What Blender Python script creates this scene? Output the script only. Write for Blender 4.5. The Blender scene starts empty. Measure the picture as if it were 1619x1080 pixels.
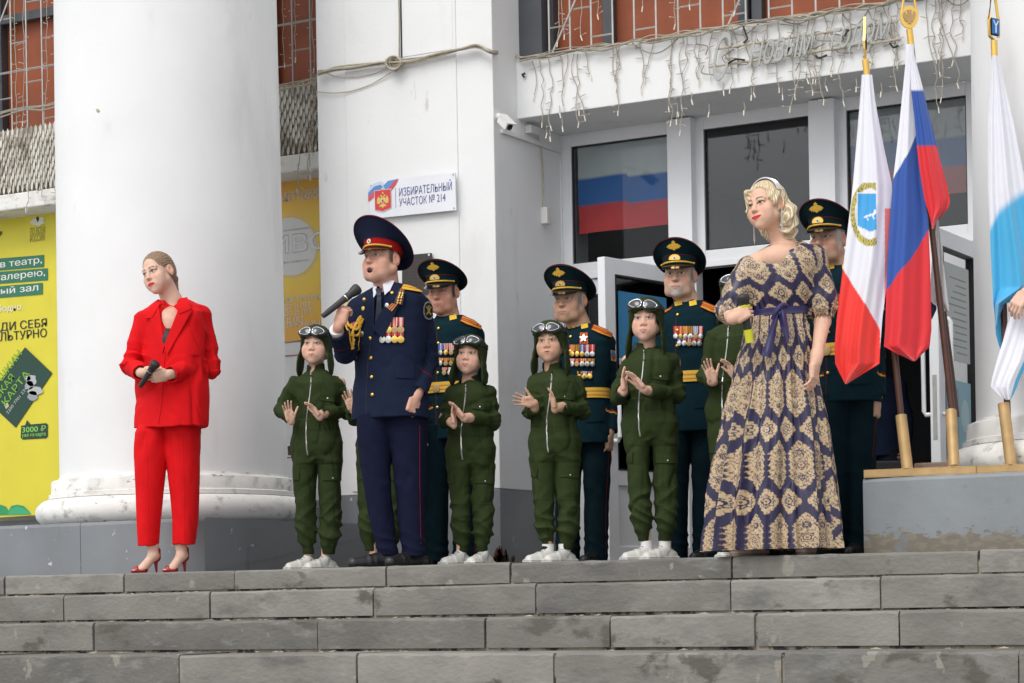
import bpy, bmesh, math, random
import numpy as np
from mathutils import Vector, Matrix
from mathutils.bvhtree import BVHTree
random.seed(7); np.random.seed(7)
C = bpy.context.scene.collection
sc = bpy.context.scene

# ---------------------------------------------------------------- camera
YAW = math.radians(28.6); ROLL = 0.018; FPX = 3400.0; CXP, CYP = 810.0, 950.0
CAMZ = -0.2
cam_d = bpy.data.cameras.new('camera'); cam = bpy.data.objects.new('camera', cam_d); C.objects.link(cam)
cam_d.sensor_width = 36; cam_d.lens = FPX / 1619 * 36
cam_d.shift_x = 0.0; cam_d.shift_y = (CYP - 540) / 1619
cam_d.clip_end = 500
cam.matrix_world = Matrix.Translation((0, 0, CAMZ)) @ Matrix.Rotation(YAW, 4, 'Z') @ Matrix.Rotation(math.pi/2, 4, 'X') @ Matrix.Rotation(-ROLL, 4, 'Z')
sc.camera = cam
cam_d.dof.use_dof = False
# ---------------------------------------------------------------- sky, sun, exposure
w = bpy.data.worlds.new('World'); sc.world = w; w.use_nodes = True
wn = w.node_tree; bg = wn.nodes['Background']
sky = wn.nodes.new('ShaderNodeTexSky'); sky.sky_type = 'NISHITA'; sky.sun_disc = False
SUN_EL, SUN_AZ = math.radians(48), math.radians(186)   # azimuth of the sun, clockwise from +Y
sky.sun_elevation = SUN_EL; sky.sun_rotation = SUN_AZ; sky.air_density = 1.0; sky.dust_density = 4.0; sky.altitude = 0
hs = wn.nodes.new('ShaderNodeHueSaturation'); hs.inputs['Saturation'].default_value = 0.22
wn.links.new(sky.outputs[0], hs.inputs['Color'])
# broken cloud cover
tc = wn.nodes.new('ShaderNodeTexCoord'); mp = wn.nodes.new('ShaderNodeMapping'); mp.inputs['Scale'].default_value = (1, 1, 3)
ns = wn.nodes.new('ShaderNodeTexNoise'); ns.inputs['Scale'].default_value = 2.2; ns.inputs['Detail'].default_value = 6
mr = wn.nodes.new('ShaderNodeMapRange'); mr.inputs['From Min'].default_value = .35; mr.inputs['From Max'].default_value = .68
mr.inputs['To Min'].default_value = .8; mr.inputs['To Max'].default_value = 1.35
mx = wn.nodes.new('ShaderNodeMixRGB'); mx.blend_type = 'MULTIPLY'; mx.inputs[0].default_value = 1
wn.links.new(tc.outputs['Generated'], mp.inputs[0]); wn.links.new(mp.outputs[0], ns.inputs['Vector']); wn.links.new(ns.outputs['Fac'], mr.inputs['Value'])
ov = wn.nodes.new('ShaderNodeMixRGB'); ov.inputs[0].default_value = .55; ov.inputs[2].default_value = (5.6, 5.75, 6.0, 1)   # cloud layer over the blue
wn.links.new(hs.outputs[0], ov.inputs[1]); wn.links.new(ov.outputs[0], mx.inputs[1]); wn.links.new(mr.outputs[0], mx.inputs[2]); wn.links.new(mx.outputs[0], bg.inputs['Color'])
bg.inputs['Strength'].default_value = 0.15
sun_d = bpy.data.lights.new('sun', 'SUN'); sun = bpy.data.objects.new('sun', sun_d); C.objects.link(sun)
sun_d.energy = 0.75; sun_d.angle = math.radians(28); sun_d.color = (1, .97, .92)
sd = Vector((math.sin(SUN_AZ)*math.cos(SUN_EL), math.cos(SUN_AZ)*math.cos(SUN_EL), math.sin(SUN_EL)))
sun.rotation_euler = sd.to_track_quat('Z', 'Y').to_euler()
sc.view_settings.view_transform = 'Standard'; sc.view_settings.look = 'None'; sc.view_settings.gamma = 1
sc.view_settings.exposure = 0.40
sc.cycles.max_bounces = 6; sc.cycles.transparent_max_bounces = 8

# ---------------------------------------------------------------- photo-ray helper (survey of the place from the photograph)
FW = np.array([-math.sin(YAW), math.cos(YAW), 0.0]); RT = np.array([math.cos(YAW), math.sin(YAW), 0.0]); UP = np.array([0, 0, 1.0])
CAM = np.array([0, 0, CAMZ])
def ray(px, py):
    u, v = px - CXP, CYP - py
    cr, sr = math.cos(ROLL), math.sin(ROLL)
    return FW*FPX + RT*(u*cr + v*sr) + UP*(-u*sr + v*cr)
def P(px, py, X=None, Y=None, Z=None, D=None):
    r = ray(px, py)
    if D is not None: t = D / FPX
    elif Y is not None: t = Y / r[1]
    elif X is not None: t = X / r[0]
    else: t = (Z - CAMZ) / r[2]
    return CAM + r*t
def depth(p): return float(np.dot(np.asarray(p) - CAM, FW))

# ---------------------------------------------------------------- object helpers
def tag(o, label=None, cat=None, group=None, kind=None):
    if label: o['label'] = label
    if cat: o['category'] = cat
    if group: o['group'] = group
    if kind: o['kind'] = kind
    return o
def empty(name, loc=(0, 0, 0), rotz=0, label=None, cat=None, group=None):
    o = bpy.data.objects.new(name, None); C.objects.link(o); o.location = loc; o.rotation_euler = (0, 0, rotz)
    o.empty_display_size = .1
    return tag(o, label, cat, group)
def add_mesh(name, verts, faces, m, parent=None, smooth=False, col=None, world=False):
    me = bpy.data.meshes.new(name)
    if isinstance(verts, np.ndarray) and isinstance(faces, np.ndarray):
        n, k = len(verts), faces.shape[1]
        me.vertices.add(n); me.vertices.foreach_set('co', verts.astype(np.float32).ravel())
        me.loops.add(faces.size); me.loops.foreach_set('vertex_index', faces.astype(np.int32).ravel())
        me.polygons.add(len(faces)); me.polygons.foreach_set('loop_start', np.arange(0, faces.size, k, dtype=np.int32))
        me.update(calc_edges=True)
    else:
        me.from_pydata([tuple(map(float, v)) for v in verts], [], [tuple(int(i) for i in f) for f in faces]); me.update()
    if smooth:
        me.polygons.foreach_set('use_smooth', [True]*len(me.polygons))
        if smooth != 'soft': me.set_sharp_from_angle(angle=math.radians(48))
    if col is not None:
        a = me.color_attributes.new('Col', 'FLOAT_COLOR', 'POINT')
        c = np.ones((len(me.vertices), 4), np.float32); c[:, :3] = col; a.data.foreach_set('color', c.ravel())
    for mm in (m if isinstance(m, (list, tuple)) else [m]): me.materials.append(mm)
    o = bpy.data.objects.new(name, me); C.objects.link(o)
    if parent is not None:
        o.parent = parent
        if world: o.matrix_parent_inverse = W(parent).inverted()
    return o
def W(o):
    m = Matrix.LocRotScale(o.location, o.rotation_euler, o.scale)
    return m if o.parent is None else W(o.parent) @ o.matrix_parent_inverse @ m
class MB:
    """collects shapes into one mesh"""
    def __init__(s): s.v = []; s.f = []; s.c = []
    def poly(s, pts, faces, col=None):
        n = len(s.v); s.v += [tuple(map(float, p)) for p in pts]; s.f += [tuple(i+n for i in f) for f in faces]
        s.c += [col if col is not None else (1, 1, 1)]*len(pts); return s
    def box(s, lo, hi, col=None):
        x0, y0, z0 = lo; x1, y1, z1 = hi
        p = [(x0,y0,z0),(x1,y0,z0),(x1,y1,z0),(x0,y1,z0),(x0,y0,z1),(x1,y0,z1),(x1,y1,z1),(x0,y1,z1)]
        return s.poly(p, [(0,3,2,1),(4,5,6,7),(0,1,5,4),(1,2,6,5),(2,3,7,6),(3,0,4,7)], col)
    def obox(s, c, ax, ay, az, col=None):
        """box from centre and three half-extent vectors"""
        c, ax, ay, az = map(np.asarray, (c, ax, ay, az))
        p = [c+sx*ax+sy*ay+sz*az for sz in (-1, 1) for sx, sy in ((-1,-1),(1,-1),(1,1),(-1,1))]
        return s.poly(p, [(0,3,2,1),(4,5,6,7),(0,1,5,4),(1,2,6,5),(2,3,7,6),(3,0,4,7)], col)
    def tube(s, pts, r, n=6, col=None, closed=False, r2=None):
        pts = [np.asarray(p, float) for p in pts]; m = len(pts)
        if m < 2: return s
        vs = []; up = np.array([0.13, 0.21, 0.97])
        for i, p in enumerate(pts):
            if closed: t = pts[(i+1) % m] - pts[i-1]
            else: t = pts[min(i+1, m-1)] - pts[max(i-1, 0)]
            t = t/(np.linalg.norm(t)+1e-9)
            a = np.cross(t, up)
            if np.linalg.norm(a) < 1e-3: a = np.cross(t, (1, 0, 0))
            a /= np.linalg.norm(a); b = np.cross(t, a)
            rr = (r[i] if hasattr(r, '__len__') else (r if r2 is None else r+(r2-r)*i/(m-1)))
            for k in range(n):
                th = 2*math.pi*k/n; vs.append(p + rr*(math.cos(th)*a + math.sin(th)*b))
        fs = []
        for i in range(m if closed else m-1):
            j = (i+1) % m
            for k in range(n): fs.append((i*n+k, j*n+k, j*n+(k+1) % n, i*n+(k+1) % n))
        if not closed: fs.append(tuple(range(n))); fs.append(tuple(reversed([(m-1)*n+k for k in range(n)])))
        return s.poly(vs, fs, col)
    def prism(s, outline, ext, col=None):
        """outline: planar 3-D loop; ext: extrusion vector"""
        o = [np.asarray(p, float) for p in outline]; n = len(o); e = np.asarray(ext, float)
        return s.poly(o + [p+e for p in o], [tuple(reversed(range(n))), tuple(range(n, 2*n))] + [(i, (i+1) % n, n+(i+1) % n, n+i) for i in range(n)], col)
    def disc(s, c, nrm, r, t, n=16, col=None, dome=0.0):
        c = np.asarray(c, float); nrm = np.asarray(nrm, float); nrm = nrm/np.linalg.norm(nrm)
        a = np.cross(nrm, (0.1, 0.2, 1)); a /= np.linalg.norm(a); b = np.cross(nrm, a)
        ring = lambda rr, h: [c + nrm*h + rr*(math.cos(2*math.pi*k/n)*a + math.sin(2*math.pi*k/n)*b) for k in range(n)]
        vs = ring(r, 0) + ring(r, t) + ring(r*.7, t+dome) + [c+nrm*(t+dome*1.4)]
        fs = [tuple(reversed(range(n)))]
        for L in (0, 1):
            for k in range(n): fs.append((L*n+k, L*n+(k+1) % n, (L+1)*n+(k+1) % n, (L+1)*n+k))
        for k in range(n): fs.append((2*n+k, 2*n+(k+1) % n, 3*n))
        return s.poly(vs, fs, col)
    def lathe(s, c, prof, n=24, col=None):
        c = np.asarray(c, float); vs = []
        for r, z in prof:
            for k in range(n): vs.append(c + (r*math.cos(2*math.pi*k/n), r*math.sin(2*math.pi*k/n), z))
        fs = [(i*n+k, i*n+(k+1) % n, (i+1)*n+(k+1) % n, (i+1)*n+k) for i in range(len(prof)-1) for k in range(n)]
        fs.append(tuple(reversed(range(n)))); fs.append(tuple((len(prof)-1)*n+k for k in range(n)))
        return s.poly(vs, fs, col)
    def sheet(s, grid, t=None, col=None, cols=None):
        """grid[i][j] of points -> quads; with t (vector fn or scalar along +-normal) gives thickness"""
        n, m = len(grid), len(grid[0]); vs = [np.asarray(p, float) for r in grid for p in r]
        base = len(s.v)
        fs = [(i*m+j, i*m+j+1, (i+1)*m+j+1, (i+1)*m+j) for i in range(n-1) for j in range(m-1)]
        if t is not None:
            g = np.array(vs).reshape(n, m, 3)
            du = np.gradient(g, axis=0); dv = np.gradient(g, axis=1)
            nr = np.cross(du, dv); nr /= np.linalg.norm(nr, axis=2, keepdims=True)+1e-9
            back = (g + nr*t).reshape(-1, 3)
            K = n*m; fs2 = [tuple(K+i for i in reversed(f)) for f in fs]
            rim = [j for j in range(m)] + [i*m+m-1 for i in range(1, n)] + [(n-1)*m+j for j in range(m-2, -1, -1)] + [i*m for i in range(n-2, 0, -1)]
            fs3 = [(rim[(k+1) % len(rim)], rim[k], K+rim[k], K+rim[(k+1) % len(rim)]) for k in range(len(rim))]
            fs += fs2 + fs3; vs += list(back)
            if cols is not None: cols = list(cols)+list(cols)
        s.v += [tuple(map(float, p)) for p in vs]; s.f += [tuple(i+base for i in f) for f in fs]
        s.c += (list(cols) if cols is not None else [col if col is not None else (1, 1, 1)]*len(vs))
        return s
    def build(s, name, m, parent=None, smooth=False, col=False, world=True, bevel=0):
        o = add_mesh(name, s.v, s.f, m, parent, smooth, np.array(s.c, np.float32) if col else None, world)
        if bevel:
            b = o.modifiers.new('bevel', 'BEVEL'); b.width = bevel; b.segments = 2; b.limit_method = 'ANGLE'
        return o

def smooth_path(pts, k=6):
    """Catmull-Rom"""
    pts = [np.asarray(p, float) for p in pts]; out = []
    q = [2*pts[0]-pts[1]] + pts + [2*pts[-1]-pts[-2]]
    for i in range(1, len(q)-2):
        for j in range(k):
            t = j/k; a, b, c, d = q[i-1], q[i], q[i+1], q[i+2]
            out.append(.5*((2*b)+(c-a)*t+(2*a-5*b+4*c-d)*t*t+(3*b-a-3*c+d)*t**3))
    out.append(pts[-1]); return out

# ---------------------------------------------------------------- materials
MATS = {}
def mat(name, col=(.5, .5, .5), rough=.6, metal=0.0, vcol=False, var=.0, vscale=6.0, bump=0.0, bscale=60.0, spec=.5, sheen=0.0, trans=0.0, sss=0.0, coat=0.0, island=0.0, detail=5, stretch=None, weave=0.0):
    m = bpy.data.materials.new(name); m.use_nodes = True; nt = m.node_tree; b = nt.nodes['Principled BSDF']
    b.inputs['Roughness'].default_value = rough; b.inputs['Metallic'].default_value = metal
    b.inputs['Specular IOR Level'].default_value = spec
    if sheen: b.inputs['Sheen Weight'].default_value = sheen; b.inputs['Sheen Roughness'].default_value = .5
    if trans: b.inputs['Transmission Weight'].default_value = trans
    if coat: b.inputs['Coat Weight'].default_value = coat; b.inputs['Coat Roughness'].default_value = .08
    if sss: b.inputs['Subsurface Weight'].default_value = sss; b.inputs['Subsurface Radius'].default_value = (.6, .25, .15); b.inputs['Subsurface Scale'].default_value = .008
    tcn = nt.nodes.new('ShaderNodeTexCoord'); vec = tcn.outputs['Object']
    if stretch:
        mpn = nt.nodes.new('ShaderNodeMapping'); mpn.inputs['Scale'].default_value = stretch; nt.links.new(vec, mpn.inputs[0]); vec = mpn.outputs[0]
    if vcol:
        at = nt.nodes.new('ShaderNodeAttribute'); at.attribute_name = 'Col'; src = at.outputs['Color']
    else:
        rgb = nt.nodes.new('ShaderNodeRGB'); rgb.outputs[0].default_value = (*col, 1); src = rgb.outputs[0]
    if var:
        n = nt.nodes.new('ShaderNodeTexNoise'); n.inputs['Scale'].default_value = vscale; n.inputs['Detail'].default_value = detail; nt.links.new(vec, n.inputs['Vector'])
        r = nt.nodes.new('ShaderNodeMapRange'); r.inputs['From Min'].default_value = .25; r.inputs['From Max'].default_value = .75
        r.inputs['To Min'].default_value = 1-var; r.inputs['To Max'].default_value = 1+var; nt.links.new(n.outputs['Fac'], r.inputs['Value'])
        x = nt.nodes.new('ShaderNodeMixRGB'); x.blend_type = 'MULTIPLY'; x.inputs[0].default_value = 1
        nt.links.new(src, x.inputs[1]); nt.links.new(r.outputs[0], x.inputs[2]); src = x.outputs[0]
    if island:
        g = nt.nodes.new('ShaderNodeNewGeometry'); r = nt.nodes.new('ShaderNodeMapRange'); r.inputs['To Min'].default_value = 1-island; r.inputs['To Max'].default_value = 1+island
        nt.links.new(g.outputs['Random Per Island'], r.inputs['Value'])
        x = nt.nodes.new('ShaderNodeMixRGB'); x.blend_type = 'MULTIPLY'; x.inputs[0].default_value = 1
        nt.links.new(src, x.inputs[1]); nt.links.new(r.outputs[0], x.inputs[2]); src = x.outputs[0]
    nt.links.new(src, b.inputs['Base Color'])
    if bump or weave:
        n = nt.nodes.new('ShaderNodeTexNoise'); n.inputs['Scale'].default_value = bscale; n.inputs['Detail'].default_value = 6; nt.links.new(vec, n.inputs['Vector'])
        bp = nt.nodes.new('ShaderNodeBump'); bp.inputs['Strength'].default_value = bump or weave; bp.inputs['Distance'].default_value = .01
        nt.links.new(n.outputs['Fac'], bp.inputs['Height']); nt.links.new(bp.outputs[0], b.inputs['Normal'])
    m.diffuse_color = (*col, 1); MATS[name] = m; return m
def patches(m, col, scale, lo, hi, stretch=(1, 1, 1), zr=None, detail=8, rough=None, axis=2):
    """adds worn patches of another colour, optionally growing only inside a height band (z0 full .. z1 none)"""
    nt = m.node_tree; b = nt.nodes['Principled BSDF']; src = b.inputs['Base Color'].links[0].from_socket
    t = nt.nodes.new('ShaderNodeTexCoord'); mpn = nt.nodes.new('ShaderNodeMapping'); mpn.inputs['Scale'].default_value = stretch
    mpn.inputs['Location'].default_value = (scale*1.3, scale*.7, scale*.2)
    nt.links.new(t.outputs['Object'], mpn.inputs[0])
    n = nt.nodes.new('ShaderNodeTexNoise'); n.inputs['Scale'].default_value = scale; n.inputs['Detail'].default_value = detail; n.inputs['Roughness'].default_value = .62
    nt.links.new(mpn.outputs[0], n.inputs['Vector']); f = n.outputs['Fac']
    if zr:
        s = nt.nodes.new('ShaderNodeSeparateXYZ'); nt.links.new(t.outputs['Object'], s.inputs[0])
        r0 = nt.nodes.new('ShaderNodeMapRange'); r0.inputs['From Min'].default_value = zr[0]; r0.inputs['From Max'].default_value = zr[1]
        r0.inputs['To Min'].default_value = .25; r0.inputs['To Max'].default_value = -.15; nt.links.new(s.outputs[axis], r0.inputs['Value'])
        a = nt.nodes.new('ShaderNodeMath'); a.operation = 'ADD'; nt.links.new(f, a.inputs[0]); nt.links.new(r0.outputs[0], a.inputs[1]); f = a.outputs[0]
    r = nt.nodes.new('ShaderNodeMapRange'); r.inputs['From Min'].default_value = lo; r.inputs['From Max'].default_value = hi; nt.links.new(f, r.inputs['Value'])
    x = nt.nodes.new('ShaderNodeMixRGB'); nt.links.new(r.outputs[0], x.inputs[0]); nt.links.new(src, x.inputs[1]); x.inputs[2].default_value = (*col, 1)
    nt.links.new(x.outputs[0], b.inputs['Base Color']); return m

mat('plaster', (.77, .775, .775), .85, var=.045, vscale=1.6, bump=.12, bscale=30)
patches(MATS['plaster'], (.69, .685, .67), 2.2, .56, .72, (1, 1, .3))
patches(MATS['plaster'], (.60, .58, .54), 7, .67, .75, (1, 1, .35))
patches(MATS['plaster'], (.38, .36, .33), 45, .76, .80)
mat('plaster_bare', (.74, .73, .70), .9, var=.05, vscale=4, bump=.3, bscale=22)
patches(MATS['plaster_bare'], (.52, .50, .46), 4, .55, .72, (1, 1, 2.5))
patches(MATS['plaster_bare'], (.40, .38, .34), 11, .57, .70, (1, 1, 1.5))
patches(MATS['plaster_bare'], (.22, .21, .19), 9, .66, .70, (1, 1, 3))
mat('grey_paint', (.195, .21, .225), .5, var=.12, vscale=2.5, bump=.12, bscale=18)
patches(MATS['grey_paint'], (.55, .56, .57), 14, .66, .69, (1, 1, 1))
patches(MATS['grey_paint'], (.13, .14, .15), 3, .60, .68, (1, 1, .4))
mat('grey_paint_peeling', (.215, .235, .25), .55, var=.12, vscale=3, bump=.3, bscale=14)
patches(MATS['grey_paint_peeling'], (.20, .175, .135), 9, .60, .64, (1, 1, 1.6), zr=(.04, .21))
patches(MATS['grey_paint_peeling'], (.16, .14, .11), 16, .66, .72, (1, 1, 2), zr=(.03, .24))
patches(MATS['grey_paint_peeling'], (.17, .18, .19), 4, .60, .66, (1, 1, 1))
mat('stone', (.19, .181, .162), .8, var=.2, vscale=3.5, bump=.5, bscale=30, island=.3, stretch=(1, 1, 1.6))
patches(MATS['stone'], (.095, .095, .092), 2.2, .54, .72, (1, 1, 2.2))
patches(MATS['stone'], (.21, .205, .19), 3.1, .56, .70, (1.5, 1, 4))
patches(MATS['stone'], (.36, .34, .29), 5, .68, .76, (1, 1, 1))
patches(MATS['stone'], (.10, .092, .078), 1.7, .60, .64, (1, 1, 1.5))
patches(MATS['stone'], (.26, .245, .21), 4.5, .63, .66, (1.6, 1, 1))
patches(MATS['stone'], (.05, .048, .045), 60, .70, .75)
patches(MATS['stone'], (.23, .225, .21), 22, .66, .74, (.4, 1, 2.5))
mat('mortar', (.34, .30, .23), .95, var=.3, vscale=14, bump=.5, bscale=40)
patches(MATS['mortar'], (.05, .045, .04), 8, .5, .56)
mat('pale_ground', (.46, .45, .43), .9, var=.1, bump=.2)  # ground out of view, made pale to bounce light into the entrance
mat('white_upvc', (.80, .81, .83), .35, var=.03, vscale=5, bump=.01)
patches(MATS['white_upvc'], (.45, .45, .43), 12, .68, .78, (1, 1, .2))
mat('gasket', (.02, .02, .022), .6)
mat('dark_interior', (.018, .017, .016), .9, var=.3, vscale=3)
mat('interior_wood', (.10, .035, .012), .5, var=.25, vscale=4)
mat('bronze_frame', (.06, .065, .075), .55, var=.1)
mat('orange_board', (.27, .065, .020), .6, var=.22, vscale=2.6, bump=.06, bscale=12, stretch=(1, 1, 1.5))
mat('steel_bar', (.42, .42, .40), .5, .2, var=.15, vscale=20)
mat('mesh_metal', (.66, .63, .56), .6, 0, var=.2, vscale=7, bump=.1)
patches(MATS['mesh_metal'], (.27, .235, .18), 6, .5, .62)
mat('cable', (.44, .39, .30), .7, var=.2, vscale=30)
mat('cable_old', (.30, .275, .22), .75, var=.25, vscale=30)
mat('cable_black', (.015, .015, .015), .5)
mat('bulb', (.80, .76, .66), .3)
mat('plastic_white', (.72, .72, .70), .4, var=.06)
mat('tube_clear', (.55, .56, .54), .25, var=.1, trans=.35)
mat('vc_matte', vcol=True, rough=.75, var=.03, vscale=9)
mat('vc_banner', vcol=True, rough=.5, var=.05, vscale=5, bump=.08, bscale=5)
mat('vc_cloth', vcol=True, rough=.85, var=.10, vscale=9, bump=.3, bscale=380, spec=.2)
mat('vc_wool', vcol=True, rough=.9, var=.12, vscale=12, bump=.3, bscale=420, spec=.1)
mat('vc_satin', vcol=True, rough=.38, var=.04, vscale=12, bump=.05, bscale=60)
mat('vc_flag', vcol=True, rough=.55, var=.03, vscale=6, bump=.06, bscale=90, sheen=.3)
mat('vc_skin', vcol=True, rough=.55, var=.07, vscale=38, bump=.10, bscale=190, sss=.12, spec=.4)
mat('vc_hair', vcol=True, rough=.5, var=.34, vscale=150, bump=.5, bscale=190, stretch=(1, 1, .12))
mat('vc_shoe', vcol=True, rough=.4, var=.04, vscale=20, bump=.05, bscale=90)
mat('vc_metal', vcol=True, rough=.32, metal=.75, var=.08, vscale=90)
mat('gold', (.78, .50, .13), .28, 1.0, var=.06, vscale=60)
mat('gold_paint', (.46, .30, .13), .5, .25, var=.2, vscale=12, bump=.06, bscale=30)
mat('gold_thread', (.72, .42, .05), .55, .15, var=.12, vscale=90)
mat('chrome', (.75, .76, .78), .16, 1.0)
mat('silver', (.62, .62, .60), .3, .9)
mat('black_patent', (.012, .012, .014), .12, coat=.6)
mat('black_rubber', (.022, .022, .024), .5, bump=.1, bscale=200)
mat('lens_glass', (.035, .04, .048), .06, 0, spec=.7)
mat('brown_pole', (.085, .032, .022), .35, var=.2, vscale=8)
mat('brick', (.24, .17, .125), .9, var=.25, vscale=20, bump=.5, bscale=40)
mat('wood_dark', (.12, .06, .03), .5, var=.2)
mat('rust', (.13, .045, .03), .9, var=.3, vscale=20)
mat('soil', (.10, .085, .065), .95, var=.3, bump=.4)
def glass(name, tint=(.03, .033, .035), rough=.04, fac=1):
    m = bpy.data.materials.new(name); m.use_nodes = True; nt = m.node_tree; nt.nodes.remove(nt.nodes['Principled BSDF'])
    out = nt.nodes['Material Output']; tr = nt.nodes.new('ShaderNodeBsdfTransparent'); gl = nt.nodes.new('ShaderNodeBsdfGlossy'); mxs = nt.nodes.new('ShaderNodeMixShader'); fr = nt.nodes.new('ShaderNodeFresnel')
    fr.inputs[0].default_value = 1.5*fac; gl.inputs['Roughness'].default_value = rough; tr.inputs[0].default_value = (.82, .85, .86, 1)
    ad = nt.nodes.new('ShaderNodeMath'); ad.operation = 'ADD'; ad.inputs[1].default_value = .015
    nt.links.new(fr.outputs[0], ad.inputs[0]); nt.links.new(ad.outputs[0], mxs.inputs[0]); nt.links.new(tr.outputs[0], mxs.inputs[1]); nt.links.new(gl.outputs[0], mxs.inputs[2]); nt.links.new(mxs.outputs[0], out.inputs['Surface'])
    MATS[name] = m; return m
glass('glass'); glass('clear_glass', fac=.78)
def M(n): return MATS[n]

# ---------------------------------------------------------------- lettering
_dep = None
def text_geo(txt, bold=False, spacing=1.0, shear=0.0):
    cu = bpy.data.curves.new('lettering', 'FONT'); cu.body = txt; cu.size = 1; cu.align_x = 'LEFT'; cu.space_character = spacing; cu.shear = shear
    cu.offset = 0.0; cu.resolution_u = 3; cu.fill_mode = 'FRONT' if hasattr(cu, 'fill_mode') else cu.fill_mode
    ob = bpy.data.objects.new('lettering', cu); C.objects.link(ob)
    dg = bpy.context.evaluated_depsgraph_get(); dg.update()
    me = bpy.data.meshes.new_from_object(ob.evaluated_get(dg))
    v = np.array([x.co[:] for x in me.vertices]).reshape(-1, 3); f = [tuple(p.vertices) for p in me.polygons]
    bpy.data.objects.remove(ob); bpy.data.curves.remove(cu); bpy.data.meshes.remove(me)
    return v, f
def text_on(mb, txt, o, ex, ez, nrm, height, width=None, col=(0, 0, 0), bold=False, lift=.003, spacing=1.0, shear=0.0, thick=0):
    """letters from lower-left point o along unit ex, up unit ez; height = capital height; width = fitted width"""
    v, f = text_geo(txt, bold, spacing, shear)
    if len(v) == 0: return
    v[:, 0] -= v[:, 0].min(); capH = .70
    sy = height/capH; sx = sy if width is None else width/max(v[:, 0].max(), 1e-6)
    o, ex, ez, nrm = map(lambda a: np.asarray(a, float), (o, ex, ez, nrm))
    for dx_, l_ in (((-.010, 0), (.010, .0004)) if bold else ((0, 0),)):
        mb.poly([o + ex*(p[0]+dx_)*sx + ez*p[1]*sy + nrm*(lift+l_) for p in v], f, col)
# ================================================================ GROUND, STEPS, LANDING
YP, YB, YF = 12.2, 12.53, 13.15          # planes: pier front, beam front, door frames
YE = 9.92; TREAD = .42
XL, XR = -16.0, 3.0
tag(MB().box((-60, -60, -2.3), (60, 3, -2.0)).build('ground', M('pale_ground')), kind='structure')
zs_ = [0.0, -.12, -.278, -.44, -.60, -.76, -.92, -1.08, -1.24, -1.40, -1.56, -1.72, -1.88]
seams = {0: [7, 195, 370, 611, 807, 1157, 1548], 1: [100, 332, 590, 847, 1155, 1392], 2: [147, 502, 767, 965, 1195, 1422], 3: [282, 563, 875, 1237, 1611], 4: [120, 480, 800, 1100, 1400]}
rows_y = [905, 935, 985, 1040, 1075]
steps = empty('stone_steps', (0, 0, 0)); tag(steps, kind='structure')
rs = random.Random(3)
def block(mb, x0, x1, yf, yb, z0, z1):
    """stone block with a slightly chipped, rounded front edge"""
    n = max(6, int((x1-x0)/.045)); g = []
    ph = rs.uniform(0, 9); dz = rs.uniform(-.003, .003); dy = rs.uniform(-.006, .006); slope = rs.uniform(-.002, .002)
    for i in range(n+1):
        t = i/n; x = x0+(x1-x0)*t; chip = 0
        e = min(t, 1-t)*(x1-x0)
        if e < .03: chip = (.03-e)*.45*rs.uniform(.5, 1.3)
        j = .0018*math.sin(x*9+ph)+.0016*math.sin(x*31+ph*2)+rs.uniform(-.0012, .0012) + (rs.uniform(.003, .013) if rs.random() < .09 else 0)
        zt = z1+dz+slope*(t-.5)*4; k = .008+chip*.6+abs(j)*1.5
        g.append([(x, yb, zt), (x, yf+k+dy, zt+j*.3), (x, yf+k*.35+dy+chip*.2, zt-k*.35), (x, yf+dy+chip*.25+j*.3, zt-k), (x, yf+dy+chip*.25+.002*math.sin(x*5+ph), z0)])
    b = len(mb.v); mb.sheet(g)
    m = len(g[0])
    mb.f.append(tuple(b+k for k in range(m))); mb.f.append(tuple(b+n*m+k for k in reversed(range(m))))
for k, zt in enumerate(zs_):
    yf = YE-TREAD*k; hb = (zs_[k]-zs_[k+1]) if k+1 < len(zs_) else .12
    if k in seams: xs = [XL, XL+1.1, XL+2.6] + [float(P(px, rows_y[k], Y=yf)[0]) for px in seams[k]]
    else: xs = [XL+.3*(k % 3)]
    while xs[-1] < XR: xs.append(xs[-1]+rs.uniform(.85, 1.35))
    xs = sorted(xs); xs2 = [xs[0]]
    for x in xs[1:]:
        while x-xs2[-1] > 1.6: xs2.append(xs2[-1]+1.1)
        xs2.append(x)
    mb = MB()
    gap = .010
    for a, b in zip(xs2, xs2[1:]): block(mb, a+gap*rs.uniform(.3, .8), b-gap*rs.uniform(.3, .8), yf, yf+TREAD+.03 if k else yf+.55, zt-hb+.014, zt)
    mb.build('stone_step', M('stone'), steps)
    MB().box((XL, yf+.02, zt-.35), (XR, yf+TREAD+.2, zt-.012)).build('mortar_bed', M('mortar'), steps)
    # sand and crumbs collected at the foot of the riser
    if 1 <= k <= 4:
        s = MB()
        for _ in range(70):
            x = rs.uniform(-9.5, -1.5); r = rs.uniform(.003, .012); y = yf+TREAD-rs.uniform(0, .05)
            s.poly([(x-r*3, y-r, zt), (x+r*3, y-r, zt), (x+r*2, y+r, zt), (x-r*2, y+r, zt), (x, y, zt+r*.7)], [(0, 1, 4), (1, 2, 4), (2, 3, 4), (3, 0, 4)])
        s.build('grit', M('mortar'), steps)
tag(MB().box((XL, YE+.56, -.3), (XR, YF+.2, -.001)).build('landing', M('stone')), kind='structure')

# ================================================================ BUILDING
bld = empty('building', (-6.8, YP, 0), 0, 'white plastered public building entrance with round columns, dark orange window boards and white double doors', 'building')
def wall_box(name, lo, hi, m='plaster', parent=bld, bevel=.006): return MB().box(lo, hi).build(name, M(m), parent, bevel=bevel)
XPl = float(P(508, 500, Y=YP)[0]); XPr = float(P(786, 480, Y=YP)[0])
TOP = 6.4
DADO = .53
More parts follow.
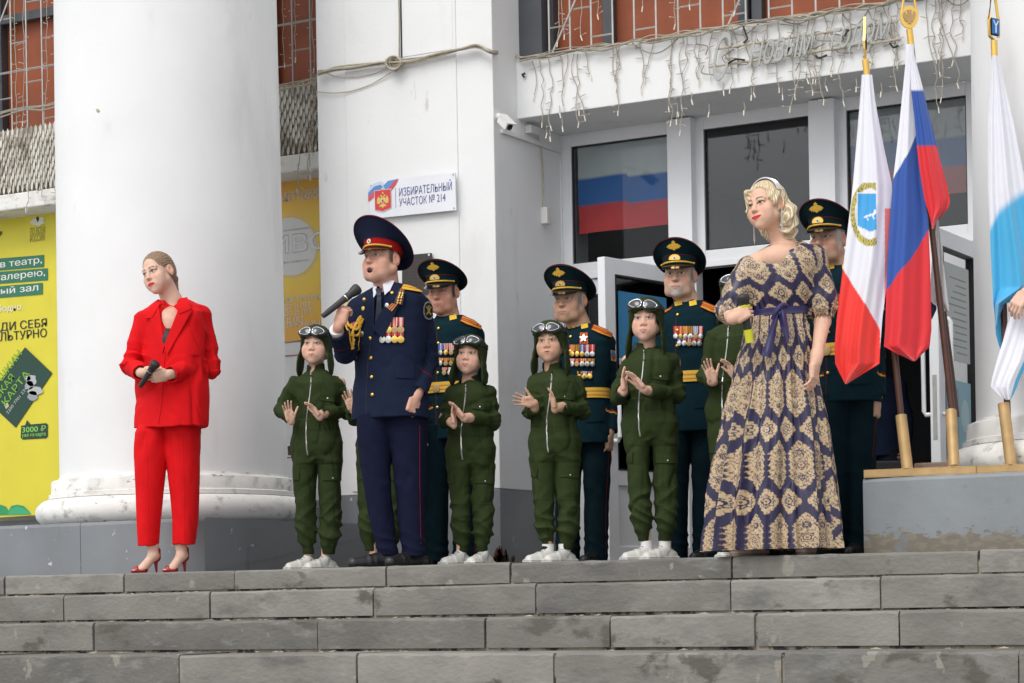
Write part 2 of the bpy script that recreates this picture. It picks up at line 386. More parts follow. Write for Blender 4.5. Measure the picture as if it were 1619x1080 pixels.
# pier
wall_box('pier', (XPl, YP, DADO), (XPr, YF+.4, TOP))
wall_box('dado', (XPl+.001, YP+.002, 0), (XPr-.002, YF+.2, DADO-.001), 'grey_paint')
xa, xb = float(P(552, 400, Y=YP)[0]), float(P(728, 400, Y=YP)[0])
wall_box('pier_panel', (xa, YP-.010, DADO+.02), (xb, YP+.01, TOP))
xc0, xc1 = float(P(634, 60, Y=YP)[0]), float(P(637, 60, Y=YP)[0])
zb_ = float(P(634, 92, Y=YP)[2])
wall_box('pier_strip', (xc1+.004, YP-.014, zb_), (xb-.02, YP-.008, TOP))
crk = MB(); crk.tube([(xc1, YP-.012, zb_+i*.08+0) for i in range(30)], .006, 5); crk.build('drain_crack', M('cable_black'), bld)
# beam over the entrance
zsof = 2.985
beam_pts = P(1135, 0, Y=YB)
zbt = float(P(835, 92, Y=YB)[2])
BXR = -.4
wall_box('beam', (XPr-.02, YB, zsof), (BXR, YF+.05, zbt), 'plaster')
wall_box('upper_wall', (BXR-2.0, YB+.25, zbt+1.6), (BXR, YF, TOP+.6))
wall_box('entrance_side_wall', (BXR-.02, YB, 0), (BXR+1.5, YF+.3, TOP))
# ---- columns
def column(cx, cy, label, plinth_h, n=72):
    c = empty('column', (cx, cy, 0)); c.parent = bld; c.matrix_parent_inverse = W(bld).inverted(); c['label'] = label
    R0 = .742; prof = []
    for i in range(40):
        t = i/39; z = plinth_h+.29+t*6.9; prof.append((R0-.055*t**1.6, z))
    MB().lathe((cx, cy, 0), prof, 96).build('shaft', M('plaster'), c, smooth=True)
    h = plinth_h
    # base mouldings: torus, fillet, neck, second collar (weathered)
    base = [(R0+.05, h)]
    for i in range(15):
        a = -math.pi/2+math.pi*i/14; base.append((R0+.055+.105*math.cos(a), h+.088+.088*math.sin(a)))
    base += [(R0+.072, h+.178), (R0+.072, h+.205), (R0+.055, h+.212), (R0+.052, h+.290), (R0+.040, h+.300), (R0+.006, h+.305), (R0, h+.32)]
    mb = MB(); mb.lathe((cx, cy, 0), base, 120)
    v = np.array(mb.v); ang = np.arctan2(v[:, 1]-cy, v[:, 0]-cx)
    rad = 1+.0035*np.sin(ang*7+v[:, 2]*9)+.003*np.sin(ang*23+v[:, 2]*31)+.0025*np.sin(ang*51-v[:, 2]*70)
    v[:, 0] = cx+(v[:, 0]-cx)*rad; v[:, 1] = cy+(v[:, 1]-cy)*rad
    mb.v = [tuple(p) for p in v]
    mb.build('base', M('plaster_bare'), c, smooth=True)
    return c
CXL, CXR, CY = -8.735, -2.57, 11.40
colL = column(CXL, CY, 'left round column rising behind the woman in red', .33)
colR = column(CXR, CY, 'right round column beside the flags', .385)
# a nail stub and scar on the left shaft
q = P(156, 176, D=13.45); MB().disc(q, FW*-1, .010, .03, 8).build('nail_plug', M('cable'), colL)
def rough_box(name, lo, hi, m, parent, seams_x=(), n=40, amp=.003):
    mb = MB(); x0, y0, z0 = lo; x1, y1, z1 = hi
    edges = [x0]+list(seams_x)+[x1]
    for a, b in zip(edges, edges[1:]):
        g = []; N = max(8, int((b-a)/.03))
        for i in range(N+1):
            x = a+.002+(b-a-.004)*i/N; j = amp*(math.sin(x*17)+math.sin(x*43+1))*.5
            g.append([(x, y1, z1), (x, y0+.018+j, z1+j*.5), (x, y0+.006+j, z1-.006), (x, y0+j*.5, z1-.02)] + [(x, y0+j*.4, z1-.02-(z1-.02-z0)*k/6) for k in range(1, 7)])
        bI = len(mb.v); mb.sheet(g); L = len(g[0])
        mb.f.append(tuple(bI+k for k in range(L))+()); mb.f.append(tuple(bI+N*L+k for k in reversed(range(L))))
    mb.f.append
    mb.box((x0+.004, y0+.03, z0), (x1-.004, y1, z1-.004))
    return mb.build(name, M(m), parent, smooth=False)
sxs = [float(P(128, 870, Y=10.37)[0])]
rough_box('plinth', (-11.2, 10.37, 0), (-7.73, YP+.6, .33), 'grey_paint', colL, sxs)
rough_box('plinth', (-3.63, 10.37, 0), (1.2, YF, .385), 'grey_paint_peeling', colR)
# rusty stain on the dado corner
st = MB()
for i in range(60):
    px, py = 794+rs.gauss(0, 9), 0
    py = 893-abs(rs.gauss(0, 10))-(14-abs(px-794))*max(0, rs.random())
    p = P(px, py, Y=YP-.0022) if px < 786 else P(px, py, X=XPr+.0022)
    r = rs.uniform(.006, .022); a = np.array([1., 0, 0]) if px < 786 else np.array([0, 1., 0])
    st.poly([p-a*r, p-UP*r*1.5, p+a*r*.8, p+UP*r*2.2], [(0, 1, 2, 3)])
st.build('rust_stain', M('rust'), bld)

# ---- windows / doors in the entrance bay (plane YF)
def frame_rect(mb, x0, x1, z0, z1, y0, y1, t):
    mb.box((x0, y0, z0), (x0+t, y1, z1)); mb.box((x1-t, y0, z0), (x1, y1, z1))
    mb.box((x0+t, y0+.0015, z1-t), (x1-t, y1, z1)); mb.box((x0+t, y0+.0015, z0), (x1-t, y1, z0+t))
def fx(px, py=330): return float(P(px, py, Y=YF)[0])
def fz(px, py): return float(P(px, py, Y=YF)[2])
z_tr0 = fz(912, 417); z_tr1 = fz(908, 233)       # transom glass bottom / top
z_head = z_tr0-.115                              # door head
def transom(x0, x1, name='transom_window', gm='glass'):
    wdw = empty(name, ((x0+x1)/2, YF, z_tr0)); wdw.parent = bld; wdw.matrix_parent_inverse = W(bld).inverted()
    f = MB(); frame_rect(f, x0-.075, x1+.075, z_tr0-.075, z_tr1+.075, YF-.02, YF+.05, .072); f.build('frame', M('white_upvc'), wdw, bevel=.004)
    g = MB(); frame_rect(g, x0-.004, x1+.004, z_tr0-.004, z_tr1+.004, YF-.006, YF+.02, .009); g.build('gasket', M('gasket'), wdw)
    MB().box((x0-.002, YF+.012, z_tr0-.002), (x1+.002, YF+.02, z_tr1+.002)).build('pane', M(gm), wdw)
    return wdw
xw = [(fx(907), fx(1061)), (fx(1117), fx(1283)), (fx(1343), fx(1531))]
for i, (a, b) in enumerate(xw): transom(a, b, gm='clear_glass' if i == 0 else 'glass')
# window flags behind the glass (draped cloth with three bands)
def win_flag(x0, x1, z0, z1, label, fade=0.0):
    g = []; N, K = 36, 30; cols = []
    for i in range(N+1):
        r = []
        for j in range(K+1):
            u, v = i/N, j/K
            x = x0+(x1-x0)*u; sag = .012*math.sin(u*3.1)*(1-v)+.010*math.sin(u*7+1)*(1-v)
            r.append((x, YF+.034+.008*math.sin(u*11+v*2)+.006*math.sin(v*9+u*5), z1+(z0-z1)*v - sag*(v)))
            vv = v+.012*math.sin(u*6.0); c = (.86, .85, .82) if vv < .40 else ((.05, .21, .60) if vv < .70 else (.86, .07, .07))
            cols.append(tuple(a*(1-fade)+.35*fade for a in c))
        g.append(r)
    o = MB().sheet(g, .003, cols=cols).build('window_flag', M('vc_matte'), None, True, True); tag(o, label, 'flag'); return o
win_flag(xw[0][0]+.02, xw[0][1]+.02, fz(1060, 366)+0.055, z_tr1+.02, 'white, blue and red flag spread behind the left transom glass')
win_flag(xw[2][0]-.0, xw[2][1]+.02, fz(1530, 302), z_tr1+.02, 'faded tricolour flag behind the right transom glass, beyond the flag poles', .45)
# mullion posts, jambs, lintel
pm = MB()
for a, b in ((1066, 1104), (1289, 1330)):
    pm2 = MB().box((fx(a), YF-.10, z_head-.05), (fx(b), YF+.05, zsof-.012)); pm2.build('mullion_post', M('white_upvc'), bld, bevel=.005)
MB().box((XPr-.005, YF-.02, 0), (xw[0][0]-.077, YF+.1, zsof)).build('jamb', M('white_upvc'), bld, bevel=.004)
MB().box((xw[2][1]+.077, YF-.02, 0), (BXR+.0, YF+.1, zsof)).build('jamb', M('white_upvc'), bld, bevel=.004)
MB().box((xw[0][0]-.076, YF-.012, z_tr1+.0755), (xw[2][1]+.076, YF+.06, zsof-.001)).build('lintel', M('white_upvc'), bld)
hd = MB().box((xw[0][0]-.076, YF-.03, z_head), (xw[2][1]+.076, YF+.06, z_tr0-.076)); hd.build('door_head', M('white_upvc'), bld, bevel=.004)
# door posts
xpost = [fx(1104, 600), fx(1330, 600)]
for x in (fx(1096, 600),): MB().box((x-.03, YF-.04, 0), (x+.055, YF+.07, z_head-.001)).build('door_post', M('white_upvc'), bld, bevel=.004)
# second door post is seen right of the opening
xhR = fx(1556, 560)
# fixed leaf of the left door
def door_leaf(name, hinge, tip, z0, z1, label, glass_z0, mid=None, poster=(), handle=None, flip=1):
    """upright leaf between two plan points, thickness 6 cm, uPVC frame, big pane, lower panel"""
    h, t = np.array([*hinge, 0.]), np.array([*tip, 0.]); e = (t-h); Wd = np.linalg.norm(e); e /= Wd; n = np.array([-e[1], e[0], 0])*flip
    root = empty(name, (hinge[0], hinge[1], z0)); root.parent = bld; root.matrix_parent_inverse = W(bld).inverted(); root['label'] = label
    def bx(a0, a1, c0, c1, d0=-.03, d1=.03): return (h+e*(a0+a1)/2+n*(d0+d1)/2+UP*(c0+c1)/2, e*(a1-a0)/2, n*(d1-d0)/2, UP*(c1-c0)/2)
    f = MB(); st_ = .105
    f.obox(*bx(0, st_, z0, z1)); f.obox(*bx(Wd-st_, Wd, z0, z1))
    f.obox(*bx(st_, Wd-st_, z1-st_, z1, -.0285, .0285)); f.obox(*bx(st_, Wd-st_, z0, z0+.12, -.0285, .0285)); f.obox(*bx(st_, Wd-st_, glass_z0-.1, glass_z0, -.0285, .0285))
    f.build('leaf_frame', M('white_upvc'), root, bevel=.005)
    MB().obox(*bx(st_, Wd-st_, z0+.12, glass_z0-.1, -.012, .012)).build('lower_panel', M('white_upvc'), root)
    g = MB()
    for (a0, a1, c0, c1) in ((st_-.003, st_+.008, glass_z0, z1-st_), (Wd-st_-.008, Wd-st_+.003, glass_z0, z1-st_), (st_, Wd-st_, glass_z0-.003, glass_z0+.008), (st_, Wd-st_, z1-st_-.008, z1-st_+.003)):
        g.obox(*bx(a0, a1, c0, c1, -.031, .031))
    g.build('gasket', M('gasket'), root)
    MB().obox(*bx(st_-.002, Wd-st_+.002, glass_z0, z1-st_, -.005, .005)).build('pane', M('glass'), root)
    if handle:
        for sgn in (-1, 1):
            hb = MB(); zz0, zz1 = handle; a = Wd-st_*.5; d = .075*sgn
            p = lambda dd, zz: h+e*a+n*dd+UP*zz
            hb.tube([p(.03*sgn, zz1), p(d, zz1), p(d+.012*sgn, zz1-.02), p(d+.012*sgn, zz0+.02), p(d, zz0), p(.03*sgn, zz0)], .014, 10)
            hb.build('pull_handle', M('white_upvc'), root, True)
        lk = MB(); lk.obox(*bx(Wd-.001, Wd+.004, (z0+z1)/2-.28, (z0+z1)/2+.1, -.012, .012)); lk.build('lock_plate', M('steel_bar'), root)
        lk = MB(); lk.obox(*bx(Wd-.075, Wd-.045, handle[0]-.0+.17, handle[0]+.27, .028, .036)); lk.build('keyhole', M('silver'), root)
    return root, bx, h, e, n, Wd
zg0 = .62
L0, bxf, *_ = door_leaf('door', (fx(905, 600), YF+.02), (fx(985, 600)+.28, YF+.02), .012, z_head-.004, 'closed white door leaf with dark glass left of the open leaf', zg0)
dA = door_leaf('door', (-5.76, YF-.02), (-5.98, 12.22), .014, z_head-.02, 'white glazed door leaf swung open beside the second veteran', zg0, handle=(.80, 1.15))
hR = (fx(1545, 500), YF-.03)
tR = P(1478, 600, Y=12.35)
dB = door_leaf('door', hR, (tR[0], tR[1]), .014, z_head-.02, 'white glazed door leaf swung open beside the right column', .30, handle=(.86, 1.42), flip=-1)
# hinges on the right frame
for zc in (z_head-.42, z_head-.86, .45):
    hg = MB().box((hR[0]-.03, hR[1]-.055, zc), (hR[0]+.012, hR[1]-.005, zc+.055)); hg.box((hR[0]+.014, hR[1]-.060, zc-.03), (hR[0]+.058, hR[1]-.008, zc+.03)); hg.build('hinge', M('white_upvc'), bld, bevel=.004)
# posters on the glass
def poster(root_t, a0, a1, c0, c1, side, label, painter):
    root, bx, h, e, n, Wd = root_t
    mb = MB()
    for side in (1, -1): painter(mb, h+e*a0+n*.0075*side+UP*c0, e, UP, n*side, a1-a0, c1-c0)
    ob = mb.build('poster', M('vc_matte'), None, col=True); tag(ob, label, 'poster'); return ob
def rectp(mb, o, ex, ez, n, x0, x1, z0, z1, col, lift=0): mb.poly([o+ex*x+ez*z+n*lift for x, z in ((x0, z0), (x1, z0), (x1, z1), (x0, z1))], [(0, 1, 2, 3)], col)
def blobp(mb, o, ex, ez, n, cx, cz, rx, rz, col, lift, k=14, jit=0):
    mb.poly([o+ex*(cx+rx*math.cos(2*math.pi*i/k)*(1+jit*math.sin(i*2.3)))+ez*(cz+rz*math.sin(2*math.pi*i/k)*(1+jit*math.cos(i*1.7)))+n*lift for i in range(k)], [tuple(range(k))], col)
def p_soldier(mb, o, e, u, n, w_, h_):
    if np.dot(e, RT) < 0: o = o+e*w_; e = -e
    rectp(mb, o, e, u, n, 0, w_, 0, h_, (.05, .24, .46)); rectp(mb, o, e, u, n, 0, w_, 0, h_*.28, (.45, .06, .08), .001)
    rectp(mb, o, e, u, n, 0, w_, h_*.28, h_*.34, (.75, .75, .75), .001)
    blobp(mb, o, e, u, n, w_*.62, h_*.42, w_*.30, h_*.14, (.16, .18, .16), .0016, jit=.1)
    blobp(mb, o, e, u, n, w_*.62, h_*.60, w_*.13, h_*.09, (.30, .27, .22), .0022)
    blobp(mb, o, e, u, n, w_*.62, h_*.655, w_*.16, h_*.06, (.26, .30, .28), .0028, jit=.05)
    blobp(mb, o, e, u, n, w_*.35, h_*.40, w_*.14, h_*.10, (.10, .12, .12), .003, jit=.2)
    text_on(mb, 'СВОих!', o+e*w_*.30+u*h_*.86, e, u, n, h_*.05, w_*.55, (.85, .88, .9), True, .0035)
poster(dA, .28, .78, z_head-.62-.25, z_head-.22, -1, 'blue recruitment poster with a helmeted soldier on the open door glass', p_soldier)
def p_notice(mb, o, e, u, n, w_, h_):
    if np.dot(e, RT) < 0 and False: pass
    rectp(mb, o, e, u, n, 0, w_, 0, h_, (.55, .57, .55))
    for r in range(12):
        rectp(mb, o, e, u, n, w_*.12, w_*(.55+.33*((r*37) % 10)/10), h_*(.08+.07*r), h_*(.095+.07*r), (.28, .29, .3), .001)
def p_calendar(mb, o, e, u, n, w_, h_):
    rectp(mb, o, e, u, n, 0, w_, 0, h_, (.30, .48, .56)); rectp(mb, o, e, u, n, w_*.5, w_, h_*.02, h_*.9, (.20, .36, .45), .001)
    blobp(mb, o, e, u, n, w_*.25, h_*.55, w_*.17, h_*.22, (.45, .6, .62), .0015); blobp(mb, o, e, u, n, w_*.72, h_*.4, w_*.16, h_*.1, (.5, .25, .25), .002, jit=.2)
    for r in range(5): rectp(mb, o, e, u, n, w_*.55, w_*.95, h_*(.55+.06*r), h_*(.57+.06*r), (.6, .7, .72), .002)
def p_dot(mb, o, e, u, n, w_, h_): blobp(mb, o, e, u, n, w_/2, h_/2, w_/2, h_/2, (.75, .55, .03), 0, 22)
poster(dB, .14, .60, z_head-.78, z_head-.2, 1, 'grey printed notice sheets on the right door glass', p_notice)
poster(dB, .14, .60, z_head-1.36, z_head-.90, 1, 'blue information sheet on the right door glass', p_calendar)
poster(dB, .46, .60, 1.16, 1.36, 1, 'round yellow sticker on the right door glass', p_dot)
# light-blue curtain seen low behind the closed leaf glass
g = []; cols = []
for i in range(30):
    r = []
    for j in range(12):
        x = fx(932, 700)+(.5)*i/29; z = zg0+.02+.50*j/11
        r.append((x, YF+.06+.012*math.sin(i*1.9), z)); cols.append((.18, .36, .62) if j < 7 else (.6, .6, .58))
    g.append(r)
tag(MB().sheet(g, .002, cols=cols).build('curtain', M('vc_matte'), None, True, True), 'short blue and white curtain low behind the closed door glass', 'curtain')
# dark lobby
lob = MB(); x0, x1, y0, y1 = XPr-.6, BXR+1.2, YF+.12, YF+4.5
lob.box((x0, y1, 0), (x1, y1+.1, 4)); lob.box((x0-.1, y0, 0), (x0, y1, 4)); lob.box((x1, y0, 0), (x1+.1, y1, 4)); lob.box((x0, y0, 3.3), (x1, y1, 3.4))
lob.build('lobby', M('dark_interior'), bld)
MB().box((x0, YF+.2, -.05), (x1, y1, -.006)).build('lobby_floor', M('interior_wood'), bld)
lw = MB()
for i in range(5): lw.box((x0+.4+i*.9, y1-.06, 0), (x0+1.15+i*.9, y1-.02, 2.2))
lw.build('lobby_panels', M('bronze_frame'), bld)
# wooden threshold seen low in the opening
MB().box((fx(1370, 740), YF+.9, 0), (fx(1470, 740)+.3, YF+1.3, .42)).build('reception_desk', M('interior_wood'), bld, bevel=.01)

# ---- upper glazing above the beam: orange boards, bars
def barred_window(name, x0, x1, z0, z1, y, cells, label, diag=True):
    root = empty(name, ((x0+x1)/2, y, z0)); root.parent = bld; root.matrix_parent_inverse = W(bld).inverted(); root['label'] = label
    MB().box((x0, y+.16, z0), (x1, y+.2, z1)).build('orange_boarding', M('orange_board'), root)
    cr = MB()
    for i in range(40):   # creases of the boarding cloth
        x = x0+(x1-x0)*rs.random(); z = z0+(z1-z0)*rs.random()
        cr.tube([(x, y+.158, z), (x+rs.uniform(-.02, .02), y+.158, z+.25), (x+rs.uniform(-.05, .05), y+.158, z+.5)], .004, 4)
    if len(cr.v): pass
    f = MB(); n = len(cells); X = [x0]+[x0+(x1-x0)*c for c in cells]+[x1]
    for i, x in enumerate(X): f.box((x-.035, y+.08, z0), (x+.035, y+.15, z1))
    for z in (z0, z0+.95): f.box((x0, y+.082, z), (x1, y+.148, z+.07))
    f.build('frame', M('bronze_frame'), root, bevel=.004)
    g = MB(); step = .155; nx = int((x1-x0)/step)
    bar = lambda a, b, r=.0075: g.tube([a, b], r, 4)
    for i in range(nx+1):
        x = x0+.03+i*step; zlo = z0+.02; zhi = z1
        bar((x, y+.03, zlo), (x, y+.03, zhi))
        for k in range(int((zhi-zlo)/.62)+1):
            zc = zlo+.13+k*.62+(.20 if i % 2 else .0)+(.1 if i % 3 == 0 else 0)
            if i < nx: bar((x, y+.03, zc), (x+step, y+.03, zc), .006)
    for k in range(5): bar((x0, y+.03, z0+.55+k*.72), (x1, y+.03, z0+.55+k*.72), .009)
    i = 0; xx = x0+.02
    while xx < x1-.4:
        bar((xx, y+.022, z0+.02), (xx+.62, y+.022, z0+1.15)); bar((xx+.1, y+.022, z0+1.2), (xx+.5, y+.022, z0+2.2)); xx += 1.25
    g.build('security_bars', M('steel_bar'), root)
    return root
barred_window('barred_window', XPr+.17, BXR, zbt-.05, TOP, YB+.06, [.07, .225, .24, .40, .56, .72, .88], 'barred upper window with orange boarding above the entrance beam')
MB().box((XPr-.001, YB+.04, zbt-.01), (XPr+.17, YF, TOP)).build('window_reveal', M('bronze_frame'), bld)
# ---- left bay (behind the left column)
YL = 13.0
def lx(px, py=200): return float(P(px, py, Y=YL)[0])
zm1 = float(P(48, 192, Y=YL-.45)[2]); zm0 = float(P(48, 303, Y=YL-.45)[2]); zs0 = float(P(48, 326, Y=YL-.45)[2])
zL = zm1-.05
barred_window('barred_window', -14.5, XPl+.0, zL, TOP, YL-.16, [.1, .26, .36, .46, .56, .66, .76, .86, .96], 'barred window with orange boarding above the lattice balcony, left of the pier')
MB().box((-14.5, YL+.04, -.1), (XPl, YL+.2, zL)).build('bay_wall', M('plaster'), bld)
MB().box((-14.5, YL-.02, 0), (XPl, YL+.05, .5)).build('dado', M('grey_paint'), bld)
MB().box((-14.5, YL-.42, zs0), (XPl-.02, YL+.05, zm0+.012)).build('balcony_slab', M('plaster_bare'), bld, bevel=.01)
MB().box((-14.5, YL-.1, zs0-.12), (XPl-.02, YL+.02, zs0-.004)).build('black_strip', M('gasket'), bld)  # black strip along the wall under the balcony slab
# expanded-metal lattice: rows of slanted lozenge slats
lat = MB(); yy = YL-.40; x = -11.6; xe = XPl-.09
dx, dz = .046, .105; nrow = max(3, int(round((zm1-zm0)/(dz*.5)))); hz = (zm1-zm0-.02)/nrow
for r in range(nrow-1):
    z = zm0+.01+r*hz; x = -14.4+(r % 2)*dx/2
    while x < xe:
        w_ = .0175
        lat.poly([(x, yy, z), (x+w_, yy-.010, z+hz*.55), (x+w_*.9, yy-.004, z+hz*1.45), (x, yy, z+hz*2), (x-w_, yy+.006, z+hz*1.45), (x-w_*.9, yy+.002, z+hz*.55)], [(0, 1, 2, 3, 4, 5)])
        x += dx
lat.build('balcony_lattice', M('mesh_metal'), bld)
MB().box((-14.5, YL-.34, zm0+.012), (XPl-.1, YL-.33, zm1-.01)).build('lattice_backing', M('cable_old'), bld)
# ================================================================ IMPLICIT-SURFACE MODELLER (bodies and clothes)
f32 = np.float32
def rotm(yaw=0, pitch=0, roll=0):
    """local frame: faces -y, x to the viewer's right, z up. yaw>0 turns the face to the viewer's right; pitch>0 lifts the chin; roll>0 tips the crown to the viewer's right"""
    y, p, r = map(math.radians, (yaw, pitch, roll))
    Rz = np.array([[math.cos(y), -math.sin(y), 0], [math.sin(y), math.cos(y), 0], [0, 0, 1]])
    Rx = np.array([[1, 0, 0], [0, math.cos(-p), -math.sin(-p)], [0, math.sin(-p), math.cos(-p)]])
    Ry = np.array([[math.cos(r), 0, math.sin(r)], [0, 1, 0], [-math.sin(r), 0, math.cos(r)]])
    return Ry @ Rz @ Rx
class T:
    def __init__(s, R=None, c=(0, 0, 0), k=1.0): s.R = np.eye(3) if R is None else np.asarray(R, float); s.c = np.asarray(c, float); s.k = k
    def fwd(s, p): return s.c + s.k*(np.asarray(p, float) @ s.R.T)
    def inv(s, p): return ((np.asarray(p, float)-s.c) @ s.R)/s.k
ID = T()
def axis_grid(lo, hi, fine, h, hf):
    """rectilinear spacing: hf inside the fine intervals, h elsewhere"""
    out = [lo]
    while out[-1] < hi:
        x = out[-1]; inf = any(a-h <= x <= b for a, b in fine); out.append(x+(hf if inf else h))
    return np.array(out, f32)
class Field:
    def __init__(s, xs, ys, zs): s.a = (xs, ys, zs); s.f = np.full((len(xs), len(ys), len(zs)), 9, f32)
    def sub(s, lo, hi, t, pad):
        cs = np.array([t.fwd((x, y, z)) for x in (lo[0], hi[0]) for y in (lo[1], hi[1]) for z in (lo[2], hi[2])])
        sl = []
        for i in range(3):
            i0 = np.searchsorted(s.a[i], cs[:, i].min()-pad); i1 = np.searchsorted(s.a[i], cs[:, i].max()+pad)
            if i1 <= i0: return None
            sl.append(slice(int(i0), int(i1)))
        return tuple(sl)
    def pts(s, sl, t):
        X = s.a[0][sl[0]][:, None, None]-f32(t.c[0]); Y = s.a[1][sl[1]][None, :, None]-f32(t.c[1]); Z = s.a[2][sl[2]][None, None, :]-f32(t.c[2])
        if t is ID: return X, Y, Z
        R = t.R.astype(f32)/f32(t.k)
        return (X*R[0, 0]+Y*R[1, 0]+Z*R[2, 0], X*R[0, 1]+Y*R[1, 1]+Z*R[2, 1], X*R[0, 2]+Y*R[1, 2]+Z*R[2, 2])
    def op(s, fn, lo, hi, k=0.01, t=ID, mode='+'):
        k = k*t.k; sl = s.sub(lo, hi, t, 1.3*k+.014)
        if sl is None: return s
        d = (fn(*s.pts(sl, t))*f32(t.k)).astype(f32); a = s.f[sl]
        if mode == '-': d = -d; h = np.maximum(k-np.abs(a-d), 0)/max(k, 1e-6); s.f[sl] = np.maximum(a, d)+h*h*k*.25
        elif mode == '&': h = np.maximum(k-np.abs(a-d), 0)/max(k, 1e-6); s.f[sl] = np.maximum(a, d)+h*h*k*.25
        else: h = np.maximum(k-np.abs(a-d), 0)/max(k, 1e-6); s.f[sl] = np.minimum(a, d)-h*h*k*.25
        return s
    def cap(s, a, b, ra, rb=None, k=.01, t=ID, mode='+', sq=None):
        rb = ra if rb is None else rb; a = np.asarray(a, float); b = np.asarray(b, float); R = max(ra, rb)
        if sq is not None: n = np.asarray(sq[0], float); n = n/np.linalg.norm(n); q = 1/sq[1]-1; R *= max(1, sq[1])
        ba = b-a; L = max(float(ba @ ba), 1e-9)
        def fn(X, Y, Z):
            x, y, z = X-f32(a[0]), Y-f32(a[1]), Z-f32(a[2])
            h = np.clip((x*f32(ba[0])+y*f32(ba[1])+z*f32(ba[2]))/f32(L), 0, 1)
            x, y, z = x-h*f32(ba[0]), y-h*f32(ba[1]), z-h*f32(ba[2])
            if sq is not None:
                dn = (x*f32(n[0])+y*f32(n[1])+z*f32(n[2]))*f32(q); x, y, z = x+dn*f32(n[0]), y+dn*f32(n[1]), z+dn*f32(n[2])
            r = ra+(rb-ra)*h; d = np.sqrt(x*x+y*y+z*z)-r
            return d*f32(min(1, sq[1])) if sq is not None else d
        return s.op(fn, np.minimum(a, b)-R, np.maximum(a, b)+R, k, t, mode)
    def ell(s, c, r, k=.01, t=ID, mode='+', R=None):
        r = np.asarray(r, float)*np.ones(3)
        if R is not None: t = T(t.R @ R, t.fwd(c), t.k); c = (0, 0, 0)
        c = np.asarray(c, float)
        def fn(X, Y, Z):
            x, y, z = X-f32(c[0]), Y-f32(c[1]), Z-f32(c[2])
            k0 = np.sqrt((x/r[0])**2+(y/r[1])**2+(z/r[2])**2); k1 = np.sqrt((x/r[0]**2)**2+(y/r[1]**2)**2+(z/r[2]**2)**2)
            return (k0*(k0-1)/np.maximum(k1, 1e-6)).astype(f32)
        return s.op(fn, c-r, c+r, k, t, mode)
    def box(s, c, hx, r=.005, k=.005, t=ID, mode='+', R=None):
        hx = np.asarray(hx, float)
        if R is not None: t = T(t.R @ R, t.fwd(c), t.k); c = (0, 0, 0)
        c = np.asarray(c, float)
        def fn(X, Y, Z):
            x, y, z = np.abs(X-f32(c[0]))-f32(hx[0]-r), np.abs(Y-f32(c[1]))-f32(hx[1]-r), np.abs(Z-f32(c[2]))-f32(hx[2]-r)
            return np.sqrt(np.maximum(x, 0)**2+np.maximum(y, 0)**2+np.maximum(z, 0)**2)+np.minimum(np.maximum(x, np.maximum(y, z)), 0)-f32(r)
        return s.op(fn, c-hx, c+hx, k, t, mode)
    def loft(s, rows, k=.02, yaw=0, fold=None, n=2.0, t=ID, mode='+', endr=.01):
        """rows: (z, cx, cy, rx, ry) bottom to top; body of super-elliptic sections turned by yaw; fold(theta, Z) -> radial offset in metres"""
        rows = sorted(rows); zr = np.array([r[0] for r in rows]); c, sn = math.cos(math.radians(yaw)), math.sin(math.radians(yaw))
        q = [np.array([r[i] for r in rows]) for i in range(1, 5)]
        def fn(X, Y, Z):
            Zf = Z; zz = np.asarray(Z).ravel() if Z.ndim and (Z.shape[0] == 1 and Z.shape[1] == 1) else None
            def ip(v):
                if zz is not None: return np.interp(zz, zr, v).astype(f32)[None, None, :]
                return np.interp(np.asarray(Zf), zr, v).astype(f32)
            x, y = X-ip(q[0]), Y-ip(q[1]); rx, ry = ip(q[2]), ip(q[3])
            u, v = x*f32(c)+y*f32(sn), -x*f32(sn)+y*f32(c)
            au, av = np.abs(u)/rx, np.abs(v)/ry
            g = (au**n+av**n)**(1/n) if n != 2 else np.sqrt(au*au+av*av)
            rad = np.sqrt(u*u+v*v); d = rad*(1-1/np.maximum(g, 1e-4))
            d = np.maximum(d, (g-1)*np.minimum(rx, ry)*.9)
            if fold is not None: d = d-fold(np.arctan2(v, u), Zf)
            e = np.maximum(zr[0]-Z, Z-zr[-1])
            return np.where(e > -endr, np.maximum(d, e)+0*d, d) if endr <= 0 else np.maximum(d, e)
        mxr = max(max(r[3], r[4]) for r in rows)+.03
        lo = (min(r[1] for r in rows)-mxr, min(r[2] for r in rows)-mxr, zr[0]); hi = (max(r[1] for r in rows)+mxr, max(r[2] for r in rows)+mxr, zr[-1])
        return s.op(fn, lo, hi, k, t, mode)
    def disp(s, fn, band=.03):
        """fn(P) with P (N,3) world-local points near the surface -> offset (positive grows)"""
        idx = np.nonzero(np.abs(s.f) < band)
        p = np.stack([s.a[0][idx[0]], s.a[1][idx[1]], s.a[2][idx[2]]], 1); s.f[idx] -= fn(p).astype(f32); return s
    def mesh(s):
        """surface nets on the rectilinear grid"""
        f = s.f; ins = f < 0; nx, ny, nz = f.shape
        cnt = np.zeros((nx-1, ny-1, nz-1), np.int8)
        for dx in (0, 1):
            for dy in (0, 1):
                for dz in (0, 1): cnt += ins[dx:nx-1+dx, dy:ny-1+dy, dz:nz-1+dz]
        act = np.nonzero((cnt > 0) & (cnt < 8)); n = len(act[0])
        vid = np.full((nx-1, ny-1, nz-1), -1, np.int32); vid[act] = np.arange(n)
        i, j, k = act; ax = s.a
        acc = np.zeros((n, 3)); ne = np.zeros(n)
        cor = [(a, b, c) for a in (0, 1) for b in (0, 1) for c in (0, 1)]
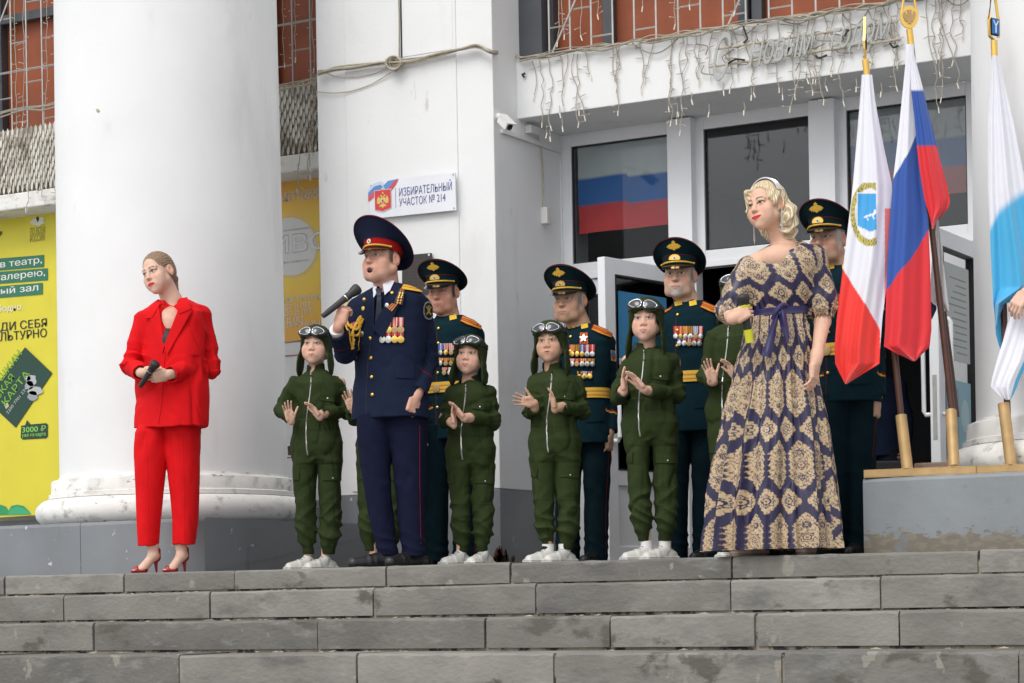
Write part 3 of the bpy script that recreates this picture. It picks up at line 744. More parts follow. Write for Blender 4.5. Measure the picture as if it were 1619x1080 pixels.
        for A in cor:
            for d in range(3):
                if A[d]: continue
                B = list(A); B[d] = 1
                fa = f[i+A[0], j+A[1], k+A[2]]; fb = f[i+B[0], j+B[1], k+B[2]]
                m = (fa < 0) != (fb < 0); t = np.where(m, fa/np.where(m, fa-fb, 1), 0)
                pa = [ax[0][i+A[0]], ax[1][j+A[1]], ax[2][k+A[2]]]; pb = [ax[0][i+B[0]], ax[1][j+B[1]], ax[2][k+B[2]]]
                for q in range(3): acc[:, q] += np.where(m, pa[q]+(pb[q]-pa[q])*t, 0)
                ne += m
        V = acc/ne[:, None]
        F = []
        # x edges
        def quads(e, flip, sh):
            a, b, c = e
            q = np.stack([vid[a-s0[0], b-s0[1], c-s0[2]] for s0 in sh], 1)
            q = np.where(flip[:, None], q[:, ::-1], q); return q[(q >= 0).all(1)]
        for d in range(3):
            sl0 = [slice(1, -1)]*3; sl1 = [slice(1, -1)]*3; sl0[d] = slice(0, -1); sl1[d] = slice(1, None)
            a0, a1 = ins[tuple(sl0)], ins[tuple(sl1)]; m = np.nonzero(a0 != a1)
            off = [1, 1, 1]; off[d] = 0; e = [m[q]+off[q] for q in range(3)]; fl = a0[m]
            o1, o2 = [(1, 2), (2, 0), (0, 1)][d]
            sh = []
            for (p, q_) in ((0, 0), (1, 0), (1, 1), (0, 1)):
                z = [0, 0, 0]; z[o1] = p; z[o2] = q_; sh.append(z)
            F.append(quads(e, ~fl, sh))
        return V, np.concatenate(F).astype(np.int32)
def grid_for(lo, hi, h, fine=(), hf=.003):
    """fine: list of (centre, half) boxes that need hf spacing"""
    return [axis_grid(lo[i], hi[i], [(c[i]-r, c[i]+r) for c, r in fine], h, hf) for i in range(3)]
def sdf_obj(name, F, m, parent, colfn=None, offset=None, keep=None):
    V, Q = F.mesh()
    if keep is not None and len(V):
        kv = keep(V); kf = kv[Q].all(1); Q = Q[kf]; used = np.zeros(len(V), bool); used[Q.ravel()] = True
        mp_ = np.cumsum(used)-1; V = V[used]; Q = mp_[Q].astype(np.int32)
    col = None
    if colfn is not None: col = np.clip(colfn(V), 0, 1)
    o = add_mesh(name, V, Q, m, parent, 'soft', col, False)
    return o
def bvh_of(o): 
    me = o.data; v = [x.co.copy() for x in me.vertices]; return BVHTree.FromPolygons(v, [tuple(p.vertices) for p in me.polygons])
def vnoise(p, s, seed=0):
    """cheap smooth noise: sum of rotated sines, ~[-1,1]"""
    r = np.random.RandomState(seed); out = np.zeros(len(p))
    for q in range(5):
        d = r.normal(size=3); d /= np.linalg.norm(d); out += np.sin(p @ d*s*(1+.35*q)+r.uniform(0, 6.28)+1.3*np.sin(p @ np.roll(d, 1)*s*.7+r.uniform(0, 6)))
    return out/3.2
def creases(p, s, seed=0, an=(1, 1, 1)):
    """sharp cloth creases: ridged noise, ~[-1,0]"""
    q = p*np.array(an); a = np.abs(vnoise(q, s, seed)); b = np.abs(vnoise(q+.3, s*1.9, seed+50)); return -(np.clip(1-a*2.6, 0, 1)**1.6)-.45*(np.clip(1-b*2.6, 0, 1)**1.5)
def lerpc(a, b, t): return np.asarray(a)*(1-t[:, None])+np.asarray(b)*t[:, None]
def smooth(x, a, b): t = np.clip((x-a)/(b-a), 0, 1); return t*t*(3-2*t)

# ---------------------------------------------------------------- head (unit: adult head, origin between the eyes' height and the ears)
def add_head(F, t, female=False, child=False, mouth='closed', jaw=1.0, chub=1.0, nose=1.0, old=0.0):
    j = jaw
    F.ell((0, .012, .035), (.0745, .094, .082), .02, t)                      # cranium
    F.ell((0, -.030, -.035), (.0595*chub, .060, .074), .03, t)               # face mass
    F.cap((-.050*j*chub, -.005, -.055), (0, -.062, -.096), .024, .020, .025, t); F.cap((.050*j*chub, -.005, -.055), (0, -.062, -.096), .024, .020, .025, t)
    F.ell((0, -.066, -.098), (.021*j, .018, .015), .018, t)                  # chin
    for sx in (-1, 1):
        F.ell((.040*sx, -.056, -.030), (.026*chub, .022, .022), .025, t)     # cheekbone
        F.ell((.034*sx, -.054, -.062), (.024*chub, .020, .026), .03, t)
        F.ell((.031*sx, -.092, .002), (.021, .012, .0125), .014, t, '-')      # socket
        F.ell((.0305*sx, -.0725, .001), (.0145, .0135, .0130), .003, t)       # eyeball
        if not (female or child): F.cap((.012*sx, -.088, .0215), (.046*sx, -.075, .020), .0085, .007, .014, t)
        else: F.cap((.014*sx, -.084, .024), (.045*sx, -.073, .022), .0065, .006, .016, t)
        F.cap((.014*sx, -.0815, .0105), (.030*sx, -.0880, .0135), .0042, .0042, .005, t); F.cap((.030*sx, -.0880, .0135), (.047*sx, -.0735, .0085), .0042, .004, .005, t)  # upper lid
        F.cap((.017*sx, -.0805, -.0075), (.043*sx, -.0755, -.0085), .0034, .0034, .006, t)   # lower lid
        # ear
        F.ell((.0775*sx, .014, -.006), (.009, .020, .031), .008, t, R=rotm(yaw=-18*sx, pitch=-8))
        F.ell((.0840*sx, .008, -.003), (.006, .010, .017), .006, t, '-', R=rotm(yaw=-18*sx, pitch=-8))
    nl = .104+.010*(nose-1)*2
    if child: F.cap((0, -.080, .008), (0, -.0925, -.026), .0070, .0090, .016, t); F.ell((0, -.0955, -.030), (.0095, .0095, .008), .01, t)
    else: F.cap((0, -.083, .012), (0, -nl+.004, -.026), .0085*nose, .0100*nose, .014, t); F.ell((0, -nl+.002, -.032), (.0115*nose, .0120, .0095), .01, t)
    nw = .0125*(nose if not female else .95)
    for sx in (-1, 1):
        F.ell((nw*sx, -.092, -.035), (.0075, .0100, .0075), .007, t)
        F.ell((.0075*sx, -.0985, -.0425), (.0036, .0050, .0030), .003, t, '-')
    if old:
        for sx in (-1, 1):
            F.cap((.0175*sx, -.094, -.040), (.032*sx, -.082, -.074), .0018+.001*old, .0014, .006, t, '-')       # smile line
            F.cap((.018*sx, -.0855, -.0165), (.040*sx, -.0795, -.018), .0013+.0008*old, .0012, .005, t, '-')    # under-eye crease
            F.ell((.030*sx, -.080, -.0115), (.015, .009, .0055), .006, t)
            F.ell((.045*sx, -.045, -.088), (.022, .024, .022), .02, t)                                          # jowl
            F.cap((.006*sx, -.0985, .026), (.005*sx, -.0975, .038), .0016, .0010, .005, t, '-')
        for zz in (.044, .054): F.cap((-.035, -.0865, zz), (.035, -.0865, zz+.001), .0012, .0012, .006, t, '-')
    # mouth
    zl = -.066; wm = .024 if not child else .020
    fat = .0062 if female else (.0052 if child else .0046)
    F.ell((0, -.078, zl), (.030, .018, .020), .02, t)
    for sx in (-1, 1):
        F.cap((.003*sx, -.0955, zl+.0045), (wm*sx, -.0835, zl+.0005), fat, fat*.55, .004, t)
        F.cap((.0*sx, -.0945, zl-.0065), (wm*.85*sx, -.0840, zl-.0015), fat*1.15, fat*.6, .004, t)
    if mouth == 'open': F.ell((-.0, -.096, zl-.010), (.017, .026, .0105), .005, t, '-')
    elif mouth == 'part': F.ell((0, -.099, zl-.0015), (.013, .014, .0032), .003, t, '-')
    else: F.cap((-wm, -.0925, zl-.0008), (wm, -.0925, zl-.0008), .0013, .0013, .002, t, '-')
def add_neck(F, t, base, r=.056, k=.03):
    """from the skull down to a point on the shoulders (figure frame)"""
    top = t.fwd((0, .022, -.045)); F.cap(top, base, r*t.k, r*1.06*t.k, k, ID)
def head_color(V, t, skin, opt):
    q = t.inv(V); x, y, z = q[:, 0], q[:, 1], q[:, 2]; ax = np.abs(x)
    n = len(V); c = np.tile(np.array(skin, float), (n, 1))
    head = (z > -.13) & (np.abs(x) < .10) & (np.abs(y) < .13) & (z < .14)
    fr = head & (y < -.035)
    def paint(mask, col, a): 
        a = (np.asarray(a)*mask)[:, None]; c[:] = c*(1-a)+np.array(col, float)*a
    sk = np.array(skin, float); red = np.clip(sk*np.array([1.04, .76, .72]), 0, 1)
    paint(fr, red, .75*np.exp(-((ax-.040)**2/.016**2+(z+.035)**2/.018**2)))          # cheeks
    paint(fr, red, .4*np.exp(-((ax)**2/.013**2+(z+.032)**2/.012**2)))
    paint(fr & (y < -.09), sk*np.array([.45, .30, .28]), .8*np.exp(-(((ax-.0075)/.0035)**2+((z+.0435)/.0028)**2)))                 # nostrils darkened, shade painted into the skin colour
    paint(head, red, .7*smooth(ax, .072, .082)*smooth(-np.abs(z+.004), -.04, -.02)*(y < .05))   # ears
    if opt.get('stubble'):
        paint(fr | head, opt.get('stubble_col', sk*np.array([.62, .60, .62])), opt['stubble']*(1 if not opt.get('goatee') else np.clip(1.25*np.exp(-(ax/.030)**4), .12, 1))*smooth(-z, .045, .065)*smooth(-y, -.01, .03)*(1-np.exp(-((ax/.02)**2+((z+.066)/.009)**2)))*smooth(z, -.125, -.10))
    br = opt.get('brow', (.12, .07, .045)); bt = opt.get('brow_t', .0042); arch = opt.get('arch', .004)
    zb = opt.get('brow_z', .0245)+arch*np.sin(np.clip((ax-.012)/.034, 0, 1)*2.4)
    paint(fr & (ax > .011) & (ax < .049), br, opt.get('brow_a', .85)*np.exp(-((z-zb)/bt)**2)*smooth(ax, .010, .016)*smooth(-ax, -.050, -.042))
    # eyes
    wide = opt.get('wide', 1.0); ex = opt.get('gaze', (0, 0))
    dx = ax-.0305; zc = .0010+.10*dx
    hh = .0062*wide*np.sqrt(np.clip(1-(dx/.0150)**2, 0, 1))
    inside = fr & (np.abs(dx) < .0150) & (np.abs(z-zc) < hh)
    lashes = fr & (np.abs(dx) < .0185) & (z-zc > hh-.0006) & (z-zc < hh+.0034*opt.get('lash', 1)+.0005)
    paint(fr & (np.abs(dx) < .021) & (np.abs(z-zc) < .013), sk*.72, .5*np.exp(-(dx/.02)**2))  # skin darkened round the eyes: socket shade put into the colour
    paint(inside, (.62, .58, .55), .95)
    sx = np.sign(x); ir = ((x-sx*.0305-ex[0])**2+(z-zc-ex[1]+.0005)**2)
    paint(inside & (ir < .0070**2), opt.get('iris', (.06, .05, .045)), 1.0)
    paint(inside & (ir < .0030**2), (.01, .01, .01), 1.0)
    paint(lashes, (.045, .03, .025), opt.get('lash_a', .85))
    # lips
    wm = .026 if not opt.get('child') else .0215
    wm = wm*opt.get('mw', 1); zl = -.066+opt.get('smile', 0)*np.clip(ax/wm, 0, 1.2)**2
    up = .0085*opt.get('lipf', 1)*np.sqrt(np.clip(1-(ax/wm)**2, 0, 1)); lo = .0125*opt.get('lipf', 1)*np.sqrt(np.clip(1-(ax/wm)**2, 0, 1))
    if opt.get('mouth') == 'open': lo = lo+.0105*np.sqrt(np.clip(1-(ax/.02)**2, 0, 1))
    lm = fr & (y < -.075) & (z < zl+up) & (z > zl-lo)
    paint(lm, opt.get('lips', sk*np.array([.86, .56, .55])), opt.get('lips_a', .9))
    paint(fr & (ax < wm*.9) & (np.abs(z-zl+.0008+.0015*(ax/wm)**2) < .0012), (.10, .03, .03), .8 if opt.get('mouth') != 'open' else 0)
    if opt.get('mouth') == 'open': 
        e = (x/.0165)**2+((z-zl+.010)/.0100)**2
        paint(fr & (e < 1.0) & (y > -.0925), (.05, .012, .012), 1.0)
        paint(fr & (e < 1.0) & (z > zl-.0065) & (y < -.070) & (ax < .011), (.6, .56, .48), .6)
    if opt.get('hair_fn') is not None:
        a = opt['hair_fn'](x, y, z)*head; paint(a > 0, opt['hair'], a)
    return c
# ---------------------------------------------------------------- hand (frame: wrist at origin, fingers +z, palm faces -y, thumb towards +x*side)
def hand_T(wrist, aim, palm, k):
    """aim: direction wrist->fingers, palm: direction the palm faces"""
    z = np.asarray(aim, float); z /= np.linalg.norm(z); y = -np.asarray(palm, float); y -= z*(y @ z); y /= np.linalg.norm(y); x = np.cross(y, z)
    return T(np.stack([x, y, z], 1), wrist, k)
def add_hand(F, t, side=1, curl=(.15, .2, .15), spread=.10, thumb=(.5, .35, .2), fan=None, fore=None, rf=None):
    """side=+1: thumb on local +x.  curl: bend (rad) at knuckle / middle / end joints, or one triple per finger"""
    s = side; K = .006
    F.cap((0, 0, -.012), (0, -.001, .030), .024, .026, .014, t, sq=((0, 1, 0), .72))
    F.box((0, -.001, .052), (.039, .0125, .040), .0115, .014, t)
    F.cap((.030*s, -.008, .028), (.024*s, -.012, .058), .016, .012, .012, t)     # ball of the thumb
    F.cap((-.028*s, -.006, .022), (-.027*s, -.006, .060), .013, .011, .012, t)
    L = [.070, .078, .073, .057]; R = [.0088, .0090, .0086, .0076]
    tips = []
    for i in range(4):
        cu = curl[i] if hasattr(curl[0], '__len__') else curl
        x0 = (.030-.0200*i)*s; a = ((1.5-i)*spread)*s if fan is None else fan[i]*s
        p = np.array([x0, -.001, .088-.003*abs(i-1.2)]); d = np.array([math.sin(a), 0, math.cos(a)]); seg = np.array([.46, .30, .24])*L[i]; ang = 0; r = R[i]
        q0 = p-d*.02
        F.cap(q0, p, r*1.05, r, K, t)
        for b in range(3):
            ang += cu[b]; dd = np.array([math.sin(a)*math.cos(ang), -math.sin(ang), math.cos(a)*math.cos(ang)])
            e = p+dd*seg[b]; F.cap(p, e, r, r*.93, .0025, t); p = e; r *= .93
        tips.append(p)
    a0, a1, a2 = thumb   # outward angle, towards-palm angle, bend
    p = np.array([.026*s, -.006, .020]); d = np.array([math.sin(a0)*s, -math.sin(a1), math.cos(a0)]); d /= np.linalg.norm(d)
    e = p+d*.040; F.cap(p, e, .0135, .0105, .010, t); p = e
    d2 = d+np.array([-s*a2*.5, -a2*.5, a2*.35]); d2 /= np.linalg.norm(d2); e = p+d2*.030; F.cap(p, e, .0102, .0095, .003, t); p = e
    d3 = d2+np.array([-s*a2*.4, -a2*.35, a2*.2]); d3 /= np.linalg.norm(d3); e = p+d3*.024; F.cap(p, e, .0095, .0078, .003, t)
    if fore is not None: F.cap(t.fwd((0, 0, -.005)), fore, .0235*t.k, (rf or .036*t.k), .02, ID)
    return tips
FINGERS = dict(open=((.08, .10, .08)), relaxed=((.35, .45, .3)), grip=((1.15, 1.15, .7)), fist=((1.45, 1.6, 1.1)))
# ================================================================ PEOPLE
SK_F = (.68, .44, .335); SK_O = (.60, .33, .24); SK_V = (.57, .34, .24); SK_K = (.68, .43, .32)
G_KIDS = 'children in green flight suits applauding'; G_VETS = 'veterans in dark teal parade uniform standing behind the children'
class Fig:
    def __init__(s, px, Y, label, cat='person', group=None):
        b = P(px, 890, Y=Y); s.b = np.array([b[0], b[1], 0.0]); s.D = depth(s.b); s.px = px
        s.e = empty('person', s.b, YAW, label, cat, group); s.mpp = s.D/FPX
    def loc(s, p): r = np.asarray(p)-s.b; return np.array([r @ RT, r @ FW, r[2]])
    def L(s, px, py, dy=0.0): return s.loc(P(px, py, D=s.D+dy))
    def z(s, py): return float(s.L(s.px, py)[2])
    def rows(s, rows, q=.65, yaw=0, grow=0.0):
        out = []
        for r in rows:
            py, xl, xr = r[:3]; dy = r[3] if len(r) > 3 else 0; qq = r[4] if len(r) > 4 else q
            c = s.L((xl+xr)/2, py, dy); w = (xr-xl)/2*s.mpp
            a = math.radians(yaw); rx = w/math.sqrt(math.cos(a)**2+(qq*math.sin(a))**2)
            out.append((c[2], c[0], c[1], rx+grow, rx*qq+grow))
        return out
    def hit(s, bvh, px, py):
        o = s.loc(CAM); d = s.loc(P(px, py, D=s.D))-o; d /= np.linalg.norm(d)
        r = bvh.ray_cast(Vector(o), Vector(d))
        if r[0] is None: return None
        n = np.array(r[1]); n = n if n @ d < 0 else -n
        return np.array(r[0]), n
    def head(s, px, py, dy, yaw, pitch=0, roll=0, k=1.0): s.ht = T(rotm(yaw, pitch, roll), s.L(px, py, dy), k); return s.ht
    def decal(s, bvh, name, quad, nu, nv, paint, lift, m, t=.0015, skip=None):
        """sheet laid on the garment: quad = 4 photo points (u0v0, u1v0, u1v1, u0v1)"""
        q = [np.array(p, float) for p in quad]; g = []; cols = []
        last = None
        for j in range(nv+1):
            row = []
            for i in range(nu+1):
                u, v = i/nu, j/nv; p = (q[0]*(1-u)+q[1]*u)*(1-v)+(q[3]*(1-u)+q[2]*u)*v
                h = s.hit(bvh, *p)
                if h is None: h = last
                if h is None: return None
                last = h; row.append(h[0]+h[1]*lift); cols.append(paint(u, v))
            g.append(row)
        return MB().sheet(g, t, cols=cols).build(name, M(m), s.e, True, True, world=False)
    def button(s, bvh, name, px, py, r, m='gold', t=.004, dome=.004):
        h = s.hit(bvh, px, py)
        if h is None: return
        return MB().disc(h[0]+h[1]*.0, h[1], r, t, 12, dome=dome).build(name, M(m), s.e, True, world=False)
    def line(s, bvh, name, pts, r, m, lift=.001, k=5, col=None):
        pp = []
        for p in (smooth_path([np.array([*q, 0.]) for q in pts], k) if len(pts) > 2 else [np.array([*pts[0], 0.])*(1-i/8)+np.array([*pts[1], 0.])*i/8 for i in range(9)]):
            h = s.hit(bvh, p[0], p[1])
            if h is not None: pp.append(h[0]+h[1]*lift)
        if len(pp) > 1: return MB().tube(pp, r, 5, col=col).build(name, M(m), s.e, True, col is not None, world=False)
def arm(F, a, b, c, ra, rb, rc, k=.03, cut=True, t=ID, cuff=None):
    F.cap(a, b, ra, rb, k, t); F.cap(b, c, rb, rc, .02, t)
    if cut:
        d = (c-b)/np.linalg.norm(c-b); up = np.array([0, 0, 1.]) if abs(d[2]) < .9 else np.array([1., 0, 0])
        x = np.cross(up, d); x /= np.linalg.norm(x); y = np.cross(d, x)
        R = np.stack([x, y, d], 1)
        F.box(c+d*.055, (rc*1.35, rc*1.35, .055), .004, .006, ID, '-', R); F.cap(c-d*.03, c+d*.01, rc*.74, rc*.78, .004, ID, '-')
def sleeves(J, arms, radii, k=.045, extra=None):
    for (a, b, c), rr in zip(arms, radii):
        S = Field(*J.a); arm(S, a, b, c, *rr, k=.03)
        if extra: extra(S, a, b, c)
        d = S.f; h = np.maximum(k-np.abs(J.f-d), 0)/k
        # blend only round the shoulder, crisp further down
        g = np.meshgrid(*J.a, indexing='ij', sparse=True); ds = np.sqrt((g[0]-a[0])**2+(g[1]-a[1])**2+(g[2]-a[2])**2); wgt = np.clip(1.25-ds/.16, .12, 1).astype(f32)
        h = np.maximum(k*wgt-np.abs(J.f-d), 0)/(k*wgt); J.f[:] = np.minimum(J.f, d)-h*h*k*wgt*.25
def closed_bvh(F):
    V, Q = F.mesh(); return BVHTree.FromPolygons([Vector(v) for v in V.tolist()], Q.tolist())
def rid(x): return 1-2*np.abs(np.sin(x*.5))**.75
def arm_folds(p, arms, amp=.0035):
    out = np.zeros(len(p))
    for (a, b, c) in arms:
        for (u, v) in ((a, b), (b, c)):
            ax = v-u; L = np.linalg.norm(ax); ax /= L; r = p-u; tt = r @ ax; dist = np.linalg.norm(r-tt[:, None]*ax, axis=1)
            near = (dist < .10) & (tt > -.03) & (tt < L+.03); eb = tt if u is b else L-tt   # distance to the elbow
            ph = vnoise(p, 9, 3)*2.2; pr = (r @ np.cross(ax, [.3, .9, .2]))*22
            out += near*rid(tt*88+pr+ph*1.6)*np.exp(-(eb/.11)**2)*amp + near*rid(tt*40-pr*.8+ph*2)*amp*.45
    return out
def hidden_body(F, fig, sh, hip, feet, r=.05):
    """the clothed part of the body: one continuous surface from neck to ankles"""
    mid = (np.asarray(sh[0])+np.asarray(sh[1]))/2; pel = (np.asarray(hip[0])+np.asarray(hip[1]))/2
    F.cap(mid-(0, 0, .05), pel, .085, .085, .04, sq=((0, 1, 0), .8)); 
    for a in sh: F.cap(mid-(0, 0, .03), a, .05, .04, .03)
    for h, f in zip(hip, feet): F.cap(h, f, .055, .032, .03)

# ---------------------------------------------------------------- peaked cap (in the head's frame)
def peaked_cap(fig, t, crown, band, piping, eagle=True, k=1.0, badge='gold', rim=(.150, .153), lift=.080, h0=.006, z0=.040):
    e = fig.e; N = 56
    def ring(rx, ry, z, tl, cy=.006, dome=0):
        return [t.fwd((rx*k*math.cos(a), (cy+ry*math.sin(a)*1.0)*k, (z-tl*math.sin(a))*k)) for a in [2*math.pi*i/N for i in range(N)]]
    def loop(rings, name, m, col, smooth_='soft', cap=True):
        mb = MB(); vs = [p for r in rings for p in r]; fs = [(i*N+j, i*N+(j+1) % N, (i+1)*N+(j+1) % N, (i+1)*N+j) for i in range(len(rings)-1) for j in range(N)]
        mb.poly(vs, fs, col)
        if cap: c = np.mean(rings[-1], 0); b = len(mb.v)-N; mb.v.append(tuple(c)); mb.c.append(col); mb.f += [(b+j, b+(j+1) % N, len(mb.v)-1) for j in range(N)]
        return mb.build(name, M(m), e, smooth_, True, world=False)
    zb = z0+.038
    B = [ring(.080, .100, z0-.004, .006), ring(.0845, .1055, z0-.006, .006), ring(.0855, .1065, z0+.010, .006), ring(.0855, .1065, zb, .010)]
    loop(B, 'cap_band', 'vc_wool', band, True, False)
    R = []
    prof = [(0, 0), (.08, .16), (.30, .42), (.58, .70), (.82, .90), (.95, .985), (1, 1.0)]
    for a, b in prof:
        rx = .0850+(rim[0]-.0850)*a; ry = .1060+(rim[1]-.1060)*a
        R.append(ring(rx, ry, zb+h0*b**1.3*.95, .010+lift*b))
    R += [ring(rim[0]*.985, rim[1]*.985, zb+h0+.006, .010+lift), ring(rim[0]*.90, rim[1]*.90, zb+h0+.012, .010+lift*.95), ring(rim[0]*.6, rim[1]*.6, zb+h0+.014, .010+lift*.6), ring(rim[0]*.25, rim[1]*.25, zb+h0+.012, .01+lift*.25)]
    loop(R, 'cap_crown', 'vc_wool', crown)
    MB().tube(ring(rim[0]+.0005, rim[1]+.0005, zb+h0+.001, .010+lift), .0022, 5, col=piping, closed=True).build('cap_piping', M('vc_cloth'), e, True, True, world=False)
    MB().tube(ring(.0865, .1075, zb, .010), .0018, 5, col=piping, closed=True).build('cap_piping', M('vc_cloth'), e, True, True, world=False)
    # visor
    g = []
    for i in range(27):
        a = -math.pi/2+math.radians(-66+132*i/26); f = math.cos(a+math.pi/2); ff = max(0, (f-.40)/.60)
        r = []
        for j in range(7):
            s_ = j/6; ex = .052*s_*ff**.6
            r.append(t.fwd(((.084+ex*.55)*k*math.cos(a), (.006+(.105+ex)*math.sin(a))*k, (z0+.004-.034*s_*ff**.55)*k)))
        g.append(r)
    MB().sheet(g, .0025).build('cap_visor', M('black_patent'), e, True, world=False)
    # gold cord over the visor with end buttons
    cd = [t.fwd((.0885*k*math.cos(a), (.006+.1095*math.sin(a))*k, (z0+.008+.0045*math.cos((a+math.pi/2)*1.3))*k)) for a in [-math.pi/2+math.radians(-68+136*i/30) for i in range(31)]]
    cb = MB().tube(cd, .0052*k, 7); cb.build('cap_cord', M('gold_thread'), e, True, world=False)
    for s_ in (0, 30):
        n_ = cd[s_]-t.fwd((0, .006, z0)); MB().disc(cd[s_], n_, .0065*k, .005, 10, dome=.003).build('cap_button', M('gold'), e, True, world=False)
    # front badges
    def front(z, lift_=.0):
        rr = .1065 if z < zb+.008 else np.interp((z-.010-zb)/(h0+lift), [0, .42, .9, 1], [.106, .106+(rim[1]-.106)*.30, .106+(rim[1]-.106)*.82, rim[1]])
        return np.array([0, .006-rr-lift_, z])
    def badge_poly(pts, z, col, name, m='gold', tk=.003, tilt=0.0):
        base = front(z, .002); o = [t.fwd((base+np.array([x*1.0, -tk-(zz*tilt), zz]))*k) for x, zz in pts]; ext = t.R @ np.array([0, tk*k, 0])
        MB().prism(o, ext).build(name, M(m), e, world=False)
    def circ(r, n=14, cx=0, cz=0): return [(cx+r*math.cos(2*math.pi*i/n), cz+r*math.sin(2*math.pi*i/n)) for i in range(n)]
    if badge == 'wreath':
        w_ = []
        for i in range(22):
            a = math.radians(200-220*i/21); rr = .0235+(.0028 if i % 2 else -.001); w_.append((rr*1.18*math.cos(a), .004+rr*.86*math.sin(a)))
        badge_poly(w_, z0+.024, None, 'cap_wreath', tk=.003); badge_poly(circ(.0085, cz=.006), z0+.024, None, 'cap_cockade', 'silver', .0055); badge_poly(circ(.0045, cz=.006), z0+.024, None, 'cap_cockade_centre', 'rust', .0068)
    else:
        badge_poly(circ(.0120, 16), z0+.031, None, 'cap_cockade', 'silver', .004); badge_poly(circ(.0070, 16), z0+.031, None, 'cap_cockade_centre', 'gold', .0052); badge_poly(circ(.0040, 12), z0+.031, None, 'cap_cockade_core', 'rust', .0062)
    if eagle:
        half = [(x*1.15, z*1.15) for x, z in [(0, -.020), (.006, -.017), (.009, -.011), (.014, -.016), (.018, -.010), (.024, -.013), (.026, -.006), (.033, -.006), (.027, .001), (.017, .007), (.008, .009), (.006, .012), (.009, .016), (.003, .018), (.001, .022)]]
        badge_poly(half+[(-x, z) for x, z in reversed(half[1:-1])]+[], zb+.012+(h0+lift)*.52, None, 'cap_eagle', 'gold_thread', .004, tilt=.42)

# ---------------------------------------------------------------- medals
RIB = [((.62, .06, .05), (.75, .70, .62)), ((.70, .30, .04), (.03, .03, .03)), ((.60, .05, .06), (.62, .42, .08)), ((.10, .16, .42), (.75, .74, .72)), ((.66, .10, .08), (.80, .55, .12)), ((.45, .05, .06), (.72, .5, .45)), ((.72, .44, .10), (.5, .05, .05))]
def medals(fig, bvh, x0, x1, ys, per, h_rib, h_disc, seed=0, slope=0.0):
    """rows of medals; ys: photo y of each row's ribbon top; per: number in each row"""
    r_ = random.Random(seed)
    for ri, (y, n) in enumerate(zip(ys, per)):
        wrow = (x1-x0); wx = wrow/n if ri == 0 else wrow/per[0]
        xs0 = x0 if n == per[0] else x0+(x1-x0-wx*n)*.75
        hr = h_rib if ri == 0 else h_rib*.42
        for i in range(n):
            cx = xs0+wx*(i+.5); yy = y+slope*(cx-x0); a, b = RIB[(seed*3+i*2+ri) % len(RIB)] if seed else (RIB[5] if i % 2 else RIB[0])
            pal = r_.randint(0, 3)
            def paint(u, v, a=a, b=b, pal=pal):
                u = (u*6) % 6
                if pal == 0: return a if int(u*1.0) % 2 == 0 else b
                if pal == 1: return b if abs(u-3) < 1 else a
                if pal == 2: return a if (u < 2 or u > 4) else b
                return a if int(u*.67) % 2 == 0 else b
            pent = hr
            fig.decal(bvh, 'medal_ribbon', [(cx-wx*.49, yy), (cx+wx*.49, yy), (cx+wx*.42, yy+pent), (cx-wx*.42, yy+pent)], 6, 2, paint, .005+.002*ri, 'vc_cloth')
            h = fig.hit(bvh, cx, yy+pent+h_disc*.5)
            if h is not None:
                rr = h_disc*.5*fig.mpp*1.0; m = r_.choice(['gold', 'silver', 'gold', 'gold_paint', 'silver'])
                MB().disc(h[0]+h[1]*(.009+.002*ri), h[1], rr, .003, 14, dome=.0012).build('medal', M(m), fig.e, True, world=False)
def shoe(fig, name, ankle, yaw, ln, col, sole, style='sneaker', hgt=.085, wd=.046, m='vc_shoe'):
    """shoe under the ankle point; toe towards yaw"""
    a = math.radians(yaw); fwd = np.array([math.sin(a), -math.cos(a), 0]); side = np.array([math.cos(a), math.sin(a), 0])
    base = np.array([ankle[0], ankle[1], 0]); t = T(np.stack([side, -fwd, [0, 0, 1.]], 1), base, 1.0)
    xs = grid_for(np.minimum(base, base+fwd*ln)-(.14, .14, .03), np.maximum(base, base+fwd*ln)+(.14, .14, .14), .004)
    F = Field(*xs); hl = -ln*.24; tl = ln*.76-wd*.8
    F.cap((0, -hl, wd*.72), (0, -tl*.55, wd*.66), wd*.82, wd*.95, .01, t); F.cap((0, -tl*.4, wd*.66), (0, -tl, wd*.55), wd*.95, wd*.80, .01, t)
    F.cap((0, -hl*.5, wd*.9), (0, .0, hgt), wd*.80, wd*.78, .02, t)
    F.cap((0, -.01, hgt*.9), (0, -tl*.75, wd*.75), wd*.62, wd*.55, .02, t)
    if style == 'sneaker':
        F.box((0, -(tl+hl)/2, .014), (wd*1.02, (tl-hl)/2+wd*.80, .014), .012, .004, t)
    F.box((0, 0, -.05), (.5, .5, .05), .001, .001, ID, '-'); F.ell((0, .004, hgt+.018), (wd*.55, wd*.6, .022), .004, t, '-')
    fold = lambda p: .0012*np.sin((t.inv(p)[:, 1])*150)*(np.abs(t.inv(p)[:, 1]+tl*.55) < .03)
    F.disp(fold)
    def cf(V):
        q = t.inv(V); c = np.tile(np.array(col, float), (len(V), 1)); c[q[:, 2] < .017] = sole
        if style == 'sneaker':
            lace = (np.abs(q[:, 0]) < .016) & (q[:, 1] < -.03) & (q[:, 1] > -tl*.75) & (np.sin(q[:, 1]*330) > .1) & (q[:, 2] > .05); c[lace] = np.array(col)*.45
            c[(np.abs(q[:, 2]-.0195) < .0022)] = np.array(col)*.42
            st_ = (np.abs(q[:, 0]) > .030) & (np.abs(q[:, 1]+.03-q[:, 2]*.5) < .008) & (q[:, 2] > .025); c[st_] = np.array(col)*.6
        return c
    return sdf_obj(name, F, M(m), fig.e, cf)

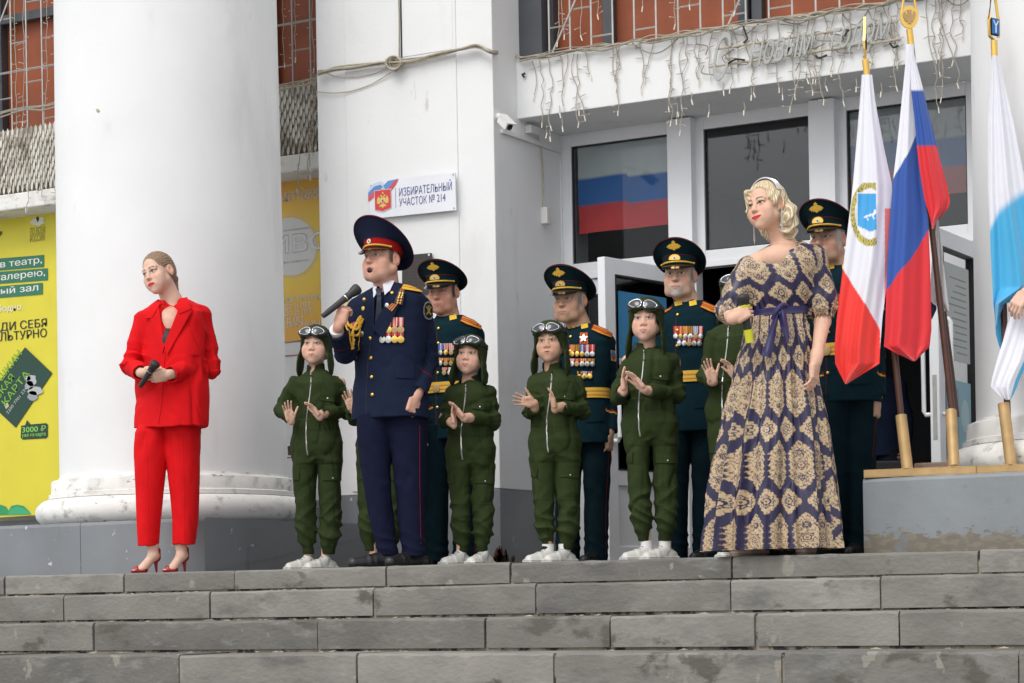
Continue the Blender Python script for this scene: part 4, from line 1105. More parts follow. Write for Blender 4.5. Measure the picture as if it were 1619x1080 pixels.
# ---------------------------------------------------------------- adult in service uniform
def uniform_man(fig, H, skin, opt, jrows, yaw, arms, hands, legs, feet, jcol, tcol, cuffs, headopt, stand=True, q=.66, belt=None, hem_cut=None, vneck=None):
    ht = fig.head(*H); (aR, aL) = arms
    sh = [aR[0], aL[0]]; nb = fig.L(*opt['neck'])
    hip = [fig.L(*l[0][:2]) for l in legs['axis']]; ft = [fig.L(*l[-1][:2]) for l in legs['axis']]
    hc = [fig.L(*h['w']) for h in hands]
    lo = np.min([ht.c-(.14, .14, .14)]+[a-(.12, .12, .14) for A in arms for a in A]+[a-(.12, .12, .13) for a in hc], 0); hi = np.max([ht.c+(.14, .14, .13)]+[a+(.12, .12, .12) for A in arms for a in A]+[a+(.12, .12, .12) for a in hc], 0); lo[2] = .02
    F = Field(*grid_for(lo, hi, .011, [(ht.c, .135)]+[(h, .10) for h in hc], .0027))
    hidden_body(F, fig, sh, hip, [f+np.array([0, 0, .0]) for f in ft])
    for (a, b, c) in arms: F.cap(a, b, .038, .032, .03); F.cap(b, c, .032, .022, .02)
    add_head(F, ht, mouth=headopt.get('mouth', 'closed'), jaw=headopt.get('jaw', 1), chub=headopt.get('chub', 1), nose=headopt.get('nose', 1), old=headopt.get('old', 1)); add_neck(F, ht, nb, .060)
    for h, (a, b, c), side in zip(hands, arms, (1, -1)):
        w_ = fig.L(*h['w']); tt = hand_T(w_, h['aim'], h['palm'], h.get('k', 1.0)); h['T'] = tt
        add_hand(F, tt, h['side'], h['curl'], h.get('spread', .08), h.get('thumb', (.5, .35, .3)), fore=c-(c-b)*.2)
    sdf_obj('body', F, M('vc_skin'), fig.e, lambda V: head_color(V, ht, skin, headopt))
    # jacket
    R = fig.rows(jrows, q, yaw)
    lo = np.array([min(r[1]-r[3] for r in R)-.06, min(r[2]-r[3] for r in R)-.05, R[-1][0]-.05]) if False else None
    pts = np.array([a for A in arms for a in A]); zz = [r[0] for r in R]
    mn = np.array([min(min(r[1]-r[3] for r in R), pts[:, 0].min())-.11, min(-.30, pts[:, 1].min()-.1), min(min(zz), pts[:, 2].min())-.08]); mxx = np.array([max(max(r[1]+r[3] for r in R), pts[:, 0].max())+.11, .26, max(max(zz), pts[:, 2].max())+.09])
    J = Field(*grid_for(mn, mxx, .0062))
    J.loft(R, .02, yaw, n=2.25)
    sleeves(J, arms, opt.get('ar', ((.058, .053, .046), (.058, .053, .046))))
    fig.cb = closed_bvh(J)
    nkb = ht.fwd((0, .02, -.06))
    if stand:   # standing collar
        J.cap(nb-(0, 0, .02), nb+(nkb-nb)*.60, .074, .070, .015, sq=((0, 1, 0), .92)); J.cap(nb+(nkb-nb)*.2, nb+(nkb-nb)*1.6, .061, .061, .004, mode='-', sq=((0, 1, 0), .92))
        J.box(nb+(nkb-nb)*.62+(0, 0, .05), (.12, .12, .05), .003, .004, ID, '-', rotm(0, -14, 0))
    else:
        J.cap(nb-(0, 0, .02), nb+(nkb-nb)*.45, .074, .068, .02, sq=((0, 1, 0), .92)); J.cap(nb-(0, 0, .01), nb+(nkb-nb)*1.6, .060, .060, .006, mode='-', sq=((0, 1, 0), .92))
    if vneck is not None: vneck(J, fig)
    J.disp(lambda p: arm_folds(p, arms, .0042)+vnoise(p*np.array([1, 1, .45]), 16, 5)*.0030+creases(p, 11, 5, (1, 1, .6))*.0040+vnoise(p, 45, 8)*.0008)
    def jc(V):
        c = np.tile(np.array(jcol, float), (len(V), 1))
        for (a, b, cc) in arms:
            ax = (cc-b)/np.linalg.norm(cc-b); r = V-cc; tt = -(r @ ax); dist = np.linalg.norm(r+tt[:, None]*ax, axis=1)
            for off, wd, col in cuffs: c[(dist < .085) & (np.abs(tt-off) < wd)] = col
        return c
    jo = sdf_obj('jacket', J, M('vc_wool'), fig.e, jc); jb = bvh_of(jo)
    # trousers
    TR = []
    lx0 = min(r[1] for l in legs['rows'] for r in l); lx1 = max(r[2] for l in legs['rows'] for r in l)
    p0, p1 = fig.L(lx0, 890), fig.L(lx1, 700); zt = max(fig.L(lx0, l[0][0])[2] for l in legs['rows'])+.06
    Tf = Field(*grid_for((p0[0]-.05, -.17, .01), (p1[0]+.05, .17, zt), .0062))
    for l in legs['rows']:
        Tf.loft(fig.rows(l, 1.12, 0), .008, 0)
    cr = legs.get('crease', 0)
    def tf(p):
        o = vnoise(p*np.array([1, 1, .35]), 20, 11)*.0035+creases(p, 12, 21, (1, 1, .45))*.0055
        low = np.exp(-((p[:, 2]-.13)/.09)**2); o += low*rid(p[:, 2]*80+p[:, 0]*30+vnoise(p, 14, 4)*2)*.0034
        kn = np.exp(-((p[:, 2]-.52)/.14)**2); o += kn*rid(p[:, 2]*42+p[:, 0]*25+vnoise(p, 11, 6)*2.5)*.0028
        return o
    Tf.disp(tf)
    def tcf(V):
        c = np.tile(np.array(tcol, float), (len(V), 1))
        return c
    to = sdf_obj('trousers', Tf, M('vc_wool'), fig.e, tcf); tb = bvh_of(to)
    for f_ in feet: shoe(fig, 'shoe', fig.L(*f_[:2], f_[4] if len(f_) > 4 else 0), f_[2], f_[3], (.012, .012, .013), (.008, .008, .008), 'dress', .075, .044, 'vc_shoe')
    return ht, jo, jb, tb
TEAL = (.0045, .021, .030); TEALT = (.004, .015, .021); GOLDL = (.72, .42, .05); REDL = (.30, .01, .015)
NAVY = (.0115, .0170, .040); NAVYT = (.0085, .011, .030)
def shoulder_board(fig, jb, quad, gold=(.66, .30, .035), stripes=2, stars=2):
    def paint(u, v):
        if u < .04 or u > .985 or v < .1 or v > .93: return REDL if stripes == 2 else (.10, .02, .02)
        for sv in ((.36, .64) if stripes == 2 else (.5,)):
            if abs(v-sv) < .06: return (.40, .03, .02)
        return gold
    o = fig.decal(jb, 'shoulder_board', quad, 24, 12, paint, .007, 'vc_cloth', .004)
    for i in range(stars):
        u = .68+.17*i; q = [np.array(p, float) for p in quad]; p = (q[0]*(1-u)+q[1]*u)*.5+(q[3]*(1-u)+q[2]*u)*.5
        h = fig.hit(jb, *p)
        if h is not None: MB().disc(h[0]+h[1]*.012, h[1], .0055, .002, 5, dome=.002).build('star', M('gold'), fig.e, world=False)
def belt_(fig, jrows, q, yaw, ya, yb, R0=None, name='belt'):
    z0, z1 = fig.z(yb), fig.z(ya); R = fig.rows(jrows, q, yaw, .0045); zr = np.array([r[0] for r in R]); o = np.argsort(zr); R = [R[i] for i in o]; zr = zr[o]
    rr = lambda z: [float(np.interp(z, zr, [r[i] for r in R])) for i in range(1, 5)]
    mb = MB(); N = 72; g = []; cols = []
    a = math.radians(yaw)
    for j in range(9):
        z = z0+(z1-z0)*j/8; cx, cy, rx, ry = rr((z0+z1)/2); row = []
        for i in range(N+1):
            th = 2*math.pi*i/N; cu, su = math.cos(th), math.sin(th); g_ = (abs(cu)**2.25+abs(su)**2.25)**(1/2.25)
            u, v = rx*1.006*cu/g_, ry*1.006*su/g_; row.append((cx+u*math.cos(a)-v*math.sin(a), cy+u*math.sin(a)+v*math.cos(a), z))
            cols.append((.38, .16, .02) if j in (2, 3, 5, 6) and j % 3 != 0 else (.74, .43, .05))
        g.append(row)
    return mb.sheet(g, -.004, cols=cols).build(name, M('vc_satin'), fig.e, True, True, world=False)
def grey_hair(x, y, z):
    ear = (np.abs(x) > .0735) & (y > -.012) & (y < .042) & (z > -.045) & (z < .034)
    return (~ear)*np.clip(_gh(x, y, z), 0, 1)
def _gh(x, y, z): return smooth(z, -.055, -.02)*smooth(np.abs(x), .055, .066)*smooth(y, -.045, -.020)*1.0*(z < .08)+smooth(z, .045, .06)*.9*(y > -.07)*0 + smooth(y, .03, .06)*smooth(z, -.07, -.05)
def DOWN(w_, fore=None): return dict(w=w_)
# ---------------------------------------------------------------- officer with the microphone
fo = Fig(618, 10.22, 'singing officer in navy dress uniform with a gold cord on his chest, holding a microphone')
jr = [(664, 556, 678), (640, 557, 677), (610, 558, 675), (585, 560, 673), (550, 560, 675), (520, 558, 677), (500, 556, 677), (484, 555, 677), (473, 558, 675), (464, 568, 665), (456, 583, 650), (448, 598, 638)]
oR = (fo.L(566, 490), fo.L(547, 557, -.04), fo.L(533, 524, -.24)); oL = (fo.L(665, 488), fo.L(677, 570, .02), fo.L(661, 622, -.13))
oh = [dict(w=(536, 514, -.285), aim=(.32, -.08, .95), palm=(.55, .80, -.1), side=1, k=1.02, curl=((1.0, 1.15, .7), (1.05, 1.2, .7), (1.1, 1.2, .7), (1.1, 1.25, .7)), thumb=(.35, .9, .5)),
      dict(w=(658, 629, -.145), aim=(-.30, -.30, -1), palm=(-.55, .8, .1), side=1, k=1.0, curl=((1.35, 1.5, 1.0), (1.5, 1.6, 1.0), (1.5, 1.6, 1.0), (1.5, 1.6, 1.0)), thumb=(.25, .8, .5))]
lg = dict(axis=[[(593, 680), (616, 866)], [(648, 680), (652, 868)]],
          rows=[[(655, 562, 625), (680, 564, 624), (720, 568, 620), (760, 573, 620), (800, 580, 622), (840, 588, 626), (868, 596, 630), (880, 598, 630)],
                [(655, 610, 678), (680, 610, 678), (720, 618, 677), (760, 623, 676), (800, 627, 674), (840, 631, 674), (868, 635, 675), (880, 636, 675)]])
def v_officer(J, f):
    p = f.L(585, 478); J.cap(f.L(592, 505, -.17), f.L(600, 455, -.12), .010, .055, .006, mode='-'); 
opt_o = dict(neck=(613, 468, .0), ar=((.068, .064, .055), (.068, .062, .054)))
ho = dict(mouth='open', jaw=1.2, chub=1.17, nose=1.08, old=.8, brow=(.22, .12, .06), brow_a=.5, iris=(.08, .10, .11), wide=.62, stubble=.10, arch=.003, lips=(.42, .16, .13), lips_a=.7, lash_a=.5, hair=(.12, .08, .05), hair_fn=grey_hair)
hto, jo, jb, tb = uniform_man(fo, (605, 411, -.02, -36, 9, -3, 1.14), SK_O, opt_o, jr, -33, (oR, oL), oh, lg, [(612, 884, -62, .31), (654, 884, -38, .30)], NAVY, NAVYT, [(.115, .0032, (.16, .01, .02))], ho, stand=False, q=.68, vneck=v_officer)
peaked_cap(fo, hto, (.010, .014, .034), (.30, .008, .010), (.16, .008, .012), eagle=False, k=1.0, badge='round', rim=(.146, .150), lift=.088, h0=.010, z0=.036)
# lapels, tie, collar points as cloth laid on the front
def lapel(f, bv, quad, col, name='lapel', lift=.006, m='vc_wool', edge=None): return f.decal(bv, name, quad, 10, 16, lambda u, v: col if edge is None or (.06 < u < .94) else edge, lift, m, .004)
WH = (.62, .62, .68); TIE = (.010, .013, .030)
fo.decal(fo.cb, 'shirt', [(592, 452), (628, 446), (606, 520), (594, 518)], 12, 20, lambda u, v: WH, .004, 'vc_cloth', .003)
fo.decal(fo.cb, 'tie', [(596, 460), (606, 459), (604.5, 469), (598.5, 469)], 6, 6, lambda u, v: TIE, .012, 'vc_satin', .005)
fo.decal(fo.cb, 'tie', [(598.5, 468), (604.5, 468), (606, 514), (595, 514)], 6, 16, lambda u, v: TIE, .008, 'vc_satin', .003)
Sf = Field(*grid_for(fo.L(575, 490, -.2), fo.L(650, 425, .16), .0040)); nbo = fo.L(613, 468); nko = hto.fwd((0, .02, -.06)); up_ = (nko-nbo)/np.linalg.norm(nko-nbo)
Sf.cap(nbo-up_*.02, nbo+up_*.072, .070, .066, .01); Sf.cap(nbo-up_*.1, nbo+up_*.2, .0635, .0635, .002, mode='-'); Sf.box(nbo+up_*.065+np.array([0, -.02, .05]), (.14, .14, .05), .002, .002, ID, '-', rotm(-30, -22, 0))
sdf_obj('shirt_collar', Sf, M('vc_cloth'), fo.e, lambda V: np.tile(WH, (len(V), 1)))
fo.decal(fo.cb, 'collar_point', [(606, 451), (627, 441), (618, 462), (610, 468)], 8, 8, lambda u, v: WH, .010, 'vc_cloth', .003)
fo.decal(fo.cb, 'collar_point', [(591, 455), (597, 455), (597, 466), (593, 472)], 5, 6, lambda u, v: WH, .010, 'vc_cloth', .003)
lapel(fo, fo.cb, [(626, 450), (640, 466), (608, 535), (592, 520)], NAVY, lift=.013)
lapel(fo, fo.cb, [(629, 441), (640, 448), (638, 470), (616, 474)], NAVY, 'collar', .017)
lapel(fo, fo.cb, [(594, 462), (583, 468), (577, 500), (594, 530)], NAVY, lift=.012)
shoulder_board(fo, jb, [(638, 451), (673, 458), (674, 466), (634, 459)], (.70, .42, .04), 1, 1)
for y in (535, 566, 596, 624): fo.button(jb, 'button', 586+(y-535)*.04, y, .0115)
medals(fo, fo.cb, 602, 639, (502, 525.5), (4, 4), 14, 11, 0)
fo.line(jb, 'front_seam', [(588, 530), (583, 570), (580, 620), (579, 662)], .0016, 'gasket')
fo.decal(jb, 'pocket_flap', [(625, 578), (655, 577), (655, 598), (626, 598)], 10, 6, lambda u, v: NAVY, .003, 'vc_wool', .004)
for px, py in ((580, 475), (622, 466)): fo.button(fo.cb, 'collar_emblem', px, py, .010, 'gold', .023, .003)
for px, py, m in ((578, 488, 'gold'), (614, 483, 'silver')): fo.button(fo.cb, 'badge', px, py, .012, m, .018, .001)
# orange and black ribbon brooch
def stg(u, v): return (.02, .012, .01) if int(u*5) % 2 else (.72, .20, .02)
fo.decal(fo.cb, 'ribbon_loop', [(633, 461), (640, 463), (637, 483), (625, 480)], 10, 12, lambda u, v: (.72, .20, .02) if (.2 < u < .35 or .65 < u < .8) else (.03, .012, .01), .022, 'vc_satin', .003)
fo.decal(fo.cb, 'ribbon_tail', [(622, 480), (630, 482), (622, 493), (615, 488)], 10, 6, stg, .021, 'vc_satin', .002)
for i in range(5):
    for s_ in (-1, 1):
        h = fo.hit(fo.cb, 632+s_*1.9+i*.9, 480-i*3.4)
        if h: MB().disc(h[0]+h[1]*.026, h[1], .0060, .002, 6, dome=.002).build('gilt_leaf', M('gold'), fo.e, world=False)
# sleeve patch
fo.decal(jb, 'sleeve_patch', [(669, 476), (686, 478), (686, 506), (669, 505)], 20, 26, lambda u, v: (.012, .014, .02) if (((u-.5)/.5)**2+((v-.5)/.5)**2 < .78 and not (abs(abs(u-.5)-abs(v-.5)) < .055 and ((u-.5)**2+(v-.5)**2) < .11) and not ((u-.5)**2/.012+(v-.42)**2/.05 < 1 and int(v*22) % 2)) else ((.45, .46, .44) if ((u-.5)/.5)**2+((v-.5)/.5)**2 < 1 and ((u-.5)/.5)**2+((v-.5)/.5)**2 > .78 else ((.5, .36, .08) if ((u-.5)/.5)**2+((v-.5)/.5)**2 < .78 else NAVY)), .003, 'vc_cloth', .001)
# aiguillette: braided gold cords from the shoulder board to the buttons
def cord(pts, r, name='gold_cord'):
    pp = []
    for a in smooth_path([np.array([*q, 0.]) for q in pts], 8):
        h = fo.hit(jb, a[0], a[1]); pp.append((h[0]+h[1]*(.006+r)) if h is not None else (pp[-1] if pp else fo.L(a[0], a[1], -.12)))
    mb = MB()
    if len(pp) > 3:
        for ph in (0, 1):
            tw = []
            for i, p in enumerate(pp): tw.append(p+np.array([math.cos(i*1.1+ph*3.14), 0, math.sin(i*1.1+ph*3.14)])*r*.55)
            mb.tube(tw, r*.75, 6)
        mb.build(name, M('gold_thread'), fo.e, True, world=False)
cord([(553, 477), (549, 492), (549, 515), (552, 538), (556, 551)], .0045)
cord([(574, 501), (567, 508), (560, 520), (556, 535), (555, 550)], .0080)
cord([(575, 503), (568, 516), (562, 522), (553, 516), (550, 508)], .0075)
cord([(577, 505), (571, 520), (563, 530), (553, 530)], .0060)
cord([(573, 500), (569, 540), (565, 566)], .0022, 'cord_tip')
fo.button(jb, 'star_badge', 573, 528, .017, 'silver', .004, .003); fo.decal(fo.cb, 'ribbon_bar', [(553, 513), (563, 508), (564, 513), (554, 518)], 6, 2, lambda u, v: RIB[int(u*5) % 7][0], .004, 'vc_cloth')
fo.line(tb, 'trouser_piping', [(664, 672), (664, 760), (666, 860)], .0022, 'vc_cloth', col=(.16, .01, .02))
# cuff of the shirt at the raised wrist
MB().tube([oR[2]+(oR[1]-oR[2])*.03, oR[2]-(oR[1]-oR[2])*.10], .037, 14).build('shirt_cuff', M('plastic_white'), fo.e, True, world=False)
# microphone in his hand
def microphone(f, tail, head, label, k=1.0, body='black_rubber', band=None, base=None, wind=False):
    a, b = np.asarray(tail), np.asarray(head); d = (b-a)/np.linalg.norm(b-a); 
    wt = lambda q: f.b+RT*q[0]+FW*q[1]+UP*q[2]
    A, B = wt(a), wt(b); e = empty('microphone', A, 0, label, 'microphone'); n = B-A; L_ = np.linalg.norm(n); n = n/L_
    r = .0165*k
    MB().tube([A, A+n*L_*.12, A+n*L_*.5, A+n*L_*.72], [r*.72, r*.85, r*.95, r*1.15], 16).build('handle', M(body), e, True)
    if base: MB().tube([A-n*.002, A+n*L_*.26], [r*.98, r*1.12], 16, col=base).build('coloured_base', M('vc_matte'), e, True, True)
    hr = .026*k; c0 = A+n*L_*.72; pr = []; rs_ = []
    for i in range(10):
        t_ = i/9; pr.append(c0+n*(L_*.28*t_)); rs_.append(hr*(.60+.45*math.sin(math.pi*min(.5, t_*.62))) if t_ < .8 else hr*(1.0*math.sqrt(max(.02, 1-((t_-.8)/.2)**2))))
    MB().tube(pr, rs_, 18).build('grille', M('black_rubber'), e, True)
    if band: MB().tube([c0-n*.002, c0+n*.010], [hr*.93, hr*.97], 18, col=band).build('ring', M('vc_matte'), e, True, True)
    else: MB().tube([A+n*L_*.60, A+n*L_*.62], [r*1.12, r*1.15], 16).build('ring', M('silver'), e, True)
    return e
microphone(fo, fo.L(511, 500, -.34), fo.L(569, 454, -.24), 'black microphone raised towards the singing officer\'s mouth', 1.15)

# ---------------------------------------------------------------- four veterans
def vet(px, Y, H, chin, ankle, label, hopt, skin=SK_V, hem=.52, med=None, legx=None, belt=(.288, .33), armdx=(0, 0), eaglez=None, wide=1.0, boards=None, seed=1):
    f = Fig(px, Y, label, group=G_VETS); s = (ankle-chin)/400; y = lambda u: chin+u*(ankle-chin); c = px
    J = [(y(hem), c-50*s*wide, c+50*s*wide), (y(.46), c-49*s*wide, c+49*s*wide), (y(.38), c-46*s*wide, c+46*s*wide), (y(.31), c-43*s*wide, c+43*s*wide), (y(.24), c-46*s*wide, c+46*s*wide), (y(.15), c-49*s*wide, c+49*s*wide), (y(.09), c-49*s*wide, c+49*s*wide), (y(.06), c-45*s, c+45*s), (y(.035), c-35*s, c+35*s), (y(.012), c-22*s, c+22*s)]
    A = []
    for sx, dxx in ((-1, armdx[0]), (1, armdx[1])): A.append((f.L(c+sx*41*s*wide, y(.095)), f.L(c+sx*(45+dxx)*s*wide, y(.275), .03), f.L(c+sx*(46+dxx)*s*wide, y(.465), -.05)))
    hd = [dict(w=(c+sx*(46+armdx[i])*s*wide, y(.475), -.055), aim=(-.05*sx, -.08, -1), palm=(-sx*.9, .45, 0), side=-sx if False else (1 if sx > 0 else -1), k=1.02, curl=(.75, .9, .5), thumb=(.25, .35, .3)) for i, sx in enumerate((-1, 1))]
    lx_ = legx or (-24, 24); 
    def lr(cx, w0, w1): return [(y(.46), cx-w0, cx+w0), (y(.6), cx-w0*.98, cx+w0*.98), (y(.75), cx-w0*.85, cx+w0*.85), (y(.9), cx-w1*1.05, cx+w1*1.05), (y(.985), cx-w1*1.05, cx+w1*1.05), (y(1.012), cx-w1, cx+w1)]
    LG = dict(axis=[[(c+lx_[0]*s, y(.47)), (c+lx_[0]*s, y(.98))], [(c+lx_[1]*s, y(.47)), (c+lx_[1]*s, y(.98))]], rows=[lr(c+lx_[0]*s, 26*s, 20*s), lr(c+lx_[1]*s, 26*s, 20*s)])
    ht, jo_, jb_, tb_ = uniform_man(f, H, skin, dict(neck=(c-1*s, y(.045), .0)), J, -27, A, hd, LG, [(c+lx_[0]*s, y(1), -40, .29), (c+lx_[1]*s, y(1), -24, .29)], TEAL, TEALT, [(.105, .0035, GOLDL), (.115, .003, REDL)], hopt, stand=True, q=.68)
    peaked_cap(f, ht, (.0035, .016, .021), (.005, .022, .028), (.16, .010, .012), eagle=True, k=1.0, badge='wreath', rim=(.133, .140), lift=.074, h0=.004, z0=.045)
    belt_(f, J, .68, -27, y(belt[0]), y(belt[1]))
    cx = c-22*s  # front centre line, turned to the viewer's left
    f.button(jb_, 'buckle', cx, y(sum(belt)/2), .026, 'gold_paint', .012, .002)
    for u in (.065, .125, .185, .245, .385): f.button(jb_, 'button', cx+3*s*(1-u*2), y(u), .0105)
    b = boards or [(c+19*s, y(.018)), (c+50*s, y(.050)), (c+47*s, y(.072)), (c+15*s, y(.040))]
    shoulder_board(f, jb_, b)
    shoulder_board(f, jb_, [(c-26*s, y(.035)), (c-46*s, y(.062)), (c-48*s, y(.073)), (c-30*s, y(.047))], stars=0)
    # gold collar tabs
    for dx in (-20, 2): f.decal(jb_, 'collar_tab', [(c+(dx-4)*s, y(.016)), (c+(dx+7)*s, y(.010)), (c+(dx+8)*s, y(.028)), (c+(dx-3)*s, y(.034))], 4, 3, lambda u, v: (.74, .50, .05), .004, 'vc_satin')
    if med: medals(f, jb_, *med, seed=seed)
    f.decal(jb_, 'pocket_flap', [(c+6*s, y(.395)), (c+36*s, y(.39)), (c+36*s, y(.42)), (c+6*s, y(.425))], 8, 4, lambda u, v: TEAL, .003, 'vc_wool', .003)
    f.line(jb_, 'front_seam', [(cx, y(.08)), (cx-1, y(.3)), (cx-2, y(hem-.01))], .0015, 'vc_cloth', col=(.20, .012, .015))
    f.decal(jb_, 'sleeve_patch', [(c+47*s, y(.12)), (c+55*s, y(.125)), (c+56*s, y(.17)), (c+48*s, y(.165))], 10, 12, lambda u, v: (.55, .50, .42) if ((u-.5)**2+(v-.5)**2 > .19) else ((.5, .08, .03) if v > .55 else (.12, .22, .45)), .003, 'vc_cloth')
    f.line(tb_, 'trouser_piping', [(c+(lx_[1]+22)*s, y(.54)), (c+(lx_[1]+16)*s, y(.75)), (c+(lx_[1]+15)*s, y(.98))], .0018, 'vc_cloth', col=(.14, .01, .02))
    return f, jb_
gh = dict(hair=(.25, .24, .23), hair_fn=grey_hair, brow=(.12, .09, .07), brow_a=.6, lash_a=.4, wide=.6, lips_a=.55, stubble=.12, iris=(.06, .05, .04))
v1, _ = vet(713, 11.3, (701, 462, -.02, -22, -6, 0, 1.10), 494, 884, 'veteran with lowered eyes standing behind the singing officer\'s shoulder', dict(gh, wide=.25, hair=(.06, .05, .04), chub=1.08, lash_a=.6), skin=(.58, .30, .21), med=(694, 727, (543, 566, 581), (4, 4, 3), 11, 7.5), seed=1)
v2, jb2 = vet(921, 11.3, (902, 475, -.03, -30, -2, 0, 1.12), 508, 884, 'oldest veteran with stern face and grey temples, left of the open glazed door', dict(gh, jaw=1.08, chub=1.0, wide=.5, brow=(.18, .15, .13), nose=1.0, old=2.2), skin=(.53, .32, .215), med=(902, 941, (545, 567, 587), (5, 5, 3), 11, 8), seed=2)
v3, _ = vet(1092, 11.3, (1075, 436, -.02, -18, 0, 0, 1.12), 471, 882, 'bearded veteran with a grey goatee standing behind the tallest girl', dict(gh, stubble=.8, goatee=True, stubble_col=(.50, .47, .44), nose=.98, wide=.75, old=1.5), skin=(.60, .37, .27), med=(1066, 1112, (516, 534), (6, 5), 12, 8), seed=3)
v4, _ = vet(1334, 10.95, (1309, 379, -.02, -34, 0, 0, 1.12), 412, 874, 'veteran with white sideburns half hidden behind the woman in the patterned dress', dict(gh, hair=(.5, .49, .47), wide=.6, old=2), hem=.49, med=(1319, 1338, (465, 478), (2, 2), 12, 8), seed=4, legx=(-14, 22))
# star order above the ribbons of two veterans

for px_, py_, fg, bb in ((924, 536, v2, jb2),):
    fg.decal(bb, 'order_ribbon', [(px_-6, py_-9), (px_+6, py_-9), (px_+7, py_+8), (px_-7, py_+8)], 8, 8, lambda u, v: (.62, .20, .03) if int(u*8) % 2 else (.35, .03, .03), .008, 'vc_cloth')
    h = fg.hit(bb, px_, py_); o = h[0]+h[1]*.013; ax_ = np.cross(h[1], [0, 0, 1.]); ax_ /= np.linalg.norm(ax_); az_ = np.cross(ax_, h[1])
    MB().prism([o+(ax_*math.sin(i*math.pi/5)-az_*math.cos(i*math.pi/5)*-1)*(.026 if i % 2 == 0 else .012) for i in range(10)], h[1]*.003).build('order_star', M('silver'), fg.e, world=False)
# ================================================================ CHILDREN IN FLIGHT SUITS
GREEN = (.026, .041, .011); GREEND = (.022, .038, .013)
def goggles(fig, t, up=.078, fwd=-.104, tilt=24, k=1.16, roll=0):
    R = rotm(0, tilt, roll); gt = T(t.R @ R, t.fwd((0, fwd, up)), t.k*k)
    for sx in (-1, 1):
        ring = []
        for i in range(26):
            a = 2*math.pi*i/26; x = .033*sx+.031*math.cos(a)*(1+.12*sx*math.cos(a)); z = .022*math.sin(a)*(1-.18*math.cos(a)*sx)
            y = .010*(abs(x)/.06)**2
            ring.append(gt.fwd((x, y, z)))
        MB().tube(ring, .0026*t.k, 7, closed=True).build('goggle_rim', M('chrome'), fig.e, True, world=False)
        c = gt.fwd((.033*sx, .0015, 0)); vs = [gt.fwd((np.linalg.inv(gt.R) @ (r-gt.c)/gt.k)*np.array([1, 1, 1])+0) for r in ring]
        vs = [c+(r-c)*.95 for r in ring]; apex = c+gt.R @ np.array([0, -.006, 0])*gt.k
        MB().poly(vs+[apex], [(i, (i+1) % 26, 26) for i in range(26)]).build('goggle_lens', M('lens_glass'), fig.e, True, world=False)
        ring2 = [c+(r-c)*1.13+gt.R @ np.array([0, .009, 0])*gt.k for r in ring]
        MB().tube(ring2, .0085*t.k, 6, closed=True).build('goggle_cushion', M('black_rubber'), fig.e, True, world=False)
    # elastic strap round the cap
    st = []
    for i in range(31):
        a = math.radians(-62+304*i/30)-math.pi/2+math.radians(0); x, y = .0985*math.cos(a), .012+.1135*math.sin(a)
        a2 = -math.pi/2+math.radians(38)+2*math.pi*(1-76/360)*i/30; x, y = .0990*math.cos(a2), .012+.1140*math.sin(a2)
        st.append(t.fwd((x, y, up-.012-.02*(1+math.sin(a2))*.5)))
    g = [[p+t.R @ np.array([0, 0, dz])*t.k for dz in (-.010, 0, .010)] for p in st]
    MB().sheet(g, .003).build('goggle_strap', M('black_rubber'), fig.e, True, world=False)
def flight_cap(fig, t, flapL=1.0, flapR=1.0, brim=.018, open_=1.0, seed=0):
    """soft cloth helmet with long side flaps"""
    c = t.c; xs = grid_for(c-.26*t.k, c+np.array([.26, .26, .20])*t.k, .0042); F = Field(*xs)
    F.ell((0, .016, .040), (.0935, .112, .092), .01, t); F.ell((0, .030, -.030), (.088, .088, .080), .03, t)
    for sx, L_ in ((-1, flapL), (1, flapR)):
        F.cap((.080*sx, .000, -.005), (.098*sx, -.004, -.115*L_), .040, .052, .02, t, sq=((1, 0, 0), .20)); F.cap((.098*sx, -.004, -.115*L_), (.104*sx, -.014, -.150*L_), .052, .046, .01, t, sq=((1, 0, 0), .18))
    # brim
    F.cap((-.060, -.090, .046), (.060, -.090, .046), .020, .020, .012, t, sq=((0, .55, 1), .22)); F.cap((-.045, -.106, .043), (.045, -.106, .043), .016, .016, .010, t, sq=((0, .55, 1), .22))
    # hollow for the head and the face opening
    F.ell((0, .012, .030), (.084, .102, .088), .004, t, '-'); F.cap((0, .012, -.02), (0, .00, -.20), .083, .088, .004, t, '-')
    F.ell((0, -.115, -.020), (.074, .105, .062), .010, t, '-'); F.cap((0, -.09, -.04), (0, -.10, -.22), .072, .100, .012, t, '-')
    F.disp(lambda p: vnoise(t.inv(p)*np.array([1, 1, .5]), 42, 20+seed)*.0022*t.k+vnoise(t.inv(p), 95, 7)*.0008, .02)
    return sdf_obj('flight_cap', F, M('vc_cloth'), fig.e, lambda V: np.tile(GREEN, (len(V), 1))*(1-.25*(np.abs((t.inv(V)[:, 0])) < .0012)[:, None]))
